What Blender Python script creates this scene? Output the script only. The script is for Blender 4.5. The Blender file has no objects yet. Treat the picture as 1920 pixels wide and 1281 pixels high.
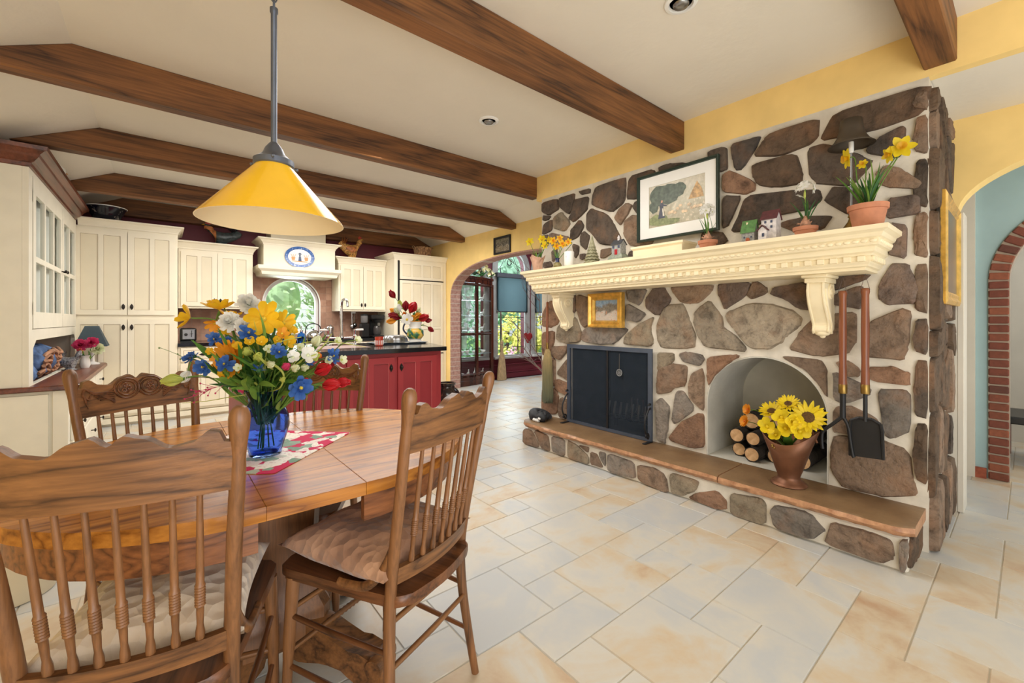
import bpy, bmesh, math, random
from mathutils import Vector, Matrix
from mathutils.geometry import tessellate_polygon
random.seed(7)
SC = bpy.context.scene
COL = SC.collection
PI = math.pi
V = Vector
R = math.radians

# ------------------------------------------------------------------ camera
EYE = V((0, 0, 1.18))
YAW = R(50.603)
FWD = V((math.cos(YAW), math.sin(YAW), 0)); RGT = V((math.sin(YAW), -math.cos(YAW), 0))
FPX = 797.5
cam = bpy.data.cameras.new('camera'); cam.sensor_width = 36; cam.lens = FPX*36/1920
cam.shift_y = -(640.5-600.6)/1920
cam.clip_start = .05
co = bpy.data.objects.new('camera', cam); COL.objects.link(co)
co.location = EYE; co.rotation_euler = (PI/2, 0, YAW-PI/2)
SC.camera = co
def at(px, py, X=None, Y=None, Z=None, D=None):
    """a point of the room seen at a spot of the photo, on a plane or at a depth"""
    r = FWD + RGT*((px-960)/FPX) + V((0, 0, -(py-600.6)/FPX))
    k = D if D is not None else X/r.x if X is not None else Y/r.y if Y is not None else (Z-EYE.z)/r.z
    return EYE + r*k

# ------------------------------------------------------------------ objects
def wm(o):
    m = o.matrix_basis.copy()
    return wm(o.parent) @ m if o.parent else m
def obj(name, bm, m, parent=None, local=False, smooth=None, label=None):
    if parent is not None and not local:
        bm.transform(wm(parent).inverted())
    bmesh.ops.recalc_face_normals(bm, faces=bm.faces[:])
    me = bpy.data.meshes.new(name); bm.to_mesh(me); bm.free()
    if smooth:
        me.polygons.foreach_set('use_smooth', [True]*len(me.polygons))
        me.set_sharp_from_angle(angle=R(smooth))
    if m: me.materials.append(m)
    o = bpy.data.objects.new(name, me); COL.objects.link(o)
    o.parent = parent
    if label: o['label'] = label
    return o
def tag(o, label, cat, group=None):
    o['label'] = label; o['category'] = cat
    if group: o['group'] = group
    return o
def thing(name, label, cat, loc=(0, 0, 0), rz=0, group=None):
    o = bpy.data.objects.new(name, None); COL.objects.link(o); o.empty_display_size = .05
    o.location = loc; o.rotation_euler = (0, 0, rz)
    return tag(o, label, cat, group)
def struct(name, bm, m, parent=None, smooth=None):
    o = obj(name, bm, m, parent, smooth=smooth)
    if parent is None: o['kind'] = 'structure'
    return o
def dup(root, loc, rz, label, group=None):
    r = root.copy(); COL.objects.link(r); r.location = loc; r.rotation_euler = (0, 0, rz); r['label'] = label
    if group: r['group'] = group
    for ch in list(root.children):
        c = ch.copy(); COL.objects.link(c); c.parent = r
        for g in list(ch.children):
            d = g.copy(); COL.objects.link(d); d.parent = c
    return r

# ------------------------------------------------------------------ shapes
NB = bmesh.new
def face(bm, vs):
    try: return bm.faces.new(vs)
    except ValueError: return None
def box(bm, a, b, bev=0, seg=1):
    x0, y0, z0 = [min(a[i], b[i]) for i in range(3)]; x1, y1, z1 = [max(a[i], b[i]) for i in range(3)]
    v = [bm.verts.new(p) for p in [(x0,y0,z0),(x1,y0,z0),(x1,y1,z0),(x0,y1,z0),(x0,y0,z1),(x1,y0,z1),(x1,y1,z1),(x0,y1,z1)]]
    fs = [face(bm, [v[i] for i in q]) for q in [(3,2,1,0),(4,5,6,7),(0,1,5,4),(1,2,6,5),(2,3,7,6),(3,0,4,7)]]
    if bev:
        es = set(e for f in fs for e in f.edges)
        bmesh.ops.bevel(bm, geom=list(es), offset=bev, segments=seg, affect='EDGES', profile=.6)
    return bm
def frame_for(d):
    d = d.normalized(); a = V((0,0,1)) if abs(d.z) < .9 else V((1,0,0))
    u = d.cross(a).normalized(); return u, d.cross(u).normalized()
def ring(bm, c, u, v, n): return [bm.verts.new(c + u*math.cos(2*PI*i/n) + v*math.sin(2*PI*i/n)) for i in range(n)]
def skin(bm, rings, cap=True, closed=True):
    for a, b in zip(rings, rings[1:]):
        n = len(a)
        for i in range(n if closed else n-1): face(bm, [a[i], a[(i+1) % n], b[(i+1) % n], b[i]])
    if cap:
        face(bm, rings[0][::-1]); face(bm, rings[-1])
def tube(bm, pts, r, n=8, cap=True, flat=1.0):
    pts = [V(p) for p in pts]; rs = list(r) if isinstance(r, (list, tuple)) else [r]*len(pts)
    u = None; rings = []
    for i, p in enumerate(pts):
        d = (pts[min(i+1, len(pts)-1)] - pts[max(i-1, 0)])
        if d.length < 1e-9: d = V((0,0,1))
        d.normalize()
        if u is None: u, v = frame_for(d)
        else:
            u = (u - d*u.dot(d)); u = u.normalized() if u.length > 1e-6 else frame_for(d)[0]
            v = d.cross(u)
        rings.append(ring(bm, p, u*rs[i], v*rs[i]*flat, n))
    skin(bm, rings, cap); return bm
def lathe(bm, prof, c=(0,0,0), n=24, axis=V((0,0,1)), sx=1, sy=1, cap=True):
    c = V(c); u, v = (V((1,0,0)), V((0,1,0))) if abs(axis.z) > .999 else frame_for(axis)
    skin(bm, [ring(bm, c+axis*z, u*max(r, 1e-4)*sx, v*max(r, 1e-4)*sy, n) for r, z in prof], cap); return bm
def ball(bm, c, r, nu=14, nv=8, rot=None):
    r = (r, r, r) if not isinstance(r, (tuple, list)) else r
    m = Matrix.Translation(V(c)) @ (rot.to_4x4() if rot else Matrix.Identity(4)) @ Matrix.Diagonal((*r, 1))
    bmesh.ops.create_uvsphere(bm, u_segments=nu, v_segments=nv, radius=1, matrix=m); return bm
def loft(bm, secs, n=14):
    skin(bm, [ring(bm, V(c), V(u), V(v), n) for c, u, v in secs]); return bm
def to3(p, plane, t):
    return {'XY': (p[0], p[1], t), 'XZ': (p[0], t, p[1]), 'YZ': (t, p[0], p[1])}[plane]
def plate(bm, outer, holes, plane, t0, t1, inner=True):
    loops = [list(outer)] + [list(h) for h in holes]
    tri = tessellate_polygon([[V((x, y, 0)) for x, y in l] for l in loops])
    flat = [p for l in loops for p in l]
    A = [bm.verts.new(to3(p, plane, t0)) for p in flat]; Bv = [bm.verts.new(to3(p, plane, t1)) for p in flat]
    for t in tri:
        face(bm, [A[i] for i in t]); face(bm, [Bv[i] for i in t][::-1])
    k = 0
    for li, l in enumerate(loops):
        n = len(l)
        if li == 0 or inner:
            for i in range(n): face(bm, [A[k+i], A[k+(i+1) % n], Bv[k+(i+1) % n], Bv[k+i]])
        k += n
    return bm
def prism(bm, poly, plane, t0, t1, bev=0):
    n = len(poly)
    A = [bm.verts.new(to3(p, plane, t0)) for p in poly]; Bv = [bm.verts.new(to3(p, plane, t1)) for p in poly]
    fs = [face(bm, A[::-1]), face(bm, Bv)] + [face(bm, [A[i], A[(i+1) % n], Bv[(i+1) % n], Bv[i]]) for i in range(n)]
    if bev:
        es = set(e for f in fs[:2] if f for e in f.edges)
        bmesh.ops.bevel(bm, geom=list(es), offset=bev, segments=1, affect='EDGES')
    return bm
def rect(a, b, c, d): return [(a, b), (c, b), (c, d), (a, d)]
def arch(c, hw, z0, spring, rise, n=24, p=2.0):
    pts = [(c-hw, z0), (c+hw, z0)]
    for i in range(n+1):
        a = PI*i/n; x = math.cos(a)
        pts.append((c+hw*x, spring + rise*max(0, 1-abs(x)**p)**(1/p)))
    return pts
def chaikin(p, k=1, q=.25):
    for _ in range(k):
        o = []
        for i in range(len(p)):
            a, b = p[i], p[(i+1) % len(p)]
            o += [(a[0]*(1-q)+b[0]*q, a[1]*(1-q)+b[1]*q), (a[0]*q+b[0]*(1-q), a[1]*q+b[1]*(1-q))]
        p = o
    return p
def bez(pts, n=10):
    """smooth curve through points"""
    P = [V(p) for p in pts]; out = []
    for i in range(len(P)-1):
        p0, p1, p2, p3 = P[max(i-1, 0)], P[i], P[i+1], P[min(i+2, len(P)-1)]
        for k in range(n):
            t = k/n
            out.append(.5*((2*p1)+(p2-p0)*t+(2*p0-5*p1+4*p2-p3)*t*t+(3*p1-p0-3*p2+p3)*t**3))
    return out+[P[-1]]
def sheet(bm, base, d, side, L, W, bend=0, cup=0, n=5, tip=.08, mid=.5, wav=0, nrm=None, base_w=.15):
    """a petal or leaf blade: starts at base, runs along d, curls towards the normal"""
    d = V(d).normalized(); side = V(side); side = (side-d*side.dot(d)).normalized(); up = side.cross(d).normalized()
    if nrm is not None and up.dot(nrm) < 0: up = -up
    rows = []
    p = V(base); dirn = d.copy()
    for i in range(n+1):
        t = i/n
        w = base_w+(1-base_w)*math.sin(min(1, t/mid)*PI/2) if t < mid else tip+(1-tip)*math.cos((t-mid)/(1-mid)*PI/2)**.8
        w *= W/2
        u2 = side.cross(dirn).normalized()
        if u2.dot(up) < 0: u2 = -u2
        z = wav*W*math.sin(t*9)
        rows.append([bm.verts.new(p - side*w + u2*(cup*w+z)), bm.verts.new(p + u2*z*.3), bm.verts.new(p + side*w + u2*(cup*w-z))])
        dirn = (Matrix.Rotation(bend/n, 3, side) @ dirn)
        p = p + dirn*(L/n)
    for a, b in zip(rows, rows[1:]):
        for i in range(2): face(bm, [a[i], a[i+1], b[i+1], b[i]])
    return bm

# ------------------------------------------------------------------ materials
def lin(c): return tuple(((v/255)/12.92 if v/255 <= .04045 else ((v/255+.055)/1.055)**2.4) for v in c)+(1,)
class NT:
    def __init__(s, name):
        s.m = bpy.data.materials.new(name); s.m.use_nodes = True; s.t = s.m.node_tree; s.n = s.t.nodes; s.b = s.n['Principled BSDF']
    def add(s, ty, **kw):
        n = s.n.new(ty)
        for k, v in kw.items():
            if k in n.inputs.keys() if isinstance(k, str) else False: n.inputs[k].default_value = v
            else: setattr(n, k, v)
        return n
    def link(s, a, b): s.t.links.new(a, b)
    def coord(s, scale=(1,1,1), rot=(0,0,0), kind='Object'):
        tc = s.n.new('ShaderNodeTexCoord'); mp = s.n.new('ShaderNodeMapping')
        mp.inputs['Scale'].default_value = scale; mp.inputs['Rotation'].default_value = rot
        s.link(tc.outputs[kind], mp.inputs['Vector']); return mp.outputs['Vector']
    def noise(s, vec, scale, detail=3, rough=.55, dist=0):
        n = s.n.new('ShaderNodeTexNoise'); n.inputs['Scale'].default_value = scale; n.inputs['Detail'].default_value = detail
        n.inputs['Roughness'].default_value = rough; n.inputs['Distortion'].default_value = dist
        s.link(vec, n.inputs['Vector']); return n.outputs['Fac']
    def ramp(s, fac, stops):
        r = s.n.new('ShaderNodeValToRGB'); e = r.color_ramp.elements
        while len(e) < len(stops): e.new(.5)
        for i, (p, c) in enumerate(stops): e[i].position = p; e[i].color = c if len(c) == 4 else lin(c)
        s.link(fac, r.inputs['Fac']); return r.outputs['Color']
    def math(s, op, a, b=None, c=None):
        n = s.n.new('ShaderNodeMath'); n.operation = op
        for i, x in enumerate((a, b, c)):
            if x is None: continue
            if isinstance(x, (int, float)): n.inputs[i].default_value = x
            else: s.link(x, n.inputs[i])
        return n.outputs[0]
    def mix(s, fac, a, b, mode='MIX'):
        n = s.n.new('ShaderNodeMix'); n.data_type = 'RGBA'; n.blend_type = mode
        for i, x in ((0, fac), (6, a), (7, b)):
            if isinstance(x, (int, float)): n.inputs[i].default_value = x
            elif isinstance(x, tuple): n.inputs[i].default_value = x if len(x) == 4 else lin(x)
            else: s.link(x, n.inputs[i])
        return n.outputs[2]
    def bump(s, h, st, dist=.01):
        b = s.n.new('ShaderNodeBump'); b.inputs['Strength'].default_value = st; b.inputs['Distance'].default_value = dist
        s.link(h, b.inputs['Height']); s.link(b.outputs['Normal'], s.b.inputs['Normal'])
    def base(s, c):
        if isinstance(c, tuple): s.b.inputs['Base Color'].default_value = c
        else: s.link(c, s.b.inputs['Base Color'])
    def set(s, **k):
        for a, v in k.items(): s.b.inputs[a.replace('_', ' ')].default_value = v
def M(name, col, rough=.5, metal=0, var=.12, vs=6, bump=0, bs=60, stretch=(1,1,1), **kw):
    t = NT(name); v = t.coord(stretch)
    f = t.noise(v, vs, 4)
    c = lin(col); lo = tuple(x*(1-var*1.6) for x in c[:3])+(1,); hi = tuple(min(1, x*(1+var)) for x in c[:3])+(1,)
    t.base(t.ramp(f, [(.3, lo), (.7, hi)]))
    t.set(Roughness=rough, Metallic=metal, **kw)
    if bump: t.bump(t.noise(v, bs, 4, .6), bump, .004)
    return t.m
def wood(name, dark, light, axis=0, freq=7, rough=.35, scale=3.0, pore=.35, coat=0):
    t = NT(name); s = [scale]*3; s[axis] = scale*.12
    v = t.coord(tuple(s)); s2 = [scale*9]*3; s2[axis] = scale*.35; v2 = t.coord(tuple(s2))
    f = t.noise(v, 1.6, 3, .55, .3)
    rings = t.math('PINGPONG', t.math('MULTIPLY', f, freq*2), 1.0)
    rings = t.math('POWER', rings, .55)
    fine = t.noise(v2, 3.2, 4, .6); blot = t.noise(v, 3.5, 2)
    k = t.math('ADD', t.math('MULTIPLY', rings, .34), t.math('ADD', t.math('MULTIPLY', fine, .2+pore), t.math('MULTIPLY', blot, .25)))
    mid = tuple(a*.45+b*.55 for a, b in zip(dark, light))
    t.base(t.ramp(k, [(.42, dark), (.60, mid), (.84, light)]))
    t.set(Roughness=rough, Coat_Weight=coat)
    t.bump(fine, .14, .003)
    return t.m
def attr_mat(name, rough, var, vs, bump, bs, spec=.5):
    """colour comes from each piece's own colour attribute, broken up by noise"""
    t = NT(name); a = t.n.new('ShaderNodeAttribute'); a.attribute_name = 'Col'
    v = t.coord()
    f = t.noise(v, vs, 6, .7, .6); g = t.noise(v, vs*.45, 3, .6); h = t.noise(v, vs*5, 4, .7)
    c = t.mix(1.0, a.outputs['Color'], t.ramp(f, [(.25, (122, 117, 114)), (.5, (226, 222, 218)), (.72, (255, 250, 244))]), 'MULTIPLY')
    c = t.mix(t.math('MULTIPLY', t.math('SMOOTH_MIN', t.math('MULTIPLY', t.math('MAXIMUM', t.math('SUBTRACT', g, .5), 0), 4), 1, .2), var), c, lin((176, 128, 92)))
    c = t.mix(t.math('MULTIPLY', t.math('GREATER_THAN', h, .62), .35), c, t.mix(1.0, c, (150, 140, 132), 'MULTIPLY'))
    t.base(c); t.set(Roughness=rough); t.b.inputs['Specular IOR Level'].default_value = spec
    t.bump(t.math('ADD', t.noise(v, bs, 6, .7), t.math('MULTIPLY', t.noise(v, bs*.25, 3), 1.2)), bump, .014)
    return t.m
def paint_faces(bm, fs, col):
    l = bm.loops.layers.float_color.get('Col') or bm.loops.layers.float_color.new('Col')
    c = tuple(lin(col)) if max(col) > 1.01 else (*col[:3], 1)
    for f in fs:
        for lp in f.loops: lp[l] = c

m = {}
m['ceiling'] = M('stucco_ceiling', (230, 223, 209), .9, var=.02, vs=2, bump=1.0, bs=6)
m['yellow'] = M('yellow_plaster', (246, 214, 140), .85, var=.06, vs=3, bump=.2, bs=14)
m['beam'] = wood('dark_beam_wood', (62, 37, 18), (138, 90, 48), 0, 4, .6, 3.2, .45)
m['cream'] = M('cream_paint', (240, 231, 208), .5, var=.04, vs=2.5)
m['cream2'] = M('cream_panel_paint', (233, 222, 195), .5, var=.04, vs=2.5)
m['glaze'] = M('brown_glaze', (150, 122, 84), .6)
m['mantel'] = M('antique_ivory_paint', (241, 227, 192), .5, var=.05, vs=5)
m['burg'] = M('burgundy_paint', (98, 24, 38), .6, var=.06)
m['red'] = M('barn_red_paint', (150, 42, 46), .5, var=.06, vs=3)
m['red2'] = M('barn_red_panel', (136, 34, 40), .5, var=.05, vs=3)
m['blackstone'] = M('black_granite', (20, 22, 26), .12, var=.5, vs=120)
m['cherry'] = wood('cherry_wood', (72, 36, 24), (132, 72, 50), 1, 5, .3, 2.5, .3)
m['oak_x'] = wood('oak_grain_across', (70, 44, 25), (140, 94, 54), 0, 7, .36, 4.5, .4)
m['oak_z'] = wood('oak_grain_upright', (72, 46, 27), (134, 90, 54), 2, 3, .36, 6, .5)
m['oak_y'] = wood('oak_grain_deep', (66, 38, 20), (122, 76, 44), 1, 4, .34, 5, .4)
m['oak_top'] = wood('oak_table_top', (118, 66, 20), (192, 126, 50), 0, 11, .27, 3.0, .4)
m['oak_top'].node_tree.nodes['Principled BSDF'].inputs['Specular IOR Level'].default_value = .28
m['oak_apron'] = wood('oak_apron', (86, 48, 24), (158, 98, 54), 0, 14, .35, 3.5, .4)
m['carve'] = M('carved_groove', (92, 48, 20), .5, var=.2)
m['iron'] = M('black_iron', (34, 34, 36), .5, .3, var=.2)
m['hard'] = M('dark_bronze_hardware', (44, 38, 34), .4, .6)
m['brass'] = M('old_brass', (150, 122, 66), .35, .9)
m['gold'] = M('gilt_wood', (222, 176, 84), .35, .55, var=.2, vs=20)
m['white'] = M('white_paint', (240, 240, 236), .5, var=.02)
m['porc'] = M('white_porcelain', (238, 236, 230), .2, var=.03)
m['chrome'] = M('polished_nickel', (200, 200, 202), .15, 1, var=.05)
m['steel'] = M('brushed_steel', (150, 150, 150), .3, .9)
m['blackp'] = M('black_plastic', (26, 26, 28), .35)
m['terra'] = M('terracotta', (196, 132, 100), .8, var=.12, vs=14)
m['soil'] = M('soil', (60, 44, 34), .95)
m['green'] = M('leaf_green', (96, 144, 58), .5, var=.3, vs=18)
m['green2'] = M('fresh_leaf_green', (138, 178, 78), .5, var=.25, vs=18)
m['dgreen'] = M('deep_leaf_green', (62, 112, 60), .5, var=.3, vs=18)
m['stem'] = M('stem_green', (96, 130, 48), .6)
m['lime'] = M('yellow_green_petal', (206, 214, 110), .5, var=.12, vs=20)
m['pale'] = M('pale_green_white_petal', (232, 236, 200), .5, var=.08, vs=20)
m['ypet'] = M('golden_petal', (252, 196, 36), .5, var=.14, vs=16)
m['ylow'] = M('lemon_petal', (250, 220, 40), .5, var=.12, vs=18)
m['opet'] = M('amber_petal', (246, 166, 44), .5, var=.16, vs=18)
m['orange'] = M('orange_petal', (240, 130, 36), .5, var=.16, vs=18)
m['wpet'] = M('white_petal', (246, 245, 240), .5, var=.04, vs=20)
m['bpet'] = M('cornflower_petal', (70, 116, 192), .5, var=.28, vs=20)
m['rpet'] = M('red_petal', (206, 34, 44), .4, var=.2, vs=16)
m['dred'] = M('crimson_petal', (156, 20, 34), .4, var=.2, vs=16)
m['pink'] = M('pink_petal', (220, 70, 120), .5, var=.2, vs=16)
m['fcen'] = M('flower_centre', (96, 66, 24), .9, var=.4, vs=160, bump=1, bs=200)
m['ycen'] = M('yellow_centre', (220, 190, 60), .8, var=.3, vs=120)
m['twig'] = M('grey_twig', (112, 92, 84), .8, var=.2)
def glass(name, col, rough=.02, ior=1.2, trans=1.0):
    t = NT(name); t.base(lin(col)); t.set(Roughness=rough, IOR=ior, Transmission_Weight=trans); return t.m
m['blueglass'] = glass('cobalt_glass', (142, 176, 252), .03, 1.16)
def pane_mat(name, tint, k):
    t = NT(name); tr = t.n.new('ShaderNodeBsdfTransparent'); tr.inputs['Color'].default_value = tint
    gl = t.n.new('ShaderNodeBsdfGlossy'); gl.inputs['Roughness'].default_value = .02
    mx = t.n.new('ShaderNodeMixShader'); mx.inputs[0].default_value = k
    t.link(tr.outputs[0], mx.inputs[1]); t.link(gl.outputs[0], mx.inputs[2]); t.link(mx.outputs[0], t.n['Material Output'].inputs[0]); return t.m
m['pane'] = pane_mat('window_glass', (.96, .98, .98, 1), .06)
def petal(name, col, var=.12, vs=18, k=.35):
    t = NT(name); v = t.coord(); c = lin(col); f = t.noise(v, vs, 4)
    lo = tuple(x*(1-var*1.6) for x in c[:3])+(1,); hi = tuple(min(1, x*(1+var)) for x in c[:3])+(1,)
    cc = t.ramp(f, [(.3, lo), (.7, hi)]); t.base(cc); t.set(Roughness=.5)
    tl = t.n.new('ShaderNodeBsdfTranslucent'); t.link(cc, tl.inputs['Color']); mx = t.n.new('ShaderNodeMixShader'); mx.inputs[0].default_value = k
    t.link(t.b.outputs[0], mx.inputs[1]); t.link(tl.outputs[0], mx.inputs[2]); t.link(mx.outputs[0], t.n['Material Output'].inputs[0]); return t.m
for _k in ('green', 'green2', 'dgreen', 'lime', 'pale', 'ypet', 'ylow', 'opet', 'orange', 'wpet', 'bpet', 'rpet', 'dred', 'pink'):
    _o = m[_k]; _e = [tuple(e.color) for n in _o.node_tree.nodes if n.type == 'VALTORGB' for e in n.color_ramp.elements]
    _c = tuple((a_+b_)/2 for a_, b_ in zip(_e[0], _e[1]))
    m[_k] = petal(_o.name, [255*(1.055*x**(1/2.4)-.055 if x > .0031 else x*12.92) for x in _c[:3]], .2 if 'green' in _k else .1)
def gauze(name, col, k, through=False):
    t = NT(name); tr = t.n.new('ShaderNodeBsdfTransparent'); df = t.n.new('ShaderNodeBsdfTranslucent' if through else 'ShaderNodeBsdfDiffuse'); df.inputs['Color'].default_value = lin(col)
    mx = t.n.new('ShaderNodeMixShader'); mx.inputs[0].default_value = k
    t.link(tr.outputs[0], mx.inputs[1]); t.link(df.outputs[0], mx.inputs[2]); t.link(mx.outputs[0], t.n['Material Output'].inputs[0]); return t.m
m['shade'] = gauze('grey_mesh_shade', (104, 118, 122), .9, True)
m['lace'] = gauze('lace', (225, 228, 226), .6)
m['screen'] = gauze('fine_wire_mesh', (52, 60, 70), .62)
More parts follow.
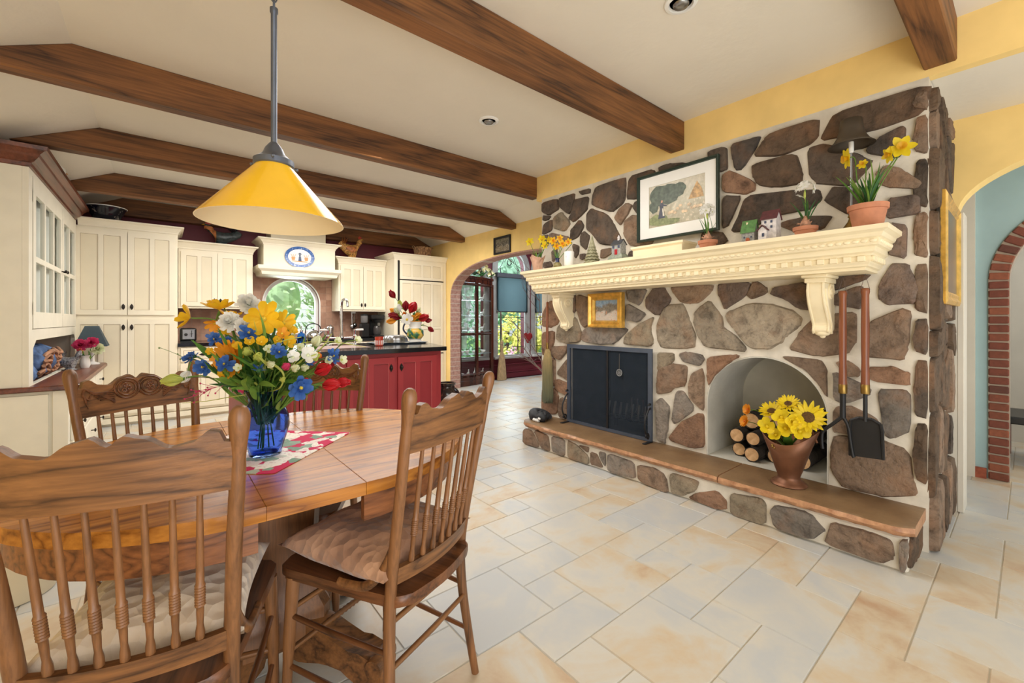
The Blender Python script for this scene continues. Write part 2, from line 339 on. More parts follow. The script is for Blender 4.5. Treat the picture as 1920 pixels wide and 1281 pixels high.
FRONT = '''d 3.151,2.4 2.943,2.383 2.921,2.265 3.056,2.231 3.151,2.278
d 2.872,2.413 2.717,2.391 2.717,2.323 2.741,2.22 2.79,2.189 2.91,2.282 2.917,2.363
d 2.663,2.4 2.582,2.407 2.526,2.372 2.531,2.33 2.628,2.339
d 2.711,2.313 2.546,2.304 2.565,2.185 2.651,2.14 2.729,2.105 2.784,2.142 2.747,2.194
d 2.454,2.389 2.232,2.399 2.144,2.376 2.159,2.176 2.287,2.109 2.503,2.22 2.498,2.283
d 2.111,2.404 1.884,2.388 1.842,2.272 1.842,2.137 2.042,2.174 2.14,2.188
d 1.834,2.393 1.745,2.393 1.607,2.346 1.607,2.268 1.834,2.329
d 3.133,2.245 3.029,2.216 3.07,2.185 3.14,2.188
d 3.009,2.188 3.016,2.071 3.161,2.05 3.14,2.154
o 2.884,2.235 2.765,2.103 2.846,2.034 2.989,2.09 2.996,2.195
d 2.646,2.117 2.599,2.042 2.675,1.953 2.771,1.94 2.765,2.034
p 3.043,2.061 2.778,1.973 2.809,1.895 3.029,1.925
p 3.161,2.041 3.07,2.041 3.07,1.931 3.154,1.913
d 2.514,2.188 2.343,2.107 2.271,2.011 2.197,1.873 2.222,1.815 2.406,1.849 2.514,1.967 2.571,2.011 2.571,2.151
d 2.599,1.998 2.531,1.944 2.576,1.82 2.646,1.882 2.64,1.987
b 2.135,2.159 2.079,2.127 2.121,2.064 2.197,1.982 2.261,2.05 2.202,2.128
d 2.042,2.151 1.97,2.135 1.97,2.043 2.015,2.036 2.074,2.11
b 2.07,2.05 1.884,1.966 1.884,1.785 2.097,1.791 2.163,1.896 2.154,2.014
d 2.747,1.905 2.663,1.875 2.663,1.804 2.711,1.756
b 2.406,1.807 2.302,1.806 2.271,1.765 2.364,1.726 2.416,1.732
p 3.016,1.866 2.949,1.886 2.936,1.819 3.002,1.751
p 3.14,1.765 3.029,1.768 3.009,1.712 3.14,1.707
p 2.651,1.794 2.582,1.794 2.593,1.743 2.64,1.739
p 2.107,1.752 2.07,1.755 2.065,1.708 2.121,1.706
d 1.449,2.387 1.322,2.389 1.312,2.219 1.375,2.211 1.449,2.329
k 1.289,2.387 1.155,2.398 1.108,2.373 1.136,2.302 1.224,2.189 1.265,2.2 1.283,2.28
w 1.043,2.404 0.788,2.384 0.805,2.243 0.995,2.209 1.15,2.255 1.091,2.341
w 0.72,2.417 0.315,2.391 0.348,2.234 0.541,2.214 0.787,2.236
w 1.158,2.203 0.905,2.203 0.876,2.069 0.883,2.012 1.019,2.019 1.124,2.063 1.154,2.125
d 0.847,2.211 0.764,2.217 0.597,2.098 0.544,2.048 0.609,1.967 0.64,1.936 0.798,1.986 0.836,2.041
r 1.351,2.186 1.295,2.204 1.141,2.085 1.141,2.031 1.201,2.017 1.351,2.071
d 1.351,2.042 1.223,2.013 1.309,1.833 1.351,1.812
d 1.192,2.006 0.905,1.975 0.791,1.948 0.781,1.888 0.84,1.843 1.011,1.843 1.175,1.773 1.286,1.782 1.263,1.835
d 0.724,1.956 0.647,1.929 0.544,1.859 0.579,1.775 0.653,1.774 0.767,1.877
d 0.98,1.793 0.861,1.806 0.724,1.788 0.771,1.715 0.92,1.723 0.995,1.77
k 0.585,2.106 0.503,2.17 0.412,2.201 0.412,2.089 0.436,2.031
b 0.532,1.984 0.48,2.011 0.42,1.969 0.346,1.878 0.367,1.855 0.469,1.886 0.52,1.914
p 0.486,1.831 0.354,1.827 0.357,1.725 0.486,1.72
p 0.469,1.702 0.401,1.676 0.409,1.5 0.486,1.535 0.425,1.643
w 1.493,1.815 1.355,1.793 1.313,1.729 1.355,1.697 1.513,1.719
p 0.469,1.481 0.401,1.474 0.364,1.359 0.372,1.265 0.486,1.263 0.52,1.299 0.52,1.369
b 0.563,1.17 0.426,1.244 0.388,1.215 0.401,1.047 0.418,0.973 0.577,0.979
r 0.563,0.921 0.46,0.935 0.397,0.907 0.394,0.84 0.558,0.85
g 0.524,0.807 0.393,0.812 0.394,0.599 0.469,0.549 0.495,0.567
b 0.714,0.515 0.504,0.53 0.401,0.497 0.384,0.356 0.368,0.283 0.486,0.233 0.673,0.228 0.729,0.318 0.732,0.417
g 0.724,0.888 0.549,0.804 0.558,0.767 0.673,0.702 0.719,0.72
b 0.714,0.683 0.634,0.696 0.531,0.653 0.5,0.543 0.624,0.54 0.724,0.532
b 0.714,0.939 0.644,0.95 0.596,0.906 0.605,0.863 0.663,0.863
p 0.729,1.32 0.586,1.379 0.591,1.242 0.673,1.256 0.724,1.269
d 0.729,1.432 0.545,1.429 0.586,1.397 0.724,1.344
p 1.89,1.431 1.791,1.433 1.732,1.331 1.838,1.221 1.886,1.23 1.953,1.287 1.949,1.358
t 1.745,1.434 1.416,1.432 1.423,1.386 1.517,1.305 1.593,1.3 1.663,1.317 1.712,1.379
p 1.381,1.436 1.163,1.432 1.197,1.341 1.337,1.248 1.381,1.363
b 1.157,1.431 1.124,1.432 1.067,1.387 1.07,1.352 1.166,1.317 1.191,1.348
s 1.803,1.268 1.745,1.297 1.636,1.301 1.585,1.168 1.543,1.066 1.555,0.986 1.616,0.972 1.82,0.965 1.851,1.026 1.864,1.12
s 1.51,1.276 1.437,1.317 1.354,1.21 1.34,1.127 1.274,1.087 1.197,0.996 1.21,0.973 1.466,0.99 1.517,1.053 1.555,1.153 1.551,1.226
s 1.31,1.237 1.185,1.288 1.053,1.284 0.93,1.243 0.882,1.194 0.893,1.145 0.963,1.083 0.985,1.045 1.059,0.997 1.148,0.992 1.203,1.029 1.267,1.115 1.327,1.196
p 1.036,1.385 0.963,1.396 0.851,1.41 0.821,1.235 0.893,1.249 0.963,1.306 1.047,1.341
t 0.947,1.001 0.884,1.111 0.803,1.207 0.615,1.226 0.617,1.063 0.655,0.989 0.803,0.967
o 1.851,0.925 1.712,0.929 1.712,0.865 1.829,0.79 1.851,0.792
g 1.671,0.931 1.616,0.946 1.495,0.931 1.477,0.897 1.51,0.848 1.632,0.867
b 1.843,0.799 1.734,0.849 1.604,0.846 1.622,0.689 1.706,0.67 1.744,0.63 1.858,0.601 1.858,0.706
t 1.573,0.789 1.482,0.839 1.477,0.524 1.586,0.608 1.591,0.719
r 1.455,0.92 1.261,0.946 1.235,0.938 1.3,0.892 1.402,0.79 1.445,0.715 1.459,0.77
g 1.818,0.575 1.744,0.515 1.763,0.342 1.783,0.23 1.853,0.242 1.868,0.531
g 1.696,0.645 1.636,0.653 1.546,0.529 1.706,0.393 1.73,0.419
r 1.763,0.27 1.659,0.415 1.533,0.502 1.482,0.506 1.477,0.274 1.577,0.242
r 3.043,1.384 2.916,1.305 2.923,1.147 3.043,1.103 3.169,1.123 3.153,1.256
r 3.153,1.057 2.983,1.072 2.983,0.975 3.043,0.833 3.153,0.826
p 2.759,1.424 2.698,1.411 2.691,1.28 2.766,1.209
b 2.684,1.421 2.515,1.374 2.503,1.149 2.611,1.109 2.691,1.3
g 2.138,1.431 1.938,1.429 2.013,1.297 2.122,1.345
g 2.133,1.323 1.948,1.231 2.028,1.161 2.133,1.179
g 2.618,1.089 2.478,1.14 2.111,1.116 2.265,0.975 2.429,0.967 2.631,0.989
o 2.154,1.043 2.028,1.143 1.88,1.209 1.914,1.11 1.885,1.008 1.918,0.972 2.165,0.979
o 2.938,1.104 2.836,1.189 2.698,1.209 2.624,1.039 2.657,0.978 2.822,0.961 2.945,0.987
b 3.02,0.92 2.78,0.937 2.822,0.867 2.908,0.788 3.02,0.823
b 2.787,0.838 2.773,0.593 2.96,0.657
r 2.968,0.608 2.773,0.572 2.773,0.454 2.975,0.495
b 2.894,0.432 2.773,0.408 2.773,0.218 2.916,0.239 2.923,0.343
b 3.161,0.792 2.968,0.805 2.968,0.539 3.09,0.503 3.161,0.593
r 3.169,0.493 2.968,0.507 2.923,0.428 2.945,0.255 3.169,0.239
b 1,0.956 0.776,0.943 0.754,0.902 0.747,0.725 0.793,0.805 0.864,0.885'''
HEARTH = '''b 3.069,0.148 2.955,0.153 2.839,0.017 3.076,0.003
b 2.929,0.163 2.734,0.151 2.71,0.013 2.814,0.014
g 2.692,0.156 2.532,0.157 2.532,0.007 2.686,0.015
o 2.499,0.156 2.413,0.147 2.27,0.08 2.265,0.013 2.499,0.004
b 2.381,0.147 2.26,0.151 2.27,0.103
b 2.25,0.119 2.183,0.117 2.117,0.022 2.245,0.018
g 2.159,0.145 2.094,0.146 2.099,0.034 2.154,0.101
g 2.076,0.15 1.837,0.139 1.825,0.018 2.076,0.011
b 1.809,0.129 1.671,0.146 1.587,0.113 1.563,-0.002 1.805,0.017
o 1.556,0.143 1.351,0.145 1.369,0.078 1.456,0.016 1.544,0.009
r 1.429,0.013 1.358,0.067 1.234,0.119 1.175,0.074 1.179,0.022 1.226,0.002
o 1.155,0.131 0.959,0.153 0.959,0.003 1.155,0.005
g 0.909,0.138 0.781,0.155 0.73,0.14 0.675,0.084 0.737,0.012 0.916,0.011 0.937,0.097
b 0.646,0.141 0.506,0.145 0.414,0.135 0.407,0.053 0.46,0.01 0.681,0.02
g 0.385,0.153 0.356,0.158 0.366,0.01 0.387,0.006'''
# ================================================================== THE SETTING
# floor: a paved field of three tile sizes laid on one repeating lattice, one object
UX, UY, GX, GY = .188, .1912, 1.045, 1.042
tm = NT('stone_look_tiles'); a = tm.n.new('ShaderNodeAttribute'); a.attribute_name = 'Col'
sep = tm.n.new('ShaderNodeSeparateColor'); tm.link(a.outputs['Color'], sep.inputs[0])
v = tm.coord(); f = tm.noise(v, 2.6, 5, .6, .8); g = tm.noise(v, 9, 4, .6)
k = tm.math('ADD', tm.math('MULTIPLY', tm.math('SUBTRACT', f, .5), 1.7), sep.outputs[0])
k = tm.math('ADD', k, tm.math('MULTIPLY', tm.math('SUBTRACT', g, .5), .45))
tc = tm.ramp(k, [(.08, (188, 190, 190)), (.42, (202, 198, 188)), (.68, (201, 184, 158)), (1.0, (182, 148, 118))])
tm.base(tm.mix(sep.outputs[1], tc, (184, 174, 154)))
tm.set(Roughness=.34); tm.b.inputs['Specular IOR Level'].default_value = .45
tm.bump(g, .06, .004)
bm = NB()
FX0, FX1, FY0, FY1 = -2.6, 7.6, -2.2, 7.4
fs = [face(bm, [bm.verts.new(p) for p in [(FX0,FY0,-.004),(FX1,FY0,-.004),(FX1,FY1,-.004),(FX0,FY1,-.004)]])]
paint_faces(bm, fs, (0, 1, 0))
fs2 = [face(bm, [bm.verts.new(p) for p in [(FX0,FY0,-.12),(FX0,FY1,-.12),(FX1,FY1,-.12),(FX1,FY0,-.12)]])]
paint_faces(bm, fs2, (0, 1, 0))
rnd = random.Random(11)
def tile(i, j, w, h):
    x0, x1 = GX+i*UX+.0042, GX+(i+w)*UX-.0042; y0, y1 = GY+j*UY+.0042, GY+(j+h)*UY-.0042
    if x0 < FX0 or x1 > FX1 or y0 < FY0 or y1 > FY1: return
    t = (x0, y0, x1, y1); e = .003
    A = [bm.verts.new(p) for p in [(x0-e,y0-e,-.0045),(x1+e,y0-e,-.0045),(x1+e,y1+e,-.0045),(x0-e,y1+e,-.0045)]]
    T = [bm.verts.new(p) for p in [(x0,y0,0),(x1,y0,0),(x1,y1,0),(x0,y1,0)]]
    fs = [face(bm, T)] + [face(bm, [A[q], A[(q+1) % 4], T[(q+1) % 4], T[q]]) for q in range(4)]
    paint_faces(bm, fs, (rnd.uniform(.18, .62), 0, rnd.random()))
for p in range(-40, 41):
    for q in range(-40, 41):
        i, j = 2+p+3*q, 2*p-q
        if -24 < i < 40 and -24 < j < 40:
            tile(i, j, 2, 2); tile(i-2, j, 2, 1); tile(i-1, j+1, 1, 1)
me_floor = struct('floor', bm, tm.m)

# ceiling: flat field with a slope towards the two long sides
ZC, XL, XR, XS0, XS1 = 2.66, -1.55, 3.8, -.375, 3.50
SL = .455
zl, zr = ZC-(XS0-XL)*SL, ZC-(XR-XS1)*SL
bm = NB()
prism(bm, [(XL, zl), (XS0, ZC), (XS1, ZC), (XR, zr), (XR, ZC+.2), (XL, ZC+.2)], 'XZ', 3.3, 7.1)
prism(bm, [(XL, zl), (XS0, ZC), (3.02, ZC), (3.02, ZC+.2), (XL, ZC+.2)], 'XZ', -1.6, 3.3)
struct('ceiling', bm, m['ceiling'])
bm = NB(); box(bm, (3.02, -1.6, 2.42), (7.2, 3.25, 2.46)); struct('ceiling_hall', bm, m['ceiling'])
bm = NB(); box(bm, (3.0, -1.6, 2.415), (3.06, 3.25, 2.66)); box(bm, (3.06, -1.6, 2.46), (3.8, 3.25, 2.66)); struct('wall_header', bm, m['yellow'])

# walls
def doorway(outer, ar):
    (x0, z0), (x1, z1) = outer[0], outer[2]
    return [(x0, z0)] + [(ar[0][0], z0)] + ar[2:][::-1] + [(ar[1][0], z0), (x1, z0), (x1, z1), (x0, z1)]
def wall(name, outer, holes, plane, t0, t1, mt):
    b = NB(); plate(b, outer, holes, plane, t0, t1); return struct(name, b, mt)
arch1 = arch(4.62, 1.66, 0.0, 1.55, .58, 40, 2.5)
wall('wall_right', doorway(rect(2.9, 0, 7.1, 2.7), arch1), [], 'YZ', 3.8, 3.98, m['yellow'])
arch2 = arch(-.45, .735, 0, 1.84, .34, 32)
wall('wall_hall', doorway(rect(-1.6, 0, .33, 2.42), arch2), [], 'YZ', 3.8, 3.95, m['yellow'])
WA = arch(1.515, .385, .98, 1.43, .385, 28)
wall('wall_back', rect(XL, 0, 3.8, 2.7), [WA], 'XZ', 7.1, 7.28, m['burg'])
bm = NB(); box(bm, (XL-.15, -1.6, 0), (XL, 7.1, 2.7)); struct('wall_left', bm, m['yellow'])
# sunroom beyond the arch
def win(c, hw, z0, sp): return arch(c, hw, z0, sp, hw, 20)
SW = [win(5.5, .37, .47, 2.24), win(6.45, .3, .47, 2.24), win(4.5, .33, .47, 2.0)]
wall('wall_sunroom', rect(3.98, 0, 7.2, 2.9), SW, 'XZ', 6.72, 6.86, m['burg'])
bm = NB(); box(bm, (7.2, -1.6, 0), (7.35, 6.86, 2.9)); struct('wall_far', bm, m['burg'])
bm = NB(); box(bm, (3.98, 3.25, 2.8), (7.2, 6.72, 2.9)); struct('ceiling_sunroom', bm, m['burg'])
bm = NB(); box(bm, (3.98, 3.1, 0), (7.2, 3.22, 2.8)); struct('wall_divider', bm, m['burg'])
bm = NB()
for z in (.02, .12, .28): box(bm, (4.0, 6.69, z), (7.2, 6.72, z+(.09 if z < .1 else .02)), .004)
struct('baseboard_sunroom', bm, m['burg'])
# brick reveal of the wide arch
t = NT('reveal_brick'); v = t.coord((1, 1, 1)); f = t.noise(v, 30, 3)
sp = t.n.new('ShaderNodeSeparateXYZ'); t.link(v, sp.inputs[0])
fz = t.math('FRACT', t.math('MULTIPLY', sp.outputs[2], 13))
t.base(t.mix(t.math('LESS_THAN', fz, .14), t.ramp(f, [(.3, (150, 110, 100)), (.7, (188, 150, 136))]), (188, 172, 158))); t.set(Roughness=.85)
m['reveal'] = t.m
bm = NB()
inn = arch(4.62, 1.64, 0, 1.55, .56, 40, 2.5)
pts_o = arch1[1:] ; 
A = [bm.verts.new((3.795, y, z)) for y, z in arch1[2:]]; Bv = [bm.verts.new((3.985, y, z)) for y, z in arch1[2:]]
A2 = [bm.verts.new((3.795, y, z)) for y, z in inn[2:]]; B2 = [bm.verts.new((3.985, y, z)) for y, z in inn[2:]]
for L in (A, Bv, A2, B2):
    y0 = L[0].co; y1 = L[-1].co
    L.insert(0, bm.verts.new((y0.x, y0.y, 0))); L.append(bm.verts.new((y1.x, y1.y, 0)))
for i in range(len(A)-1):
    for P_, Q_ in ((A, A2), (A2, B2), (B2, Bv), (Bv, A)): face(bm, [P_[i], P_[i+1], Q_[i+1], Q_[i]])
struct('trim_1', bm, m['reveal'])

# the hall on the right: white panel, pale blue wall with a brick arch, room beyond
m['blue'] = M('pale_blue_paint', (160, 188, 192), .7, var=.03)
m['offwhite'] = M('off_white_paint', (214, 208, 194), .6, var=.03)
barch = arch(-.4, .495, 0, 1.47, .495, 30)
wall('wall_blue', doorway(rect(-1.6, 0, .262, 2.42), barch), [], 'YZ', 4.76, 4.9, m['blue'])
bm = NB(); box(bm, (4.72, .262, 0), (4.9, .62, 2.42)); struct('trim_2', bm, m['offwhite'])
bm = NB(); box(bm, (3.78, .255, 0), (3.965, .284, 1.84), .003); box(bm, (3.782, .284, 0), (3.80, .328, 1.84)); struct('trim_3', bm, m['offwhite'])
bm = NB(); box(bm, (4.73, .205, 0), (4.76, .262, .075)); struct('baseboard_hall', bm, M('brick_base', (158, 84, 60), .8, var=.2, vs=30))
tb = NT('red_brick'); a = tb.n.new('ShaderNodeAttribute'); a.attribute_name = 'Col'; v = tb.coord(); f = tb.noise(v, 40, 4)
tb.base(tb.mix(tb.math('MULTIPLY', f, .7), a.outputs['Color'], lin((70, 44, 36)))); tb.set(Roughness=.9); tb.bump(f, .5, .006)
m['brick'] = tb.m
bm = NB(); rb = random.Random(5)
def brick(cy, cz, ang, L=.1, H=.052):
    b2 = NB(); box(b2, (-.0, -L/2, -H/2), (.16, L/2, H/2), .006)
    b2.transform(Matrix.Translation((4.735, cy, cz)) @ Matrix.Rotation(ang, 4, 'X'))
    me = bpy.data.meshes.new('t'); b2.to_mesh(me); b2.free(); n0 = len(bm.faces); bm.from_mesh(me); bpy.data.meshes.remove(me); bm.faces.ensure_lookup_table()
    paint_faces(bm, bm.faces[n0:], rb.choice([(150, 86, 66), (136, 76, 60), (166, 98, 72), (112, 70, 60), (142, 82, 62)]))
z = .03
while z < 1.47: brick(.145, z, 0); brick(-.945, z, 0); z += .064
n = 26
for i in range(n): a_ = PI*(i+.5)/n; brick(-.4+.545*math.cos(a_), 1.47+.545*math.sin(a_), a_)
struct('trim_4', bm, m['brick'])
bm = NB(); _o, _i = arch(-.4, .597, 0, 1.47, .597, 30), arch(-.4, .493, 0, 1.47, .493, 30)
plate(bm, [_o[1]]+_o[2:]+[_o[0], _i[0]]+_i[2:][::-1]+[_i[1]], [], 'YZ', 4.745, 4.9)
struct('trim_5', bm, M('brick_mortar', (168, 152, 136), .9))
m['greywall'] = M('grey_beige_paint', (196, 190, 178), .7, var=.03)
bm = NB(); box(bm, (6.4, -1.6, 0), (6.5, .8, 2.42)); struct('wall_beyond', bm, m['greywall'])
t_ = thing('bench', 'dark wooden bench beyond the brick arch at the right edge', 'bench', (5.55, -.12, 0))
bm = NB(); box(bm, (5.3, -.5, .34), (5.85, .17, .40), .01); obj('seat', bm, m['blackp'], t_)
for x in (5.34, 5.81):
    for y in (.13, -.46): bm = NB(); box(bm, (x-.025, y-.025, 0), (x+.025, y+.025, .34), .004); obj('leg', bm, m['cherry'], t_)

# ceiling beams
def beam(y0, y1, xr, taper, label):
    zb = 2.452; xl = XS0-(ZC-zb)/SL
    p = [(xl, zb), (XS0, ZC)]
    p += [(XS1, ZC), (XS1+(ZC-zb)/SL, zb)] if taper else [(xr, ZC), (xr, zb)]
    if taper:
        k = [(XS1, ZC), (3.8, zr), (3.8, zb)]; p = [(xl, zb), (XS0, ZC)] + k
    b = NB(); prism(b, p, 'XZ', y0, y1, .006)
    tag(obj('ceiling_beam', b, m['beam']), label, 'beam', 'dark wooden ceiling beams')
beam(.225, .345, 3.0, 0, 'short stub of dark ceiling beam ending at the yellow header above the chimney corner')
beam(1.63, 1.745, 3.0, 0, 'dark wooden ceiling beam running from top centre to the yellow header above the framed print')
beam(3.245, 3.352, 3.03, 0, 'long dark ceiling beam passing behind the pendant rod to the far end of the chimney')
beam(4.53, 4.64, 3.8, 1, 'dark tapered ceiling beam passing just above the yellow lamp shade')
beam(5.83, 5.94, 3.8, 1, 'dark tapered ceiling beam ending beside the small picture over the arch')
beam(6.97, 7.095, 3.8, 1, 'dark ceiling beam against the burgundy kitchen wall behind the figurines')
# recessed lights
for (x, y, lb) in ((1.866, 2.543, 'small round recessed ceiling light between the two longest beams'), (1.863, 1.03, 'small round recessed ceiling light at the top edge of the view')):
    t_ = thing('recessed_light', lb, 'ceiling light', (x, y, 2.66), group='recessed ceiling lights')
    bm = NB(); lathe(bm, [(.05, -.001), (.055, -.012), (.072, -.008), (.076, -.001)], (x, y, 2.66), 28); obj('trim_ring', bm, m['white'], t_, smooth=40)
    bm = NB(); lathe(bm, [(.036, -.012), (.032, -.02), (.012, -.024)], (x, y, 2.66), 20); obj('bulb', bm, m['steel'], t_, smooth=60)

# ================================================================== THE STONE FIREPLACE
SC_COL = dict(d=(106, 95, 86), w=(114, 96, 80), k=(92, 86, 82), o=(158, 147, 128), p=(134, 119, 110), b=(154, 133, 115), r=(158, 126, 104), t=(180, 156, 134), s=(178, 167, 149), g=(148, 141, 133))  # darker codes higher up: real tone plus wall shading put into the colour
m['stone'] = attr_mat('field_stone', .8, .4, 11, 1.0, 34, .3)
m['mortar'] = M('lime_mortar', (216, 209, 195), .95, var=.1, vs=9, bump=1.0, bs=22)
m['plaster'] = M('niche_plaster', (206, 204, 194), .95, var=.08, vs=5, bump=.5, bs=10)
fp = thing('fireplace', 'large fieldstone fireplace with raised hearth and arched log niche', 'fireplace', (3.0, 1.7, 0))
YS0, YS1 = .325, 3.17
niche = arch(1.105, .36, .2, .60, .345, 32)
fire = rect(1.90, .21, 2.75, .93)
bm = NB(); plate(bm, rect(YS0, 0, YS1, 2.415), [niche, fire], 'YZ', 3.0, 3.62); box(bm, (3.62, YS0, 0), (3.795, YS1, 2.415))
obj('chimney_breast', bm, m['mortar'], fp)
bm = NB(); plate(bm, arch(1.105, .359, .201, .60, .344, 32), [arch(1.105, .352, .208, .60, .337, 32)], 'YZ', 3.002, 3.6)
box(bm, (3.59, .74, .2), (3.61, 1.47, .95)); box(bm, (2.995, .75, .2), (3.6, 1.46, .222)); obj('niche_lining', bm, m['plaster'], fp)
m['soot'] = M('soot_black', (58, 58, 60), .95, var=.4)
bm = NB(); plate(bm, rect(1.901, .211, 2.749, .929), [rect(1.91, .222, 2.74, .92)], 'YZ', 3.003, 3.6); box(bm, (3.56, 1.9, .21), (3.6, 2.75, .93)); obj('firebox', bm, m['soot'], fp)
rs = random.Random(3)
def stones(bm, T, plane, t, sgn, amp, jit=.010):
    for l in T.split('\n'):
        w = l.split(); col = SC_COL[w[0]]
        poly = [(float(q.split(',')[0]), min(2.375, float(q.split(',')[1]))) for q in w[1:]]
        poly = chaikin(poly, 2, .13)
        cx = sum(p[0] for p in poly)/len(poly); cy = sum(p[1] for p in poly)/len(poly)
        poly = [(p[0]+rs.uniform(-1, 1)*.003, p[1]+rs.uniform(-1, 1)*.003) for p in poly]
        h = amp*rs.uniform(.6, 1.3); k_ = rs.uniform(.9, 1.08); c2 = tuple(max(0, min(255, q*k_)) for q in col)
        tx, ty = rs.uniform(-.03, .03), rs.uniform(-.03, .03)
        rings = []
        for f_, hh in ((1.045, -.004), (1.015, h*.5), (.975, h*.95), (.80, h*1.05), (.4, h*1.1)):
            rings.append([bm.verts.new(to3((cx+(x-cx)*f_, cy+(y-cy)*f_), plane, t+sgn*(hh+((x-cx)*tx+(y-cy)*ty)*f_*(hh > 0)+rs.uniform(-1, 1)*.0030))) for x, y in poly])
        n0 = len(bm.faces)
        skin(bm, rings, cap=False); face(bm, rings[-1]); bm.faces.ensure_lookup_table()
        paint_faces(bm, bm.faces[n0:], c2)
bm = NB(); stones(bm, FRONT, 'YZ', 3.0, -1, .022); obj('stone_facing', bm, m['stone'], fp, smooth=50)
bm = NB(); rj = random.Random(23); gx_, gz_ = [2.995, 3.16, 3.30, 3.46, 3.62, 3.79], [0.0]
while gz_[-1] < 2.2: gz_.append(gz_[-1]+rj.uniform(.2, .34))
gz_.append(2.36); grid = [[(x+(rj.uniform(-.06, .06) if 0 < i < 5 else 0), z+(rj.uniform(-.09, .09) if 0 < j < len(gz_)-1 else 0)) for i, x in enumerate(gx_)] for j, z in enumerate(gz_)]
txt = []
for j in range(len(gz_)-1):
    i = 0
    while i < 5:
        w_ = 2 if i < 4 and rj.random() < .35 else 1
        q_ = [grid[j][i], grid[j][i+w_], grid[j+1][i+w_], grid[j+1][i]]
        if w_ == 2: q_ = [grid[j][i], grid[j][i+1], grid[j][i+2], grid[j+1][i+2], grid[j+1][i+1], grid[j+1][i]]
        cx_, cz_ = sum(p[0] for p in q_)/len(q_), sum(p[1] for p in q_)/len(q_)
        txt.append(rj.choice('wwdbw')+' '+' '.join(f'{cx_+(a_-cx_)*.90:.3f},{cz_+(b_-cz_)*.93:.3f}' for a_, b_ in q_)); i += w_
stones(bm, '\n'.join(txt), 'XZ', YS0, -1, .03); obj('stone_facing', bm, m['stone'], fp, smooth=50)
bm = NB()
for j in range(len(gz_)-1):
    z0, z1 = gz_[j]+.015, gz_[j+1]-.015
    if z0 > .23: stones(bm, rj.choice('wkbd')+f' {YS0+.004:.3f},{z0:.3f} {YS0+.05:.3f},{z0+.02:.3f} {YS0+.058:.3f},{(z0+z1)/2:.3f} {YS0+.045:.3f},{z1:.3f} {YS0+.004:.3f},{z1:.3f}', 'YZ', 3.0, -1, .02)
obj('stone_facing', bm, m['stone'], fp, smooth=50)
bm = NB(); box(bm, (2.67, .358, 0), (3.0, 3.03, .165), .01); obj('hearth_base', bm, m['mortar'], fp)
bm = NB(); stones(bm, HEARTH, 'YZ', 2.672, -1, .018)
prism_pts = [(2.68, .02), (2.84, .01), (2.97, .03), (2.98, .15), (2.80, .16), (2.69, .15)]
obj('stone_facing', bm, m['stone'], fp, smooth=50); bm = NB()
stones(bm, 'w '+' '.join(f'{a:g},{b:g}' for a, b in prism_pts), 'XZ', .358, -1, .014)
obj('stone_facing', bm, m['stone'], fp, smooth=50)
t = NT('hearth_flagstone'); v = t.coord(); f = t.noise(v, 5, 5, .6); g = t.noise(v, 22, 5, .65)
geo = t.n.new('ShaderNodeNewGeometry'); sp = t.n.new('ShaderNodeSeparateXYZ'); t.link(geo.outputs['True Normal'], sp.inputs[0])
top = t.ramp(f, [(.3, (112, 86, 60)), (.7, (140, 112, 80))]); edge = t.ramp(g, [(.3, (150, 104, 74)), (.7, (198, 152, 114))])
t.base(t.mix(t.math('GREATER_THAN', sp.outputs[2], .7), edge, top)); t.set(Roughness=.42); t.bump(g, .35, .01); m['flag'] = t.m
bm = NB(); rs2 = random.Random(9)
for (y0, y1) in ((.336, 1.216), (1.222, 3.10)):
    n = int((y1-y0)/.035); fr = []
    for i in range(n+1):
        y = y0+(y1-y0)*i/n
        e = 0
        if y > 3.0: e = (y-3.0)**2*6
        if y < .42: e = (.42-y)**2*7
        r_ = []
        for (x, z) in ((3.0, .222), (2.655+e, .222), (2.640+e+rs2.uniform(-.003, .003), .215), (2.634+e+rs2.uniform(-.006, .006), .196+rs2.uniform(-.004, .004)), (2.644+e+rs2.uniform(-.007, .007), .178+rs2.uniform(-.004, .004)), (2.675+e, .164+rs2.uniform(-.003, .004)), (3.0, .164)):
            r_.append(bm.verts.new((x, y, z)))
        fr.append(r_)
    skin(bm, fr)
obj('hearth_slab', bm, m['flag'], fp, smooth=35)

# ------------------------------------------------------------------ mantel
mt = thing('mantel_shelf', 'ivory moulded mantel shelf with dentils and two scrolled corbels on the stone wall', 'mantel', (3.0, 1.75, 1.43))
Y0b, Y1b = .525, 2.975
def mring(o, z):
    d = o-.27
    return [(3.0, Y0b-d, z), (3.0-o, Y0b-d, z), (3.0-o, Y1b+d, z), (3.0, Y1b+d, z)]
prof = [(.27, 1.433), (.27, 1.448), (.283, 1.452), (.285, 1.460), (.292, 1.468), (.294, 1.472), (.294, 1.500), (.300, 1.503), (.302, 1.512), (.314, 1.520), (.316, 1.545), (.33, 1.550), (.334, 1.556), (.334, 1.582), (.345, 1.588), (.35, 1.598), (.352, 1.606), (.366, 1.615), (.372, 1.618), (.374, 1.640)]
bm = NB(); rr = [[bm.verts.new(p) for p in mring(o, z)] for o, z in prof]
skin(bm, rr, cap=True); obj('shelf', bm, m['mantel'], mt)
bm = NB(); L = Y1b-Y0b+.05; n = 44
for i in range(n):
    y = Y0b-.02+(L-.01)*(i+.25)/n
    box(bm, (3.0-.31, y, 1.474), (3.0-.29, y+L/n*.55, 1.501), .002)
for k in range(6):
    x = 2.72+k*.045
    for yy in (Y0b-.024-.016, Y1b+.024): box(bm, (x, yy, 1.474), (x+.025, yy+.016, 1.501), .002)
box(bm, (3.0-.297, Y0b-.02, 1.480), (3.0-.288, Y1b+.02, 1.496))
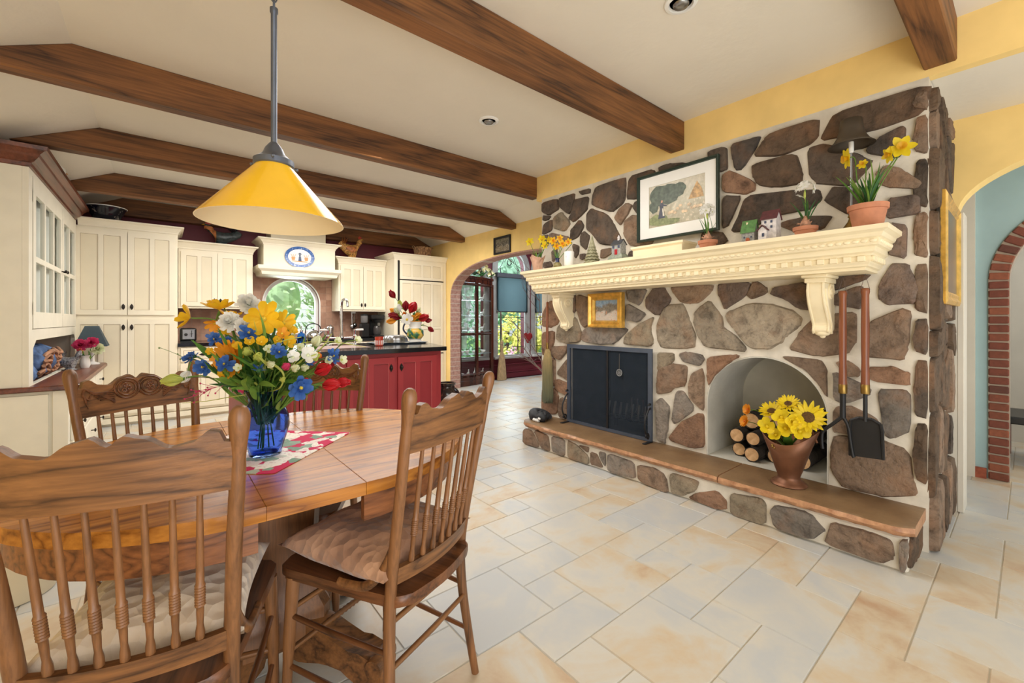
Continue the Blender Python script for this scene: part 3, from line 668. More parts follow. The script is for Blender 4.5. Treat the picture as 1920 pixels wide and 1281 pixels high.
for yy in (Y0b-.034, Y1b+.024): box(bm, (2.71, yy, 1.48), (3.0, yy+.010, 1.496))
obj('dentil_row', bm, m['mantel'], mt)
bm = NB(); n = 74; L2 = Y1b-Y0b+.12
for i in range(n):
    y = Y0b-.06+L2*(i+.5)/n
    ball(bm, (3.0-.336, y, 1.569), (.006, L2/n*.42, .0095), 8, 5)
for k in range(8):
    for yy in (Y0b-.064, Y1b+.064): ball(bm, (2.70+k*.036, yy, 1.569), (.014, .008, .0115), 8, 5)
obj('egg_moulding', bm, m['mantel'], mt, smooth=60)
def corbel(yc):
    w = .042
    c = NB()
    box(c, (2.768, yc-.062, 1.415), (2.995, yc+.062, 1.433), .004); box(c, (2.785, yc-.05, 1.388), (2.995, yc+.05, 1.415), .003)
    side = bez([(2.80, 0, 1.388), (2.795, 0, 1.34), (2.82, 0, 1.27), (2.87, 0, 1.20), (2.90, 0, 1.155), (2.893, 0, 1.125), (2.905, 0, 1.11)], 6)
    prism(c, [(p.x, p.z) for p in side] + [(2.935, 1.10), (2.955, 1.12), (2.995, 1.13), (2.995, 1.388)], 'XZ', yc-w, yc+w, .004)
    for s in (-1, 1):
        # scroll carved on each cheek
        sp_ = [(2.905+.052*(1-t_/22)*math.cos(t_*.62), yc+s*(w+.003), 1.335+.052*(1-t_/22)*math.sin(t_*.62)) for t_ in range(20)]
        tube(c, sp_, .006, 6)
        tube(c, [(p.x+.022, yc+s*(w+.002), p.z-.005) for p in side[4:]], .006, 6)
    for k in (-.036, .036): tube(c, [(p.x-.001, yc+k, p.z) for p in side], .006, 6)
    ball(c, (2.925, yc, 1.108), (.026, .04, .020), 12, 7); ball(c, (2.93, yc, 1.09), (.012, .016, .014), 10, 6)
    return c
for yc in (.755, 2.765): obj('corbel', corbel(yc), m['mantel'], mt, smooth=40, label='scrolled corbel bracket')
# ================================================================== AROUND THE FIRE
# mesh fire screen standing on the hearth in front of the firebox
HZ = .222
t_ = thing('fire_screen', 'black mesh fire screen with scrolled feet in front of the firebox', 'fire screen', (2.955, 2.325, HZ))
ya, yb = 1.875, 2.775
bm = NB(); plate(bm, rect(ya, .225, yb, .955), [rect(ya+.035, .25, yb-.035, .92)], 'YZ', 2.952, 2.968); obj('frame', bm, M('slate_black_iron', (84, 94, 110), .45, .4), t_)
bm = NB(); n = 90; vs = []
for i in range(n+1):
    y = ya+.03+(yb-ya-.06)*i/n; x = 2.966+.004*math.sin(i*1.4)
    vs.append((bm.verts.new((x, y, .245)), bm.verts.new((x, y, .925))))
for p_, q_ in zip(vs, vs[1:]): face(bm, [p_[0], q_[0], q_[1], p_[1]])
obj('mesh_curtain', bm, m['screen'], t_)
bm = NB(); box(bm, (2.956, 2.30, .25), (2.964, 2.318, .93)); obj('centre_bar', bm, m['iron'], t_)
for yc in (ya+.012, yb-.012):
    s = 1 if yc < 2.3 else 1
    sc = [(0, 0, .0), (-.06, 0, .004)]
    b = NB()
    cv = []
    for k in range(30):
        a_ = k/29
        if a_ < .3: q = a_/.3; ang = 3.6-q*4.6; r_ = .028*(.55+.45*q); p = (-.045+r_*math.cos(ang), .055+r_*math.sin(ang))
        elif a_ < .7: q = (a_-.3)/.4; p = (-.03-.055*math.sin(q*PI)*1.0+.02*q, .03+.24*q)
        else: q = (a_-.7)/.3; ang = -2.2+q*5.2; r_ = .024*(1-.4*q); p = (-.02+r_*math.cos(ang)+.01, .285+r_*math.sin(ang))
        cv.append((2.95+p[0], yc, HZ+p[1]))
    tube(b, bez(cv, 2), .0075, 6); box(b, (2.86, yc-.014, HZ), (2.968, yc+.014, HZ+.008), .002)
    obj('scroll_foot', b, m['iron'], t_, smooth=50)
t2 = thing('screen_pull', 'small round filigree ornament hanging on the fire screen mesh', 'ornament', (2.945, 2.175, .74))
bm = NB(); 
for k in range(18): a_ = 2*PI*k/18; ball(bm, (2.945, 2.175+.026*math.cos(a_), .742+.026*math.sin(a_)), .006, 6, 4)
for k in range(9): a_ = 2*PI*k/9; ball(bm, (2.945, 2.175+.013*math.cos(a_), .742+.013*math.sin(a_)), .0055, 6, 4)
ball(bm, (2.945, 2.175, .742), .006, 6, 4); obj('medallion', bm, m['steel'], t2, smooth=60)
bm = NB(); tube(bm, [(2.945, 2.175, .77), (2.946, 2.175, .90)], .002, 5); obj('cord', bm, m['steel'], t2)
# grate inside
t3 = thing('fire_grate', 'black iron log grate behind the fire screen', 'grate', (3.28, 2.2, .222))
bm = NB()
for k in range(8): y = 1.97+k*.062; tube(bm, bez([(3.12, y, .46), (3.10, y, .34), (3.18, y, .31), (3.42, y, .31), (3.46, y, .44)], 5), .010, 6)
obj('bars', bm, m['steel'], t3, smooth=50)
bm = NB()
for x in (3.2, 3.4): box(bm, (x-.01, 1.95, .29), (x+.01, 2.43, .31))
for x in (3.2, 3.4):
    for y in (1.98, 2.40): box(bm, (x-.01, y-.01, .222), (x+.01, y+.01, .30))
obj('stand', bm, m['iron'], t3)

# sleeping cat figurine
t_ = thing('cat_figurine', 'black sleeping cat figurine with white paws on the left hearth end', 'cat figurine', (2.83, 2.985, HZ))
bm = NB()
secs = []
for k in range(15):
    a_ = R(-20)+k/14*R(250); w = math.sin(PI*min(1, (k+1.2)/16))**.5
    c = V((2.83+.052*math.cos(a_), 2.985+.075*math.sin(a_), HZ+.036*w)); d = V((math.cos(a_), math.sin(a_)*1.3, 0)).normalized()
    secs.append((c, d*.042*w, V((0, 0, 1))*.040*w))
loft(bm, secs, 14); ball(bm, (2.83, 2.985, HZ+.03), (.05, .07, .032), 16, 8)
ball(bm, (2.775, 2.93, HZ+.036), (.036, .04, .034), 14, 8)
for dy in (-.024, .018): lathe(bm, [(.014, 0), (.009, .014), (.001, .026)], (2.785, 2.93+dy, HZ+.058), 8)
tube(bm, bez([(2.86, 3.05, HZ+.02), (2.80, 3.07, HZ+.016), (2.765, 3.03, HZ+.014), (2.76, 2.99, HZ+.014)], 6), [.015]*13+[.013]*6, 8)
CATS = Matrix.Translation((2.83, 2.985, HZ)) @ Matrix.Scale(1.3, 4) @ Matrix.Translation((-2.83, -2.985, -HZ))
bm.transform(CATS); obj('body', bm, M('black_fur_paint', (38, 40, 44), .6, var=.3, vs=30), t_, smooth=70)
bm = NB()
for k, (y, z) in enumerate(((2.965, .012), (2.985, .013), (2.945, .012))): ball(bm, (2.752, y, HZ+z), (.018, .0125, .012), 10, 6)
ball(bm, (2.742, 2.925, HZ+.03), (.009, .014, .009), 8, 5); bm.transform(CATS); obj('white_paws', bm, m['white'], t_, smooth=70, label='white paws and muzzle')

# copper coal scuttle
sx, sy = 2.83, .895
t_ = thing('coal_scuttle', 'flared copper coal scuttle full of sunflowers on the hearth', 'bucket', (sx, sy, HZ))
m['copper'] = M('aged_copper', (128, 86, 62), .42, .6, var=.25, vs=5)
bm = NB(); prof_ = [(.02, .0), (.086, .0), (.09, .006), (.078, .02), (.060, .034), (.056, .05), (.07, .09), (.10, .19), (.128, .285)]
rg = []
for r_, z in prof_:
    row = []
    for i in range(36):
        a_ = 2*PI*i/36; lip = max(0, z-.09)/.2; dy = math.sin(a_)
        zz = z+.05*lip*abs(dy)**2.2 - .035*lip*max(0, -math.cos(a_))**2
        row.append(bm.verts.new((sx+r_*math.cos(a_), sy+r_*dy*(1+.18*lip), HZ+zz)))
    rg.append(row)
skin(bm, rg, cap=False); face(bm, rg[0][::-1])
o = obj('pail', bm, m['copper'], t_, smooth=60)
md = o.modifiers.new('wall', 'SOLIDIFY'); md.thickness = .003
bm = NB(); lathe(bm, [(.088, 0), (.093, .005), (.09, .012), (.080, .02), (.076, .018)], (sx, sy, HZ), 32); obj('foot_ring', bm, m['copper'], t_, smooth=50)
bm = NB(); tube(bm, bez([(sx, sy-.14, HZ+.27), (sx+.03, sy-.08, HZ+.37), (sx+.04, sy, HZ+.405), (sx+.03, sy+.08, HZ+.37), (sx, sy+.14, HZ+.27)], 8), .006, 8); obj('bail_handle', bm, m['copper'], t_, smooth=60)
bm = NB()
for k in range(9): a_ = PI+2*PI*k/9; ball(bm, (sx-.112+.004*math.sin(k), sy+.03+.018*math.cos(a_), HZ+.235+.012*math.sin(a_)), .007, 6, 4)
obj('lion_boss', bm, m['brass'], t_, smooth=60)

# flowers -----------------------------------------------------------
def basis(nrm, spin=0):
    n = V(nrm).normalized(); u, v = frame_for(n)
    return n, u*math.cos(spin)+v*math.sin(spin), v*math.cos(spin)-u*math.sin(spin)
def petals(bm, c, nrm, k, L, W, lift=.3, bend=0, cup=.15, r0=.0, spin=0, jit=.1, tip=.1, mid=.55, rg=random, wav=0):
    n, u, v = basis(nrm, spin)
    for i in range(k):
        a_ = 2*PI*i/k + rg.uniform(-jit, jit); rad = u*math.cos(a_)+v*math.sin(a_); lf = lift+rg.uniform(-jit, jit)
        d = rad*math.cos(lf)+n*math.sin(lf); s = n.cross(rad)
        l = L*rg.uniform(1-jit, 1+jit)
        sheet(bm, V(c)+rad*r0, d, s, l, W, bend+rg.uniform(-jit, jit), cup, 5, tip, mid, wav, nrm=n)
rf = random.Random(21)
def flower(kind, c, nrm, size, label, group=None, foot=None, mats=None, leaves=0, name=None):
    """one stem with its bloom; foot = where the stem goes"""
    c = V(c); nrm = V(nrm).normalized()
    nm, cat = dict(cosmos=('yellow_daisy', 'flower'), gerbera=('gerbera', 'flower'), carn=('carnation', 'flower'), anem=('blue_anemone', 'flower'), tulip=('tulip', 'flower'), sun=('sunflower', 'flower'), bud=('flower_bud', 'flower'), small=('small_blossom', 'flower'), daff=('daffodil', 'flower'), thistle=('sea_holly', 'flower'))[kind]
    t_ = thing(name or nm, label, cat, c, 0, group)
    P_ = mats or {}
    b = NB(); cb = NB(); s = size/2; sp = rf.uniform(0, 6)
    if kind == 'cosmos':
        petals(b, c, nrm, 9, s*1.05, s*.5, .30, -.45, .35, s*.1, sp, .14, .5, .72, rf, .03); ball(cb, c+nrm*s*.12, (s*.16,)*3, 8, 6); pm, cm = 'ypet', 'ycen'
    elif kind == 'gerbera':
        petals(b, c, nrm, 28, s, s*.30, .18, -.25, .15, s*.2, sp, .08, .4, .6, rf); petals(b, c+nrm*.004, nrm, 24, s*.8, s*.28, .5, -.2, .15, s*.18, sp+.1, .06, .3, .5, rf); ball(cb, c+nrm*s*.08, (s*.26,)*3, 10, 6); pm, cm = 'opet', 'fcen'
    elif kind == 'sun':
        petals(b, c, nrm, 18, s*.85, s*.28, .2, -.2, .15, s*.3, sp, .1, .12, .45, rf); petals(b, c+nrm*.005, nrm, 15, s*.7, s*.26, .5, -.1, .15, s*.3, sp+.2, .1, .12, .45, rf)
        n_, u_, v_ = basis(nrm); loft(cb, [(c-nrm*s*.05, u_*s*.42, v_*s*.42), (c+nrm*s*.08, u_*s*.42, v_*s*.42), (c+nrm*s*.16, u_*s*.28, v_*s*.28), (c+nrm*s*.13, u_*s*.05, v_*s*.05)], 16); pm, cm = 'ylow', 'fcen'
    elif kind == 'carn':
        for l_ in range(7): petals(b, c-nrm*s*.12, nrm, 9+l_, s*.86, s*.34, 1.45-.25*l_, -.15, .3, s*.06, sp+l_, .16, .85, .85, rf, .07)
        lathe(cb, [(s*.12, 0), (s*.2, s*.3), (s*.25, s*.5)], c-nrm*s*.5, 8, nrm); pm, cm = 'wpet', 'stem'
    elif kind == 'anem':
        petals(b, c, nrm, 9, s*1.05, s*.56, .3, -.1, .4, s*.08, sp, .28, .6, .75, rf, .07); petals(b, c+nrm*.003, nrm, 8, s*.8, s*.48, .75, -.1, .4, s*.06, sp+.4, .28, .6, .75, rf, .07); petals(b, c+nrm*.004, nrm, 7, s*.5, s*.36, 1.1, .3, .4, s*.05, sp+.9, .3, .5, .7, rf, .07); ball(cb, c+nrm*s*.2, (s*.2,)*3, 8, 6); pm, cm = 'bpet', 'ycen'
    elif kind in ('tulip', 'bud'):
        w = 1.0 if kind == 'tulip' else .75
        for l_ in range(2): petals(b, c-nrm*s*.85, nrm, 3, s*2.05, s*1.25*w, .62+.16*l_, -1.5, .5, s*.02, sp+l_*1.05, .05, .15, .5, rf)
        lathe(cb, [(s*.02, -s*.9), (s*.16, -s*.8), (s*.02, -s*.6)], c, 8, nrm); pm, cm = ('rpet' if kind == 'tulip' else 'lime'), 'stem'
    elif kind == 'small':
        petals(b, c, nrm, 5, s, s*.75, .55, -.2, .3, s*.05, sp, .12, .6, .7, rf); ball(cb, c+nrm*s*.15, (s*.18,)*3, 8, 5); pm, cm = 'ypet', 'ycen'
    elif kind == 'daff':
        petals(b, c, nrm, 6, s, s*.62, .1, -.15, .2, s*.1, sp, .1, .15, .5, rf)
        n_, u_, v_ = basis(nrm); rr_ = [ring(cb, c+nrm*s*h_, u_*s*w_, v_*s*w_, 12) for h_, w_ in ((0, .2), (.3, .26), (.5, .3), (.56, .38), (.5, .28), (.1, .12))]
        skin(cb, rr_, True); pm, cm = 'ylow', 'opet'
    elif kind == 'thistle':
        for k in range(26):
            d_ = V((rf.uniform(-1, 1), rf.uniform(-1, 1), rf.uniform(-.2, 1))).normalized(); sheet(b, c, d_, d_.orthogonal(), s, s*.16, 0, .2, 3, .05, .4)
        ball(cb, c, s*.35, 8, 6); pm, cm = 'bpet', 'dgreen'
    pm = P_.get('p', pm); cm = P_.get('c', cm)
    obj('petals', b, m[pm], t_, smooth=70); obj('centre' if kind not in ('tulip', 'bud', 'carn') else 'calyx', cb, m[cm], t_, smooth=70)
    if foot is not None:
        foot = V(foot); b = NB(); mid = c-nrm*min(.09, (c-foot).length*.35)
        tube(b, bez([c-nrm*s*.1, mid, foot.lerp(mid, .45), foot], 5), max(.0014, min(.0028, size*.05)), 6); obj('stem', b, m['stem'], t_, smooth=70)
        for k in range(leaves):
            b = NB(); q = rf.uniform(.25, .75); p = foot.lerp(mid, q); d = (c-foot).normalized()+V((rf.uniform(-1, 1), rf.uniform(-1, 1), rf.uniform(-.1, .5)))*.8
            sheet(b, p, d, d.orthogonal(), rf.uniform(.06, .11), rf.uniform(.014, .024), rf.uniform(-.9, .4), .3, 6, .05, .4); obj('leaf', b, m[rf.choice(['green', 'green2', 'dgreen'])], t_, smooth=70)
    return t_
def foliage(name, label, base, dirs, W, mats, group=None, cat='foliage'):
    t_ = thing(name, label, cat, base, 0, group)
    for d, l in dirs:
        b = NB(); d = V(d); sheet(b, base, d, V((0, 0, 1)).cross(d) if abs(d.normalized().z) < .95 else V((1, 0, 0)), l, W, rf.uniform(-.9, -.1), .25, 8, .04, .4); obj('leaf', b, m[rf.choice(mats)], t_, smooth=70)
    return t_
def eyedir(p): return (EYE-V(p)).normalized()

# sunflowers in the scuttle
BUK = V((sx, sy, HZ+.20))
for px, py, s, dx, lb in ((1515, 783, .165, (.1, -.1, .25), 'large sunflower with a dark eye at the right of the copper scuttle'), (1447, 772, .13, (.5, .3, .5), 'sunflower turned left at the back of the scuttle'), (1478, 758, .11, (0, .2, 1), 'upright sunflower poking up at the back of the scuttle bouquet')):
    p = at(px, py, X=sx-.05); flower('sun', p, eyedir(p)+V(dx), s, lb, foot=BUK)
for px, py, s, lb in ((1438, 800, .115, 'lemon blossom at the left rim of the scuttle'), (1465, 783, .115, 'lemon blossom in the middle of the scuttle'), (1472, 804, .12, 'lemon blossom low over the scuttle lip'), (1499, 810, .12, 'lowest lemon blossom at the front of the scuttle'), (1455, 816, .095, 'small lemon blossom below the others on the scuttle lip'), (1489, 792, .11, 'lemon blossom just left of the large sunflower')):
    p = at(px, py, X=sx-.09); flower('small', p, eyedir(p)+V((rf.uniform(-.2, .2), rf.uniform(-.3, .3), .2)), s, lb, foot=BUK, mats=dict(p='ylow', c='ylow'))
for px, py, s, lb in ((1402, 768, .06, 'upper orange flower reaching left out of the scuttle'), (1397, 790, .065, 'lower orange flower reaching left out of the scuttle')):
    p = at(px, py, X=sx-.02); flower('gerbera', p, eyedir(p)+V((0, .9, .1)), s, lb, foot=BUK, mats=dict(p='opet', c='orange'))
foliage('sunflower_leaves', 'green leaves among the sunflowers in the scuttle', BUK+V((0, 0, .02)), [((-.6, .8, .9), .17), ((-.3, .2, 1), .2), ((-.8, -.2, .6), .15), ((.2, -.6, .9), .19), ((.4, .5, 1), .2), ((-.7, .5, .6), .16)], .05, ['green', 'dgreen'])

# logs
t = NT('log_end'); v = t.coord(); t.base(t.ramp(t.noise(v, 30, 3), [(.3, (190, 148, 104)), (.7, (224, 188, 144))])); t.set(Roughness=.85); m['logend'] = t.m
m['bark'] = M('dark_bark', (48, 42, 38), .95, var=.5, vs=24, bump=1, bs=40)
def log(y, z, r, x0, x1, lb, tilt=0):
    t_ = thing('firewood_log', lb, 'log', (x0, y, z), group='logs in the niche')
    b = NB(); ax = V((1, tilt, 0)).normalized(); L_ = x1-x0
    secs = []; u, v_ = frame_for(ax); rr_ = []
    rl = random.Random(int(y*1e4))
    off = [1+rl.uniform(-.1, .1) for _ in range(18)]
    for k in range(8):
        c = V((x0, y, z))+ax*L_*k/7
        rr_.append([b.verts.new(c+(u*math.cos(2*PI*i/18)+v_*math.sin(2*PI*i/18))*r*off[i]*(1+rl.uniform(-.04, .04))) for i in range(18)])
    skin(b, rr_, cap=True); obj('bark', b, m['bark'], t_, smooth=40)
    b = NB(); lathe(b, [(.001, -.003), (r*.86, -.003), (r*.86, .01)], (x0, y, z), 18, -ax*-1); obj('cut_end', b, m['logend'], t_)
NZ = .222
for y, z, r, x0, lb in ((1.19, NZ+.052, .05, 3.07, 'lowest front log of the niche stack with a pale cut end'), (1.30, NZ+.155, .05, 3.10, 'leftmost log with pale cut end in the niche stack'), (1.19, NZ+.155, .048, 3.09, 'log in the middle of the niche stack above the lowest one'), (1.30, NZ+.05, .048, 3.14, 'dark log at the bottom left of the niche'), (1.08, NZ+.05, .05, 3.16, 'log half hidden behind the scuttle at floor level'), (1.235, NZ+.255, .058, 3.18, 'reddish cut log on the second tier of the niche'), (1.13, NZ+.275, .062, 3.24, 'thick dark log at the top of the niche stack'), (1.03, NZ+.20, .055, 3.22, 'log behind the sunflowers in the niche'), (.92, NZ+.06, .055, 3.14, 'dark log behind the scuttle at the right of the niche'), (.885, NZ+.29, .05, 3.26, 'dark knotted log high at the right of the niche'), (.93, NZ+.175, .055, 3.2, 'log on the right of the niche under the knotted one')):
    log(y, z, r, x0, 3.54, lb)

# hanging fire tools
def tool(yc, zt, lb, name):
    t_ = thing(name, lb, 'fireplace tool', (2.90, yc, zt))
    b = NB(); tube(b, [(2.895, yc-.02, zt-.01), (2.90, yc, zt+.075), (2.895, yc+.02, zt-.01)], .0018, 5); obj('hanging_cord', b, m['twig'], t_)
    b = NB(); lathe(b, [(.012, 0), (.019, -.004), (.020, -.02), (.0165, -.04), (.0185, -.2), (.017, -.4), (.019, -.49), (.0195, -.515)], (2.90, yc, zt), 16); obj('wooden_handle', b, m['cherryz'], t_, smooth=60)
    b = NB(); lathe(b, [(.0195, -.515), (.0205, -.518), (.0205, -.56), (.019, -.565)], (2.90, yc, zt), 16); obj('brass_ferrule', b, m['brass'], t_, smooth=40)
    return t_
m['cherryz'] = wood('turned_handle_wood', (104, 56, 36), (152, 92, 60), 2, 3, .3, 4, .3)
t_ = tool(.655, 1.342, 'log tongs with a wooden handle hanging beside the niche', 'fire_tongs')
bm = NB(); tube(bm, [(2.90, .655, .78), (2.90, .655, .64)], .014, 8)
tube(bm, bez([(2.90, .655, .65), (2.90, .70, .60), (2.90, .745, .55), (2.90, .752, .50), (2.90, .748, .45)], 6), .009, 8)
tube(bm, bez([(2.90, .655, .65), (2.90, .632, .60), (2.90, .622, .52), (2.90, .612, .45), (2.90, .605, .435)], 6), .009, 8)
obj('tongs', bm, m['iron'], t_, smooth=50)
t_ = tool(.558, 1.352, 'ash shovel with a wooden handle hanging at the right of the tongs', 'fire_shovel')
bm = NB(); tube(bm, [(2.90, .558, .79), (2.90, .558, .64)], .010, 8); obj('rod', bm, m['iron'], t_, smooth=50)
bm = NB(); pan = [(-.055, .645), (-.02, .66), (.02, .66), (.05, .645), (.075, .62), (.085, .46), (-.085, .46), (-.07, .62)]
rr_ = []
for k, (dx) in enumerate((0, .03)): pass
outl = [(.558+y*.92, z) for y, z in [(-.03, .655), (.03, .655), (.068, .635), (.072, .60), (.072, .44), (-.078, .45), (-.075, .60), (-.068, .635)]]
prism(bm, outl, 'YZ', 2.905, 2.911, .001)
for a_, b_ in ((7, 6), (6, 5), (2, 3), (3, 4), (0, 7), (1, 2), (0, 1)):
    p, q = outl[a_], outl[b_]; tube(bm, [(2.90, p[0], p[1]), (2.90 if b_ not in (4, 5) else 2.908, q[0], q[1])], .008, 6)
obj('pan', bm, m['iron'], t_, smooth=40)
# hearth broom
t_ = thing('hearth_broom', 'straw hearth broom with a dark wooden handle hanging by the left corbel', 'broom', (2.93, 3.02, 1.36))
bm = NB(); tube(bm, [(2.93, 3.02, 1.36), (2.93, 3.02, 1.43)], .0015, 5); obj('hanging_cord', bm, m['twig'], t_)
bm = NB(); lathe(bm, [(.008, 1.362), (.012, 1.35), (.013, 1.1), (.0125, .96)], (2.93, 3.02, 0), 12); obj('handle', bm, m['cherryz'], t_, smooth=60)
bm = NB(); lathe(bm, [(.013, .96), (.0145, .955), (.0145, .90), (.013, .895)], (2.93, 3.02, 0), 12); obj('brass_ferrule', bm, m['brass'], t_, smooth=40)
t = NT('broom_straw'); v = t.coord((60, 60, 1.5)); f = t.noise(v, 3, 3); gz = t.coord(); sp_ = t.n.new('ShaderNodeSeparateXYZ'); t.link(gz, sp_.inputs[0])
kz = t.math('ADD', t.math('MULTIPLY', sp_.outputs[2], 1.6), 1.62)
t.base(t.mix(t.math('MULTIPLY', f, .7), t.ramp(kz, [(.1, (98, 106, 84)), (.5, (140, 132, 92)), (.85, (196, 170, 116))]), (70, 60, 44))); t.set(Roughness=.9); t.bump(f, .8, .01)
bm = NB(); rr_ = []
for z, w, dpt in ((.90, .014, .014), (.87, .032, .022), (.80, .05, .03), (.6, .062, .034), (.42, .068, .034), (.38, .064, .03)):
    rr_.append([bm.verts.new((2.935+dpt*math.sin(2*PI*i/40)*(1+.1*(i % 2)), 3.02+w*math.cos(2*PI*i/40)*(1+.05*(i % 2)), z+(.02*math.sin(i*2.7) if z < .45 else 0))) for i in range(40)])
skin(bm, rr_); obj('bristles', bm, t.m, t_)

# pictures on the stone
def picture(name, lb, Yc, Zc, W, H, fw, fd, mf, ma=None, matw=0, pic=None, X=2.955, tilt=0, cat='picture'):
    t_ = thing(name, lb, cat, (X, Yc, Zc))
    b = NB(); n0 = rect(Yc-W/2, Zc-H/2, Yc+W/2, Zc+H/2)
    steps = [(0, 0), (0, -fd), (fw*.25, -fd*1.15), (fw*.5, -fd*.75), (fw*.8, -fd*.85), (fw, -fd*.4), (fw, 0)]
    rr_ = [[b.verts.new((X+dx, y, z)) for y, z in rect(Yc-W/2+i_, Zc-H/2+i_, Yc+W/2-i_, Zc+H/2-i_)] for i_, dx in steps]
    skin(b, rr_+[rr_[0]], cap=False); obj('frame', b, mf, t_)
    if matw:
        b = NB(); plate(b, rect(Yc-W/2+fw*.9, Zc-H/2+fw*.9, Yc+W/2-fw*.9, Zc+H/2-fw*.9), [rect(Yc-W/2+fw+matw, Zc-H/2+fw+matw, Yc+W/2-fw-matw, Zc+H/2-fw-matw)], 'YZ', X-fd*.35, X-fd*.2); obj('mount', b, ma, t_, label='white mount')
    i_ = fw+matw-.002
    b = NB(); box(b, (X-fd*.18, Yc-W/2+i_, Zc-H/2+i_), (X-.002, Yc+W/2-i_, Zc+H/2-i_)); obj('print', b, pic, t_)
    return t_
def scene_mat(name, sky, tree, ground, spots, sc=6, rngz=(0, 1), th=.62, axis=2, span=.3):
    """soft painterly landscape: sky above, dark foliage, pale ground with figures"""
    t = NT(name); v = t.coord(); sp_ = t.n.new('ShaderNodeSeparateXYZ'); t.link(v, sp_.inputs[0])
    h = t.math('ADD', t.math('MULTIPLY', sp_.outputs[axis], 1/span), .5)
    f = t.noise(v, sc, 4, .6); g = t.noise(v, sc*4.5, 3, .6)
    hh = t.math('ADD', h, t.math('MULTIPLY', t.math('SUBTRACT', f, .5), .9))
    c = t.ramp(hh, [(.0, ground), (.36, ground), (.46, tree), (.70, tree), (.86, sky)])
    c = t.mix(t.math('MULTIPLY', t.math('GREATER_THAN', g, th), t.math('LESS_THAN', h, .55)), c, spots)
    t.base(t.mix(.25, c, t.ramp(g, [(.3, (70, 60, 50)), (.7, (220, 210, 190))]))); t.set(Roughness=.25); return t.m
gp = M('dark_green_frame', (48, 62, 52), .4, var=.15)
fpr = picture('framed_print', 'large framed farmyard print in a dark green frame leaning on the mantel', 1.679, 2.062, .648, .522, .022, .025, gp, m['white'], .078, scene_mat('farmyard_print', (206, 198, 176), (186, 180, 150), (168, 158, 122), (206, 190, 156), 8, span=.34), X=2.965)
def daub(name, polys, col, k=0):
    b = NB()
    for q_, p_ in enumerate(polys): face(b, [b.verts.new((2.9594-k*.0008-q_*.00005, 1.679-u, 2.062+w)) for u, w in p_])
    obj(name, b, M(name, col, .4, var=.3, vs=40), fpr)
rq = random.Random(5)
def blot(u, w, a_, b_, n=14): return [(max(-.22, min(.22, u+a_*math.cos(i)*rq.uniform(.82, 1.15))), max(-.157, min(.157, w+b_*math.sin(i)*rq.uniform(.82, 1.15)))) for i in [2*PI*q/n for q in range(n)]]
daub('painted_trees', [blot(-.14, .07, .085, .085), blot(-.05, .07, .085, .075), blot(.02, .09, .06, .05), blot(-.18, .0, .045, .05)], (84, 96, 80))
daub('painted_grass', [blot(-.15, -.11, .08, .045), blot(-.05, -.135, .09, .022)], (134, 142, 92))
daub('painted_haystack', [[(.10, .0), (.125, .05), (.165, .12), (.20, .06), (.215, .0)]], (196, 158, 104))
daub('painted_woman', [[(-.145, -.10), (-.085, -.10), (-.10, -.02), (-.128, -.02)], blot(-.115, -.005, .016, .024), [(-.11, .01), (-.07, -.008), (-.07, -.016), (-.11, -.008)]], (62, 64, 80), 1)
daub('painted_apron', [[(-.104, -.085), (-.09, -.085), (-.10, -.025), (-.110, -.025)]], (222, 214, 196), 2)
daub('painted_face', [blot(-.112, .028, .009, .011)], (206, 150, 120), 2)
daub('painted_hens', [blot(-.05+.022*q, -.07+rq.uniform(-.03, .045)+.002*q, .014, .012) for q in range(12)], (226, 200, 164), 1)
picture('gilt_picture', 'small square gilt framed picture under the mantel', 2.315, 1.265, .362, .295, .06, .045, m['gold'], None, 0, scene_mat('hillside_print', (130, 170, 206), (112, 104, 92), (206, 196, 186), (196, 112, 74), 14, span=.18), X=2.965)
# gilt frame on the side of the chimney
t_ = thing('gilt_mirror', 'tall gilt framed picture seen edge on at the side of the chimney', 'picture', (3.4, .29, 1.56))
bm = NB(); rr_ = []
for i_, dy in ((0, .0), (0, -.018), (.02, -.026), (.04, -.016), (.055, -.02), (.075, -.006), (.075, 0)):
    rr_.append([bm.verts.new((x, .29+dy, z)) for x, z in rect(3.08+i_, 1.265+i_, 3.76-i_, 1.85-i_)])
skin(bm, rr_+[rr_[0]], cap=False); obj('frame', bm, m['gold'], t_)
bm = NB(); box(bm, (3.14, .28, 1.32), (3.70, .289, 1.80)); obj('print', bm, M('sheen_brown_print', (120, 100, 78), .25, .3), t_)
bm = NB(); box(bm, (3.05, .29, 1.30), (3.7, .302, 1.83)); obj('backing', bm, m['blackp'], t_)
# ================================================================== ON THE MANTEL
MZ = 1.641
def mpos(px, X=2.76): p = at(px, 480, X=X); return p.x, p.y
def pot(b, x, y, z, r, h, rim=.2):
    lathe(b, [(r*.66, 0), (r*.72, .002), (r*.93, h*.78), (r*.94, h*.78), (r*1.02, h*.8), (r*1.04, h), (r*.93, h), (r*.9, h*.85)], (x, y, z), 28)
def bladed(t_, base, n, L, W, spread, mats, rr, lean=(0, 0)):
    for k in range(n):
        b = NB(); a_ = rr.uniform(0, 2*PI); s = rr.uniform(.2, 1)*spread
        d = V((math.cos(a_)*s+lean[0], math.sin(a_)*s+lean[1], 1)); p = V(base)+V((math.cos(a_), math.sin(a_), 0))*rr.uniform(0, .025)
        sheet(b, p, d, d.orthogonal() if k % 2 else V((math.sin(a_), -math.cos(a_), 0)), L*rr.uniform(.65, 1.05), W, -rr.uniform(.1, .7), .35, 8, .1, .35); obj('leaf', b, m[rr.choice(mats)], t_, smooth=70)
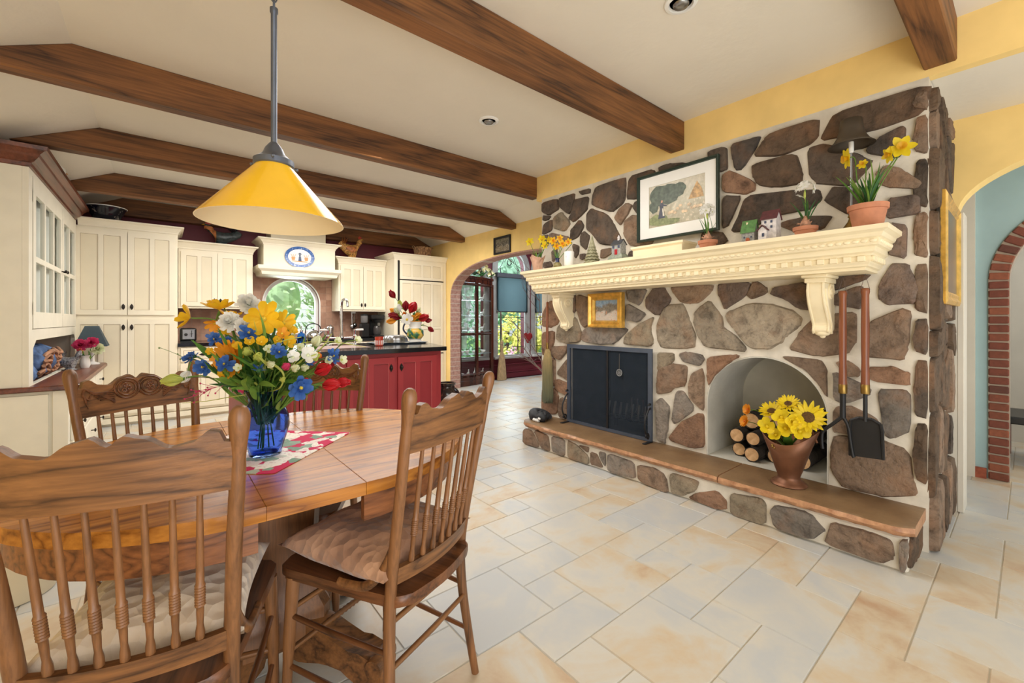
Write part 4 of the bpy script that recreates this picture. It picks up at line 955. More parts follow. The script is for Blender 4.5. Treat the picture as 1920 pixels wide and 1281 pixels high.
# big terracotta pot of daffodils
x, y = mpos(1628); x, y = 2.78, .585-.06
t_ = thing('potted_daffodils', 'terracotta pot of yellow daffodils at the right end of the mantel', 'potted plant', (x, y, MZ))
bm = NB(); pot(bm, x, y, MZ, .082, .125); obj('pot', bm, m['terra'], t_, smooth=40)
bm = NB(); lathe(bm, [(.07, .10), (.001, .115)], (x, y, MZ), 20); obj('soil', bm, m['soil'], t_)
rr = random.Random(4); bladed(t_, (x, y, MZ+.11), 20, .24, .016, .55, ['green', 'green2', 'dgreen'], rr)
for px, py, nd, s in ((1590, 297, (-.4, .6, -.1), .10), (1690, 277, (-.9, -.2, .1), .10), (1668, 290, (-.5, .5, -.1), .07), (1618, 308, (-.8, .2, .2), .05)):
    c = at(px, py, X=x); b = NB(); cb = NB(); nn = V(nd).normalized()
    petals(b, c, nn, 6, s*.5, s*.36, .1, -.15, .2, s*.06, 0, .1, .15, .5, rr)
    u_, v_ = frame_for(nn); skin(cb, [ring(cb, c+nn*s*.5*h_, u_*s*.5*w_, v_*s*.5*w_, 12) for h_, w_ in ((0, .2), (.35, .28), (.5, .42), (.45, .3), (.1, .1))])
    o = obj('bloom', b, m['ylow'], t_, smooth=70); obj('trumpet', cb, m['ypet'], o, smooth=70)
    b = NB(); tube(b, bez([c, c-nn*.03+V((0, 0, -.01)), V((x, y, MZ+.11)).lerp(c, .5), V((x, y, MZ+.11))], 5), .003, 6); obj('stem', b, m['stem'], t_, smooth=70)
# candlestick lamp
x, y = 2.90, at(1596, 300, X=2.90).y
t_ = thing('table_lamp', 'slim black and brass candlestick lamp with a dark metal bell shade', 'lamp', (x, y, MZ))
bm = NB(); lathe(bm, [(.06, 0), (.062, .012), (.05, .02), (.0, .022)], (x, y, MZ), 24); obj('foot', bm, m['blackp'], t_, smooth=40)
bm = NB(); lathe(bm, [(.042, .02), (.036, .045), (.016, .075), (.01, .095), (.016, .10), (.012, .115), (.006, .12)], (x, y, MZ), 20); obj('base', bm, m['brass'], t_, smooth=50)
bm = NB(); lathe(bm, [(.006, .11), (.006, .46)], (x, y, MZ), 10); obj('pole', bm, m['steel'], t_, smooth=60)
bm = NB(); lathe(bm, [(.009, .45), (.012, .46), (.012, .51), (.008, .512)], (x, y, MZ), 12); obj('candle_sleeve', bm, m['porc'], t_, smooth=60)
bm = NB(); rg = [ring(bm, V((x, y, MZ+z)), V((r_, 0, 0)), V((0, r_, 0)), 28) for r_, z in ((.105, .49), (.082, .51), (.064, .54), (.053, .58), (.048, .63))]
skin(bm, rg, cap=False); o = obj('shade', bm, M('bronze_shade', (84, 74, 62), .5, .4), t_, smooth=60); o.modifiers.new('s', 'SOLIDIFY').thickness = .002
# paperwhites in clay saucers
def paperwhite(px, head, lb, seed, X=2.74):
    p = at(px, 440, X=X); x, y = p.x, p.y; rr = random.Random(seed)
    t_ = thing('potted_narcissus', lb, 'potted plant', (x, y, MZ))
    b = NB(); lathe(b, [(.04, 0), (.045, .003), (.052, .03), (.058, .032), (.06, .052), (.05, .054), (.048, .04)], (x, y, MZ), 26); obj('pot', b, m['terra'], t_, smooth=40)
    b = NB(); lathe(b, [(.049, .045), (.001, .048)], (x, y, MZ), 16); obj('soil', b, m['soil'], t_)
    b = NB(); lathe(b, [(.012, .045), (.026, .06), (.024, .075), (.012, .10), (.006, .115)], (x, y, MZ), 14)
    for k in range(8):
        d = V((rr.uniform(-1, 1), rr.uniform(-1, 1), .6)); sheet(b, V((x, y, MZ+.06)), d, d.orthogonal(), .045, .012, -.5, .2, 4, .1, .4)
    obj('bulb', b, M('papery_bulb', (186, 140, 112), .8, var=.3, vs=40), t_, smooth=60)
    bladed(t_, (x, y, MZ+.09), 9, .13, .011, .5, ['dgreen', 'green'], rr)
    hz = MZ+head
    b = NB(); tube(b, [(x, y, MZ+.09), (x, y, hz)], .003, 6); obj('stem', b, m['stem'], t_)
    b = NB(); cb = NB()
    for k in range(15):
        d = V((rr.uniform(-1, .5), rr.uniform(-1, 1), rr.uniform(-.4, 1))).normalized(); c = V((x, y, hz))+d*.036
        petals(b, c, d, 6, .026, .017, .2, 0, .1, .002, rr.random()*6, .1, .2, .5, rr); ball(cb, c+d*.002, .0035, 6, 4)
    obj('blooms', b, m['wpet'], t_, smooth=70); obj('flower_eyes', cb, m['lime'], t_, smooth=70)
    b = NB(); lathe(b, [(.001, -.055), (.006, -.04), (.005, -.02), (.001, -.005)], (x-.01, y, hz), 8); obj('bud_sheath', b, m['lime'], t_, smooth=70)
paperwhite(1510, .26, 'white paperwhite narcissus in a clay saucer right of the toy houses', 8)
paperwhite(1327, .245, 'white paperwhite narcissus in a clay saucer in front of the framed print', 12, 2.72)
# painted toy houses
def house_part(t_, name, x0, x1, y0, y1, z0, z1, rh, mw, mr, hip='y', over=.006):
    b = NB(); box(b, (x0, y0, z0), (x1, y1, z1), .001); yc = (y0+y1)/2; xc = (x0+x1)/2
    if hip == 'x': prism(b, [(y0, z1), (y1, z1), (yc, z1+rh)], 'YZ', x0, x1)
    else: prism(b, [(x0, z1), (x1, z1), (xc, z1+rh)], 'XZ', y0, y1)
    o = obj('walls', b, mw, t_)
    b = NB(); e = over; q = .005
    if hip == 'x':
        prism(b, [(y0-e, z1-e*.8), (yc, z1+rh+q), (y1+e, z1-e*.8), (y1+e, z1-e*.8+q), (yc, z1+rh+q*2), (y0-e, z1-e*.8+q)], 'YZ', x0-e, x1+e)
    else:
        prism(b, [(x0-e, z1-e*.8), (xc, z1+rh+q), (x1+e, z1-e*.8), (x1+e, z1-e*.8+q), (xc, z1+rh+q*2), (x0-e, z1-e*.8+q)], 'XZ', y0-e, y1+e)
    obj('roof', b, mr, t_); return o
mw = M('painted_white_wall', (214, 208, 206), .6, var=.15, vs=60); mr1 = M('maroon_roof', (92, 46, 50), .6, var=.2, vs=40); mr2 = M('moss_green_roof', (86, 130, 70), .6, var=.2, vs=50)
mws = M('grey_house_wall', (150, 150, 146), .7, var=.25, vs=90); mwin = M('dark_toy_window', (60, 70, 96), .4)
def windows(t_, x, ys, zs, w=.010, h=.014):
    for y in ys:
        for z in zs: b = NB(); box(b, (x-.0025, y-w/2, z), (x, y+w/2, z+h)); obj('window', b, mwin, t_)
x0 = 2.70; ya = at(1440, 440, X=x0).y; yb = at(1402, 440, X=x0).y
t_ = thing('toy_house', 'tall white toy farmhouse with a maroon roof on the mantel', 'toy house', (x0+.03, ya, MZ))
house_part(t_, '', x0, x0+.075, ya-.042, ya+.036, MZ, MZ+.125, .045, mw, mr1, 'y'); windows(t_, x0, (ya-.018, ya+.014), (MZ+.07, MZ+.10))
house_part(t_, '', x0-.03, x0, ya-.002, ya+.042, MZ, MZ+.06, .02, mw, mr1, 'x'); windows(t_, x0-.03, (ya+.015,), (MZ+.02,), .012, .02)
t_ = thing('toy_house', 'low toy cottage with a green roof and tall chimney on the mantel', 'toy house', (x0+.03, yb, MZ))
house_part(t_, '', x0, x0+.06, yb-.036, yb+.036, MZ, MZ+.065, .065, mws, mr2, 'y')
bm = NB(); lathe(bm, [(.006, .04), (.005, .125), (.007, .127)], (x0+.022, yb+.012, MZ), 8); obj('chimney', bm, m['mantel'], t_)
bm = NB(); prism(bm, arch(yb, .011, MZ+.004, MZ+.02, .012, 10), 'YZ', x0-.003, x0); obj('arched_door', bm, M('rust_door', (176, 88, 44), .6), t_)
windows(t_, x0, (yb-.02, yb+.02), (MZ+.03,), .008, .01)
x0 = 2.70; yc = at(1155, 470, X=x0).y
t_ = thing('toy_house', 'grey toy schoolhouse with a small bell turret near the clay tree', 'toy house', (x0+.03, yc, MZ))
house_part(t_, '', x0, x0+.07, yc-.042, yc+.042, MZ+.03, MZ+.125, .03, mws, M('slate_toy_roof', (60, 62, 66), .6), 'y')
bm = NB(); rg = [[bm.verts.new((x, y, z)) for x, y in rect(x0-.02+e, yc-.07+e, x0+.09-e, yc+.07-e)] for e, z in ((0, MZ), (.004, MZ+.02), (.022, MZ+.05))]; skin(bm, rg); obj('base_rock', bm, M('mossy_base', (140, 146, 130), .8, var=.25, vs=40), t_)
windows(t_, x0, (yc-.025, yc+.025), (MZ+.095,), .016, .02); bm = NB(); box(bm, (x0-.003, yc-.012, MZ+.045), (x0, yc+.012, MZ+.085)); obj('door', bm, m['rpet'], t_)
bm = NB(); lathe(bm, [(.010, .155), (.010, .175), (.013, .177), (.001, .20)], (x0+.035, yc, MZ), 8); obj('turret', bm, mw, t_)
# clay christmas tree
x = 2.76; y = at(1110, 470, X=x).y
t_ = thing('tree_figurine', 'grey green ceramic fir tree figurine on the mantel', 'figurine', (x, y, MZ))
bm = NB(); rr = random.Random(2)
for k in range(8):
    z0 = MZ+.02+k*.026; r_ = .066*(1-k/8.6)
    rg = []
    for q, (f_, dz) in enumerate(((.15, .045), (.6, .022), (1, 0), (.85, -.004), (.2, .01))):
        rg.append([bm.verts.new((x+r_*f_*math.cos(2*PI*i/22+k)*(1+(.16*(i % 2) if f_ > .5 else 0)), y+r_*f_*math.sin(2*PI*i/22+k)*(1+(.16*(i % 2) if f_ > .5 else 0)), z0+dz-(.008*(i % 2) if f_ > .8 else 0))) for i in range(22)])
    skin(bm, rg)
lathe(bm, [(.012, .19), (.008, .225), (.001, .25)], (x, y, MZ), 10); obj('branches', bm, M('celadon_glaze', (150, 146, 116), .5, var=.2, vs=30), t_, smooth=35)
bm = NB(); lathe(bm, [(.05, 0), (.05, .01), (.02, .014), (.018, .03)], (x, y, MZ), 16); obj('base', bm, m['porc'], t_)
# plinth box under the print
t_ = thing('plinth', 'low ivory moulded box plinth on the mantel under the print', 'plinth', (2.82, 1.66, MZ))
ylft, yrgt = at(1186, 470, X=2.74).y, at(1278, 460, X=2.74).y
bm = NB(); rg = [[bm.verts.new((x, y, MZ+z)) for x, y in rect(2.745-e, yrgt-e, 2.93, ylft+e)] for e, z in ((.008, 0), (.008, .012), (0, .016), (0, .06), (.004, .066), (.012, .074), (.012, .088))]; skin(bm, rg); obj('box', bm, m['mantel'], t_)
# candle on dish
x, y = 2.74, at(1067, 480, X=2.74).y
t_ = thing('pillar_candle', 'thick white pillar candle with a faint purple flower print', 'candle', (x, y, MZ))
t = NT('candle_wax'); v = t.coord(); f = t.noise(v, 16, 3, .6, .5); t.base(t.ramp(f, [(.60, (240, 236, 228)), (.68, (196, 176, 196)), (.74, (240, 236, 228))])); t.set(Roughness=.4)
bm = NB(); lathe(bm, [(.041, .01), (.043, .014), (.043, .132), (.040, .137), (.034, .134), (.001, .13)], (x, y, MZ), 28); obj('wax', bm, t.m, t_, smooth=40)
bm = NB(); lathe(bm, [(.045, 0), (.06, .006), (.06, .01), (.001, .01)], (x, y, MZ), 28); obj('dish', bm, M('sage_dish', (170, 176, 150), .4), t_, smooth=40)
bm = NB(); tube(bm, [(x, y, MZ+.13), (x, y, MZ+.143)], .001, 5); obj('wick', bm, m['blackp'], t_)
# bud vase with daffodils
x, y = 2.73, at(1045, 490, X=2.73).y
t_ = thing('bud_vase', 'small blue and olive pottery vase left of the candle', 'vase', (x, y, MZ))
bm = NB(); lathe(bm, [(.024, 0), (.036, .012), (.039, .03), (.032, .048), (.02, .056)], (x, y, MZ), 22); obj('body', bm, M('olive_glaze', (140, 128, 78), .3, var=.2), t_, smooth=60)
bm = NB(); lathe(bm, [(.02, .055), (.018, .07), (.017, .082), (.024, .094), (.02, .094), (.012, .07)], (x, y, MZ), 22); obj('neck', bm, M('navy_glaze', (40, 48, 84), .25), t_, smooth=60)
fv = V((x, y, MZ+.07))
for px, py, s, lb in ((1037, 452, .075, 'golden daffodil at the upper left above the small pottery vase'), (1055, 458, .075, 'golden daffodil at the right above the small pottery vase'), (1043, 462, .07, 'golden daffodil lowest over the small pottery vase'), (1050, 447, .065, 'topmost golden daffodil over the small pottery vase'), (1066, 454, .065, 'golden daffodil leaning over the pillar candle')):
    p = at(px, py, X=x); flower('daff', p, eyedir(p)+V((rf.uniform(-.4, .4), rf.uniform(-.4, .4), .2)), s, lb, foot=fv, mats=dict(p='ypet', c='opet'))
foliage('daffodil_leaves', 'green daffodil blades rising from the small pottery vase', fv, [((-.1, .3, 1), .1), ((-.3, -.2, 1), .09), ((.2, 0, 1), .11)], .012, ['green', 'dgreen'])
# paper wrapped pot
x, y = 2.76, at(1008, 495, X=2.76).y
t_ = thing('wrapped_plant', 'daffodil plant wrapped in crumpled pink kraft paper at the left mantel end', 'potted plant', (x, y, MZ))
bm = NB(); rr = random.Random(6); rg = []
for r_, z in ((.042, 0), (.045, .02), (.05, .07), (.058, .11), (.075, .14), (.06, .12), (.045, .08)):
    rg.append([bm.verts.new((x+r_*math.cos(2*PI*i/22)*(1+rr.uniform(-.09, .09)), y+r_*math.sin(2*PI*i/22)*(1+rr.uniform(-.09, .09)), MZ+z+(rr.uniform(-.018, .02) if z > .1 else 0))) for i in range(22)])
skin(bm, rg); obj('paper', bm, M('kraft_paper', (204, 164, 140), .8, var=.15, vs=14), t_)
bladed(t_, (x, y, MZ+.09), 8, .14, .014, .6, ['green', 'green2'], rr)
for px, py, s in ((993, 453, .08), (1016, 448, .08), (1021, 460, .07), (1029, 450, .06)):
    c = at(px, py, X=x); nn = (eyedir(c)+V((rr.uniform(-.4, .4), rr.uniform(-.4, .4), 0))).normalized(); b = NB(); cb = NB()
    petals(b, c, nn, 6, s*.5, s*.34, .2, -.1, .2, .003, rr.random()*6, .1, .2, .5, rr); ball(cb, c+nn*s*.12, s*.15, 8, 6)
    o = obj('bloom', b, m['ylow'], t_, smooth=70); obj('trumpet', cb, m['ypet'], o, smooth=70)
    b = NB(); tube(b, bez([c, V((x, y, MZ+.1)).lerp(c, .5), V((x, y, MZ+.1))], 4), .0025, 6); obj('stem', b, m['stem'], t_)
# ================================================================== DINING TABLE
TX0, TX1, TY, TR = .185, .418, 1.65, .5335
t_ = thing('dining_table', 'oval golden oak pedestal dining table with one leaf', 'table', (.30, 1.65, 0))
def half(cx, s, r, n=30, z=0): return [(cx+s*r*math.sin(PI*i/n), TY-s*0+r*math.cos(PI*i/n)*(-1)) for i in range(n+1)]
def topshape(b, poly, z0=.716, z1=.75):
    n = len(poly); cx = sum(p[0] for p in poly)/n; cy = sum(p[1] for p in poly)/n
    prism(b, poly, 'XY', z0, z1, .0012); return b
bm = NB(); topshape(bm, half(TX1+.0003, 1, TR)); obj('table_half', bm, m['oak_top'], t_, smooth=30)
bm = NB(); topshape(bm, half(TX0-.0003, -1, TR)); obj('table_half', bm, m['oak_top'], t_, smooth=30)
bm = NB(); box(bm, (TX0+.0003, TY-TR, .716), (TX1-.0003, TY+TR, .75), .0008); obj('leaf', bm, m['oak_top'], t_, label='middle leaf of the table top')
for cx, s in ((TX1+.01, 1), (TX0-.01, -1)):
    b = NB(); o_ = half(cx, s, TR-.045); i_ = half(cx, s, TR-.068)
    rg = [[b.verts.new((x, y, z)) for x, y in P_] for P_, z in ((o_, .716), (o_, .628), (i_, .628), (i_, .716))]
    skin(b, rg+[rg[0]], cap=False, closed=False)
    for e in (0, -1): face(b, [r_[e] for r_ in rg])
    obj('apron', b, m['oak_apron'], t_, smooth=40)
bm = NB()
box(bm, (-.05, TY-.11, .66), (.65, TY-.06, .714)); box(bm, (-.05, TY+.06, .66), (.65, TY+.11, .714)); obj('slide_rails', bm, m['oak_y'], t_)
bm = NB(); rg = []
for w, z in ((.13, .66), (.125, .62), (.115, .40), (.13, .26), (.15, .22), (.15, .14), (.135, .12)):
    rg.append([bm.verts.new((.30+x*w, TY+y*w, z)) for x, y in chaikin(rect(-1, -1, 1, 1), 2, .12)])
skin(bm, rg); obj('pedestal', bm, m['oak_z'], t_, smooth=30)
for a_ in (45, 135, 225, 315):
    b = NB(); prof_ = [(.08, .20), (.14, .21), (.24, .155), (.33, .115), (.40, .115), (.435, .085), (.43, .03), (.40, .0), (.36, .0), (.345, .03), (.30, .055), (.22, .07), (.14, .06), (.08, .06)]
    prism(b, chaikin(prof_, 1, .2), 'XZ', -.045, .045, .008)
    lathe(b, [(.028, -.052), (.03, -.048), (.03, .048), (.028, .052)], (.40, 0, .085), 18, V((0, 1, 0)))
    b.transform(Matrix.Translation((.30, TY, 0)) @ Matrix.Rotation(R(a_-7), 4, 'Z')); obj('scroll_foot', b, m['oak_x'], t_, smooth=35)

# placemat
t = NT('floral_cotton'); v = t.coord((1, 1, 1), (0, 0, .78))
vo = t.n.new('ShaderNodeTexVoronoi'); vo.voronoi_dimensions = '2D'; vo.inputs['Scale'].default_value = 27; vo.inputs['Randomness'].default_value = 1; nz = t.n.new('ShaderNodeTexNoise'); nz.inputs['Scale'].default_value = 26
t.link(v, nz.inputs['Vector']); vm = t.n.new('ShaderNodeVectorMath'); vm.operation = 'MULTIPLY_ADD'; t.link(nz.outputs['Color'], vm.inputs[0]); vm.inputs[1].default_value = (.045,)*3; t.link(v, vm.inputs[2]); t.link(vm.outputs[0], vo.inputs['Vector'])
sc_ = t.n.new('ShaderNodeSeparateColor'); t.link(vo.outputs['Color'], sc_.inputs[0])
isf = t.math('MULTIPLY', t.math('GREATER_THAN', sc_.outputs[0], .26), t.math('LESS_THAN', vo.outputs['Distance'], .72))
pet = t.ramp(sc_.outputs[1], [(.45, (246, 240, 232)), (.74, (238, 226, 220)), (.78, (164, 186, 168)), (.95, (126, 158, 140))])
line = t.math('GREATER_THAN', t.noise(v, 85, 2), .60)
pet = t.mix(t.math('MULTIPLY', line, .5), pet, (196, 150, 160))
t.base(t.mix(isf, (206, 44, 92), pet)); t.set(Roughness=.9); m['floral'] = t.m
bm = NB(); dm = [(.553, 1.645), (.30, 1.90), (.235, 1.935), (-.04, 1.66), (-.02, 1.60), (.205, 1.365), (.243, 1.342)]
prism(bm, dm, 'XY', .7505, .7525); tag(obj('placemat', bm, m['floral']), 'magenta and white floral cloth placemat laid diagonally under the vase', 'placemat')

# ================================================================== OAK CHAIRS
def make_chair(name, label, loc, rz):
    t_ = thing(name, label, 'chair', loc, rz)
    def post_pts(s): return [(s*.197, -.038, 0), (s*.186, -.022, .12), (s*.172, -.004, .28), (s*.165, 0, .42), (s*.169, -.015, .55), (s*.178, -.045, .72), (s*.188, -.070, .86), (s*.195, -.091, .985), (s*.196, -.094, 1.012)]
    L = lambda nm, b, mt_, sm=50, par=t_, lb=None: obj(nm, b, mt_, par, local=True, smooth=sm, label=lb)
    for s in (-1, 1):
        b = NB(); q = bez(post_pts(s), 6); rs_ = []
        for p in q:
            z = p.z
            r_ = .0125+.0035*min(1, z/.35) if z < .42 else .0160-.0018*(z-.42)/.5
            if z > .89: u_ = (z-.89)/.122; r_ = .0134+.0061*math.sin(min(1, max(0, u_-.1)*1.4)*PI*.5)**2 if u_ < .80 else .0195*math.sqrt(max(.02, 1-((u_-.78)/.23)**2))
            rs_.append(r_)
        tube(b, q, rs_, 14); L('back_post', b, m['oak_z'], 60)
    # bent crest rail with a scalloped, carved top
    N = 48
    def lean(z): return -.093*(z-.42)/.588
    def bow(u): return -.022*(1-u*u)
    TOP = [(0, .957), (.03, .961), (.12, .975), (.25, .968), (.48, .944), (.64, .949), (.80, .969), (.88, .964), (.92, .944), (1.01, .940)]
    def topz(u):
        a_ = abs(u)
        for (x0, y0), (x1, y1) in zip(TOP, TOP[1:]):
            if x0 <= a_ <= x1: return y0+(y1-y0)*(1-math.cos(PI*(a_-x0)/(x1-x0)))/2
        return .94
    b = NB(); F, Bk, Fb, Bb = [], [], [], []
    for i in range(N+1):
        u = -1+2*i/N; zt_ = topz(u); xw = lambda z: (.165+.03*(z-.42)/.588-.006)*u
        for lst, z, th in ((F, zt_, .011), (Bk, zt_, -.011), (Fb, .842, .011), (Bb, .842, -.011)):
            lst.append(b.verts.new((xw(z), lean(z)+bow(u)+th, z)))
    mid_f = [b.verts.new(((.165+.03*(.9-.42)/.588-.006)*(-1+2*i/N), lean(.9)+bow(-1+2*i/N)+.011, .9)) for i in range(N+1)]
    skin(b, [F, Bk, Bb, Fb, mid_f, F], cap=False, closed=False)
    face(b, [F[0], Bk[0], Bb[0], Fb[0], mid_f[0]]); face(b, [F[-1], Bk[-1], Bb[-1], Fb[-1], mid_f[-1]])
    cr = L('crest_rail', b, m['oak_x'], 40)
    # pressed carving on the front
    b = NB()
    def fp_(u, z, o=.0125): return V(((.165+.03*(z-.42)/.588-.006)*u, lean(z)+bow(u)+o, z))
    for s in (-1, 1):
        for r0 in (.036, .026):
            tube(b, [fp_(s*.20+r0/.17*math.cos(k*.33), .926+r0*math.sin(k*.33)) for k in range(20)], .0032, 6)
        for (cu, cz) in ((.16, .924), (.22, .936), (.24, .916)): tube(b, [fp_(s*cu+.05*math.cos(k*.6)*(1-k/14), cz+.011*math.sin(k*.6)*(1-k/14)) for k in range(12)], .003, 5)
        for k in range(6):
            z0 = .895+.005*k; tube(b, bez([fp_(s*(.42), z0-.016+.003*k), fp_(s*(.52+.03*k), z0+.0), fp_(s*(.66+.03*k), .894+.006*k)], 5), [.0035]*6+[.0025]*5, 5)
        tube(b, bez([fp_(s*.40, .930), fp_(s*.6, .914), fp_(s*.78, .926), fp_(s*.88, .938), fp_(s*.92, .918), fp_(s*.84, .902), fp_(s*.80, .916)], 5), .0035, 5)
        tube(b, bez([fp_(s*.90, .914), fp_(s*.89, .895), fp_(s*.86, .87)], 5), [.004]*6+[.001]*5, 5)
    obj('carved_scrolls', b, m['oak_y'], cr, local=True, smooth=60)
    b = NB()
    for s in (-1, 1):
        for (cu, cz, r_) in ((.17, .924, .011), (.23, .934, .009), (.20, .912, .008)): ball(b, fp_(s*cu, cz, .0105), (r_, .002, r_), 10, 6)
    obj('carved_recess', b, m['carve'], cr, local=True, smooth=60)
    # lower back rail
    b = NB(); rg = []
    for i in range(25):
        u = -1+2*i/24; rg.append([b.verts.new((.160*u, lean(z)+bow(u)*1.15+th, z)) for z, th in ((.485, .009), (.53, .009), (.53, -.009), (.485, -.009))])
    skin(b, rg); L('lower_rail', b, m['oak_x'], 30)
    for k in range(7):
        u = -.72+1.44*k/6
        p0 = V((.160*u, lean(.52)+bow(u)*1.15, .522)); p1 = V((.176*u, lean(.852)+bow(u), .856)); b = NB()
        pts = []; rs_ = []
        for q, r_ in ((0, .0062), (.03, .0085), (.07, .0085), (.12, .006), (.2, .007), (.235, .0072)): pts.append(p0.lerp(p1, q)); rs_.append(r_)
        for j in range(8):
            q = .24+.018*j; pts += [p0.lerp(p1, q), p0.lerp(p1, q+.009)]; rs_ += [.0082, .0100]
        for q, r_ in ((.39, .0075), (.5, .0072), (.8, .0060), (1, .0050)): pts.append(p0.lerp(p1, q)); rs_.append(r_)
        tube(b, pts, rs_, 8); L('spindle', b, m['oak_z'], 50)
    # seat
    b = NB(); sp_ = [(-.155, -.045), (0, -.068), (.155, -.045), (.172, 0), (.205, .30), (.212, .37), (.19, .405), (0, .415), (-.19, .405), (-.212, .37), (-.205, .30), (-.172, 0)]
    prism(b, chaikin(sp_, 2, .2), 'XY', .425, .455, .006); L('seat', b, m['oak_y'], 35)
    for s in (-1, 1):
        b = NB(); tube(b, bez([(s*.195, .345, .43), (s*.200, .352, .30), (s*.203, .360, .15), (s*.206, .368, 0)], 4), [.019]*3+[.0175]*4+[.0145]*3+[.011]*3, 10); L('front_leg', b, m['oak_z'], 60)
        b = NB(); tube(b, bez([(s*.168, -.02, .60), (s*.176, .01, .53), (s*.186, .06, .475), (s*.19, .13, .462), (s*.192, .16, .462)], 6), .0125, 8, flat=.7); L('hip_brace', b, m['oak_x'], 60)
        for z in (.315, .165):
            b = NB(); tube(b, [(s*.200, .352, z), (s*.19, .18, z-.006), (s*(.172+.0006*(.3-z)*100), -.01, z-.012)], [.007, .0085, .007], 8); L('side_stretcher', b, m['oak_y'], 60)
    for y0, x0, z in ((-.012, .178, .27), (-.006, .17, .385)):
        b = NB(); tube(b, [(-x0, y0, z), (0, y0-.004, z), (x0, y0, z)], [.007, .0085, .007], 8); L('rear_stretcher', b, m['oak_x'], 60)
    for z in (.33, .21):
        b = NB(); pts = [(-.20, .354, z)]; rs_ = [.008]
        for j in range(9): pts += [(-.07+.016*j, .354, z), (-.062+.016*j, .354, z)]; rs_ += [.008, .0105]
        pts.append((.20, .354, z)); rs_.append(.008)
        tube(b, pts, rs_, 8); L('front_stretcher', b, m['oak_x'], 50)
    return t_
ch = make_chair('dining_chair', 'oak spindle back chair seen from behind in the left foreground', (-.043, 1.138, 0), -.29)
dup(ch, (.614, 1.136, 0), .412, 'oak spindle back chair standing at the right near end of the table')
dup(ch, (-.03, 2.09, 0), 3.617, 'oak carved crest chair at the far left facing the camera')
dup(ch, (.551, 2.10, 0), 2.535, 'oak carved crest chair behind the vase in front of the red island')
# cushions
def cushion(loc, rz, lb, mat, wx=.205, wy=.21, th=.068, dz=0, tw=0):
    b = NB(); n = 26; T, Bt = [], []
    for j in range(n+1):
        rt, rb_ = [], []
        for i in range(n+1):
            u, v_ = -1+2*i/n, -1+2*j/n
            h = (max(0, 1-abs(u)**3)*max(0, 1-abs(v_)**3))**.5
            pinch = 1-.10*(1-abs(v_)**2)*abs(u)**6; pin2 = 1-.10*(1-abs(u)**2)*abs(v_)**6
            x, y = u*wx*pinch, v_*wy*pin2
            wr = .004*math.sin(u*9+v_*3)*h
            lift = .02*max(0, abs(u)*abs(v_)-.4)
            rt.append(b.verts.new((x, y, th*h+wr+lift))); rb_.append(b.verts.new((x, y, -th*.55*h+lift-.001)))
        T.append(rt); Bt.append(rb_)
    for j in range(n):
        for i in range(n):
            face(b, [T[j][i], T[j][i+1], T[j+1][i+1], T[j+1][i]]); face(b, [Bt[j][i], Bt[j+1][i], Bt[j+1][i+1], Bt[j][i+1]])
    bmesh.ops.remove_doubles(b, verts=b.verts[:], dist=.0013)
    c, s = math.cos(rz), math.sin(rz); l = V((0, .195, .494+dz)); w = (loc[0]+c*l.x-s*l.y, loc[1]+s*l.x+c*l.y, l.z)
    b.transform(Matrix.Translation(w) @ Matrix.Rotation(rz+tw, 4, 'Z'))
    tag(obj('seat_cushion', b, mat, smooth=80), lb, 'cushion')
def cloth(name, lo, hi):
    t = NT(name); v = t.coord(); wv = t.n.new('ShaderNodeTexVoronoi'); wv.inputs['Scale'].default_value = 30; nz = t.noise(v, 60, 3)
    t.link(v, wv.inputs['Vector']); f = t.math('FRACT', t.math('MULTIPLY', wv.outputs['Distance'], 9.0))
    t.base(t.ramp(t.noise(v, 7, 4), [(.3, lo), (.7, hi)])); t.set(Roughness=.75, Sheen_Weight=.3); t.bump(t.math('ADD', f, nz), .5, .0025); return t.m
cushion((.614, 1.136), .412, 'tan embossed velvet cushion on the right chair', cloth('tan_velvet', (150, 108, 82), (196, 152, 120)), dz=.005)
cushion((-.043, 1.138), -.29, 'pale cream embossed cushion on the left foreground chair', cloth('cream_velvet', (222, 200, 172), (246, 236, 222)), .19, .205)

# ================================================================== VASE AND BOUQUET
vx, vy, vz = .254, 1.548, .7527
t_ = thing('glass_vase', 'cobalt blue glass vase holding the big mixed bouquet', 'vase', (vx, vy, vz))
po = [(.042, 0), (.046, .003), (.049, .02), (.060, .058), (.068, .092), (.066, .122), (.054, .153), (.047, .168), (.049, .184), (.060, .206)]
pi_ = [(r_-.004, z+.001) for r_, z in reversed(po[2:])]+[(.038, .008), (.001, .008)]
bm = NB(); rg = []
for r_, z in po+pi_:
    rg.append([bm.verts.new((vx+r_*math.cos(2*PI*i/48+z*4)*(1+.012*math.cos(i*PI/3)), vy+r_*math.sin(2*PI*i/48+z*4)*(1+.012*math.cos(i*PI/3)), vz+z)) for i in range(48)])
skin(bm, rg, cap=True); obj('body', bm, m['blueglass'], t_, smooth=60)
NK = V((vx, vy, vz+.198)); FT = V((vx, vy, vz+.03))
D0 = (V((vx, vy, 0))-V((0, 0, 0))).dot(FWD)
def bq(px, py, dd=0): return at(px, py, D=D0+dd)
def foot(): return NK+V((rf.uniform(-.022, .022), rf.uniform(-.022, .022), -.10))
OUT = lambda p, k=.6, up=.2: (eyedir(p)+((p-NK).normalized())*k+V((0, 0, up)))
G = 'bouquet in the blue vase'
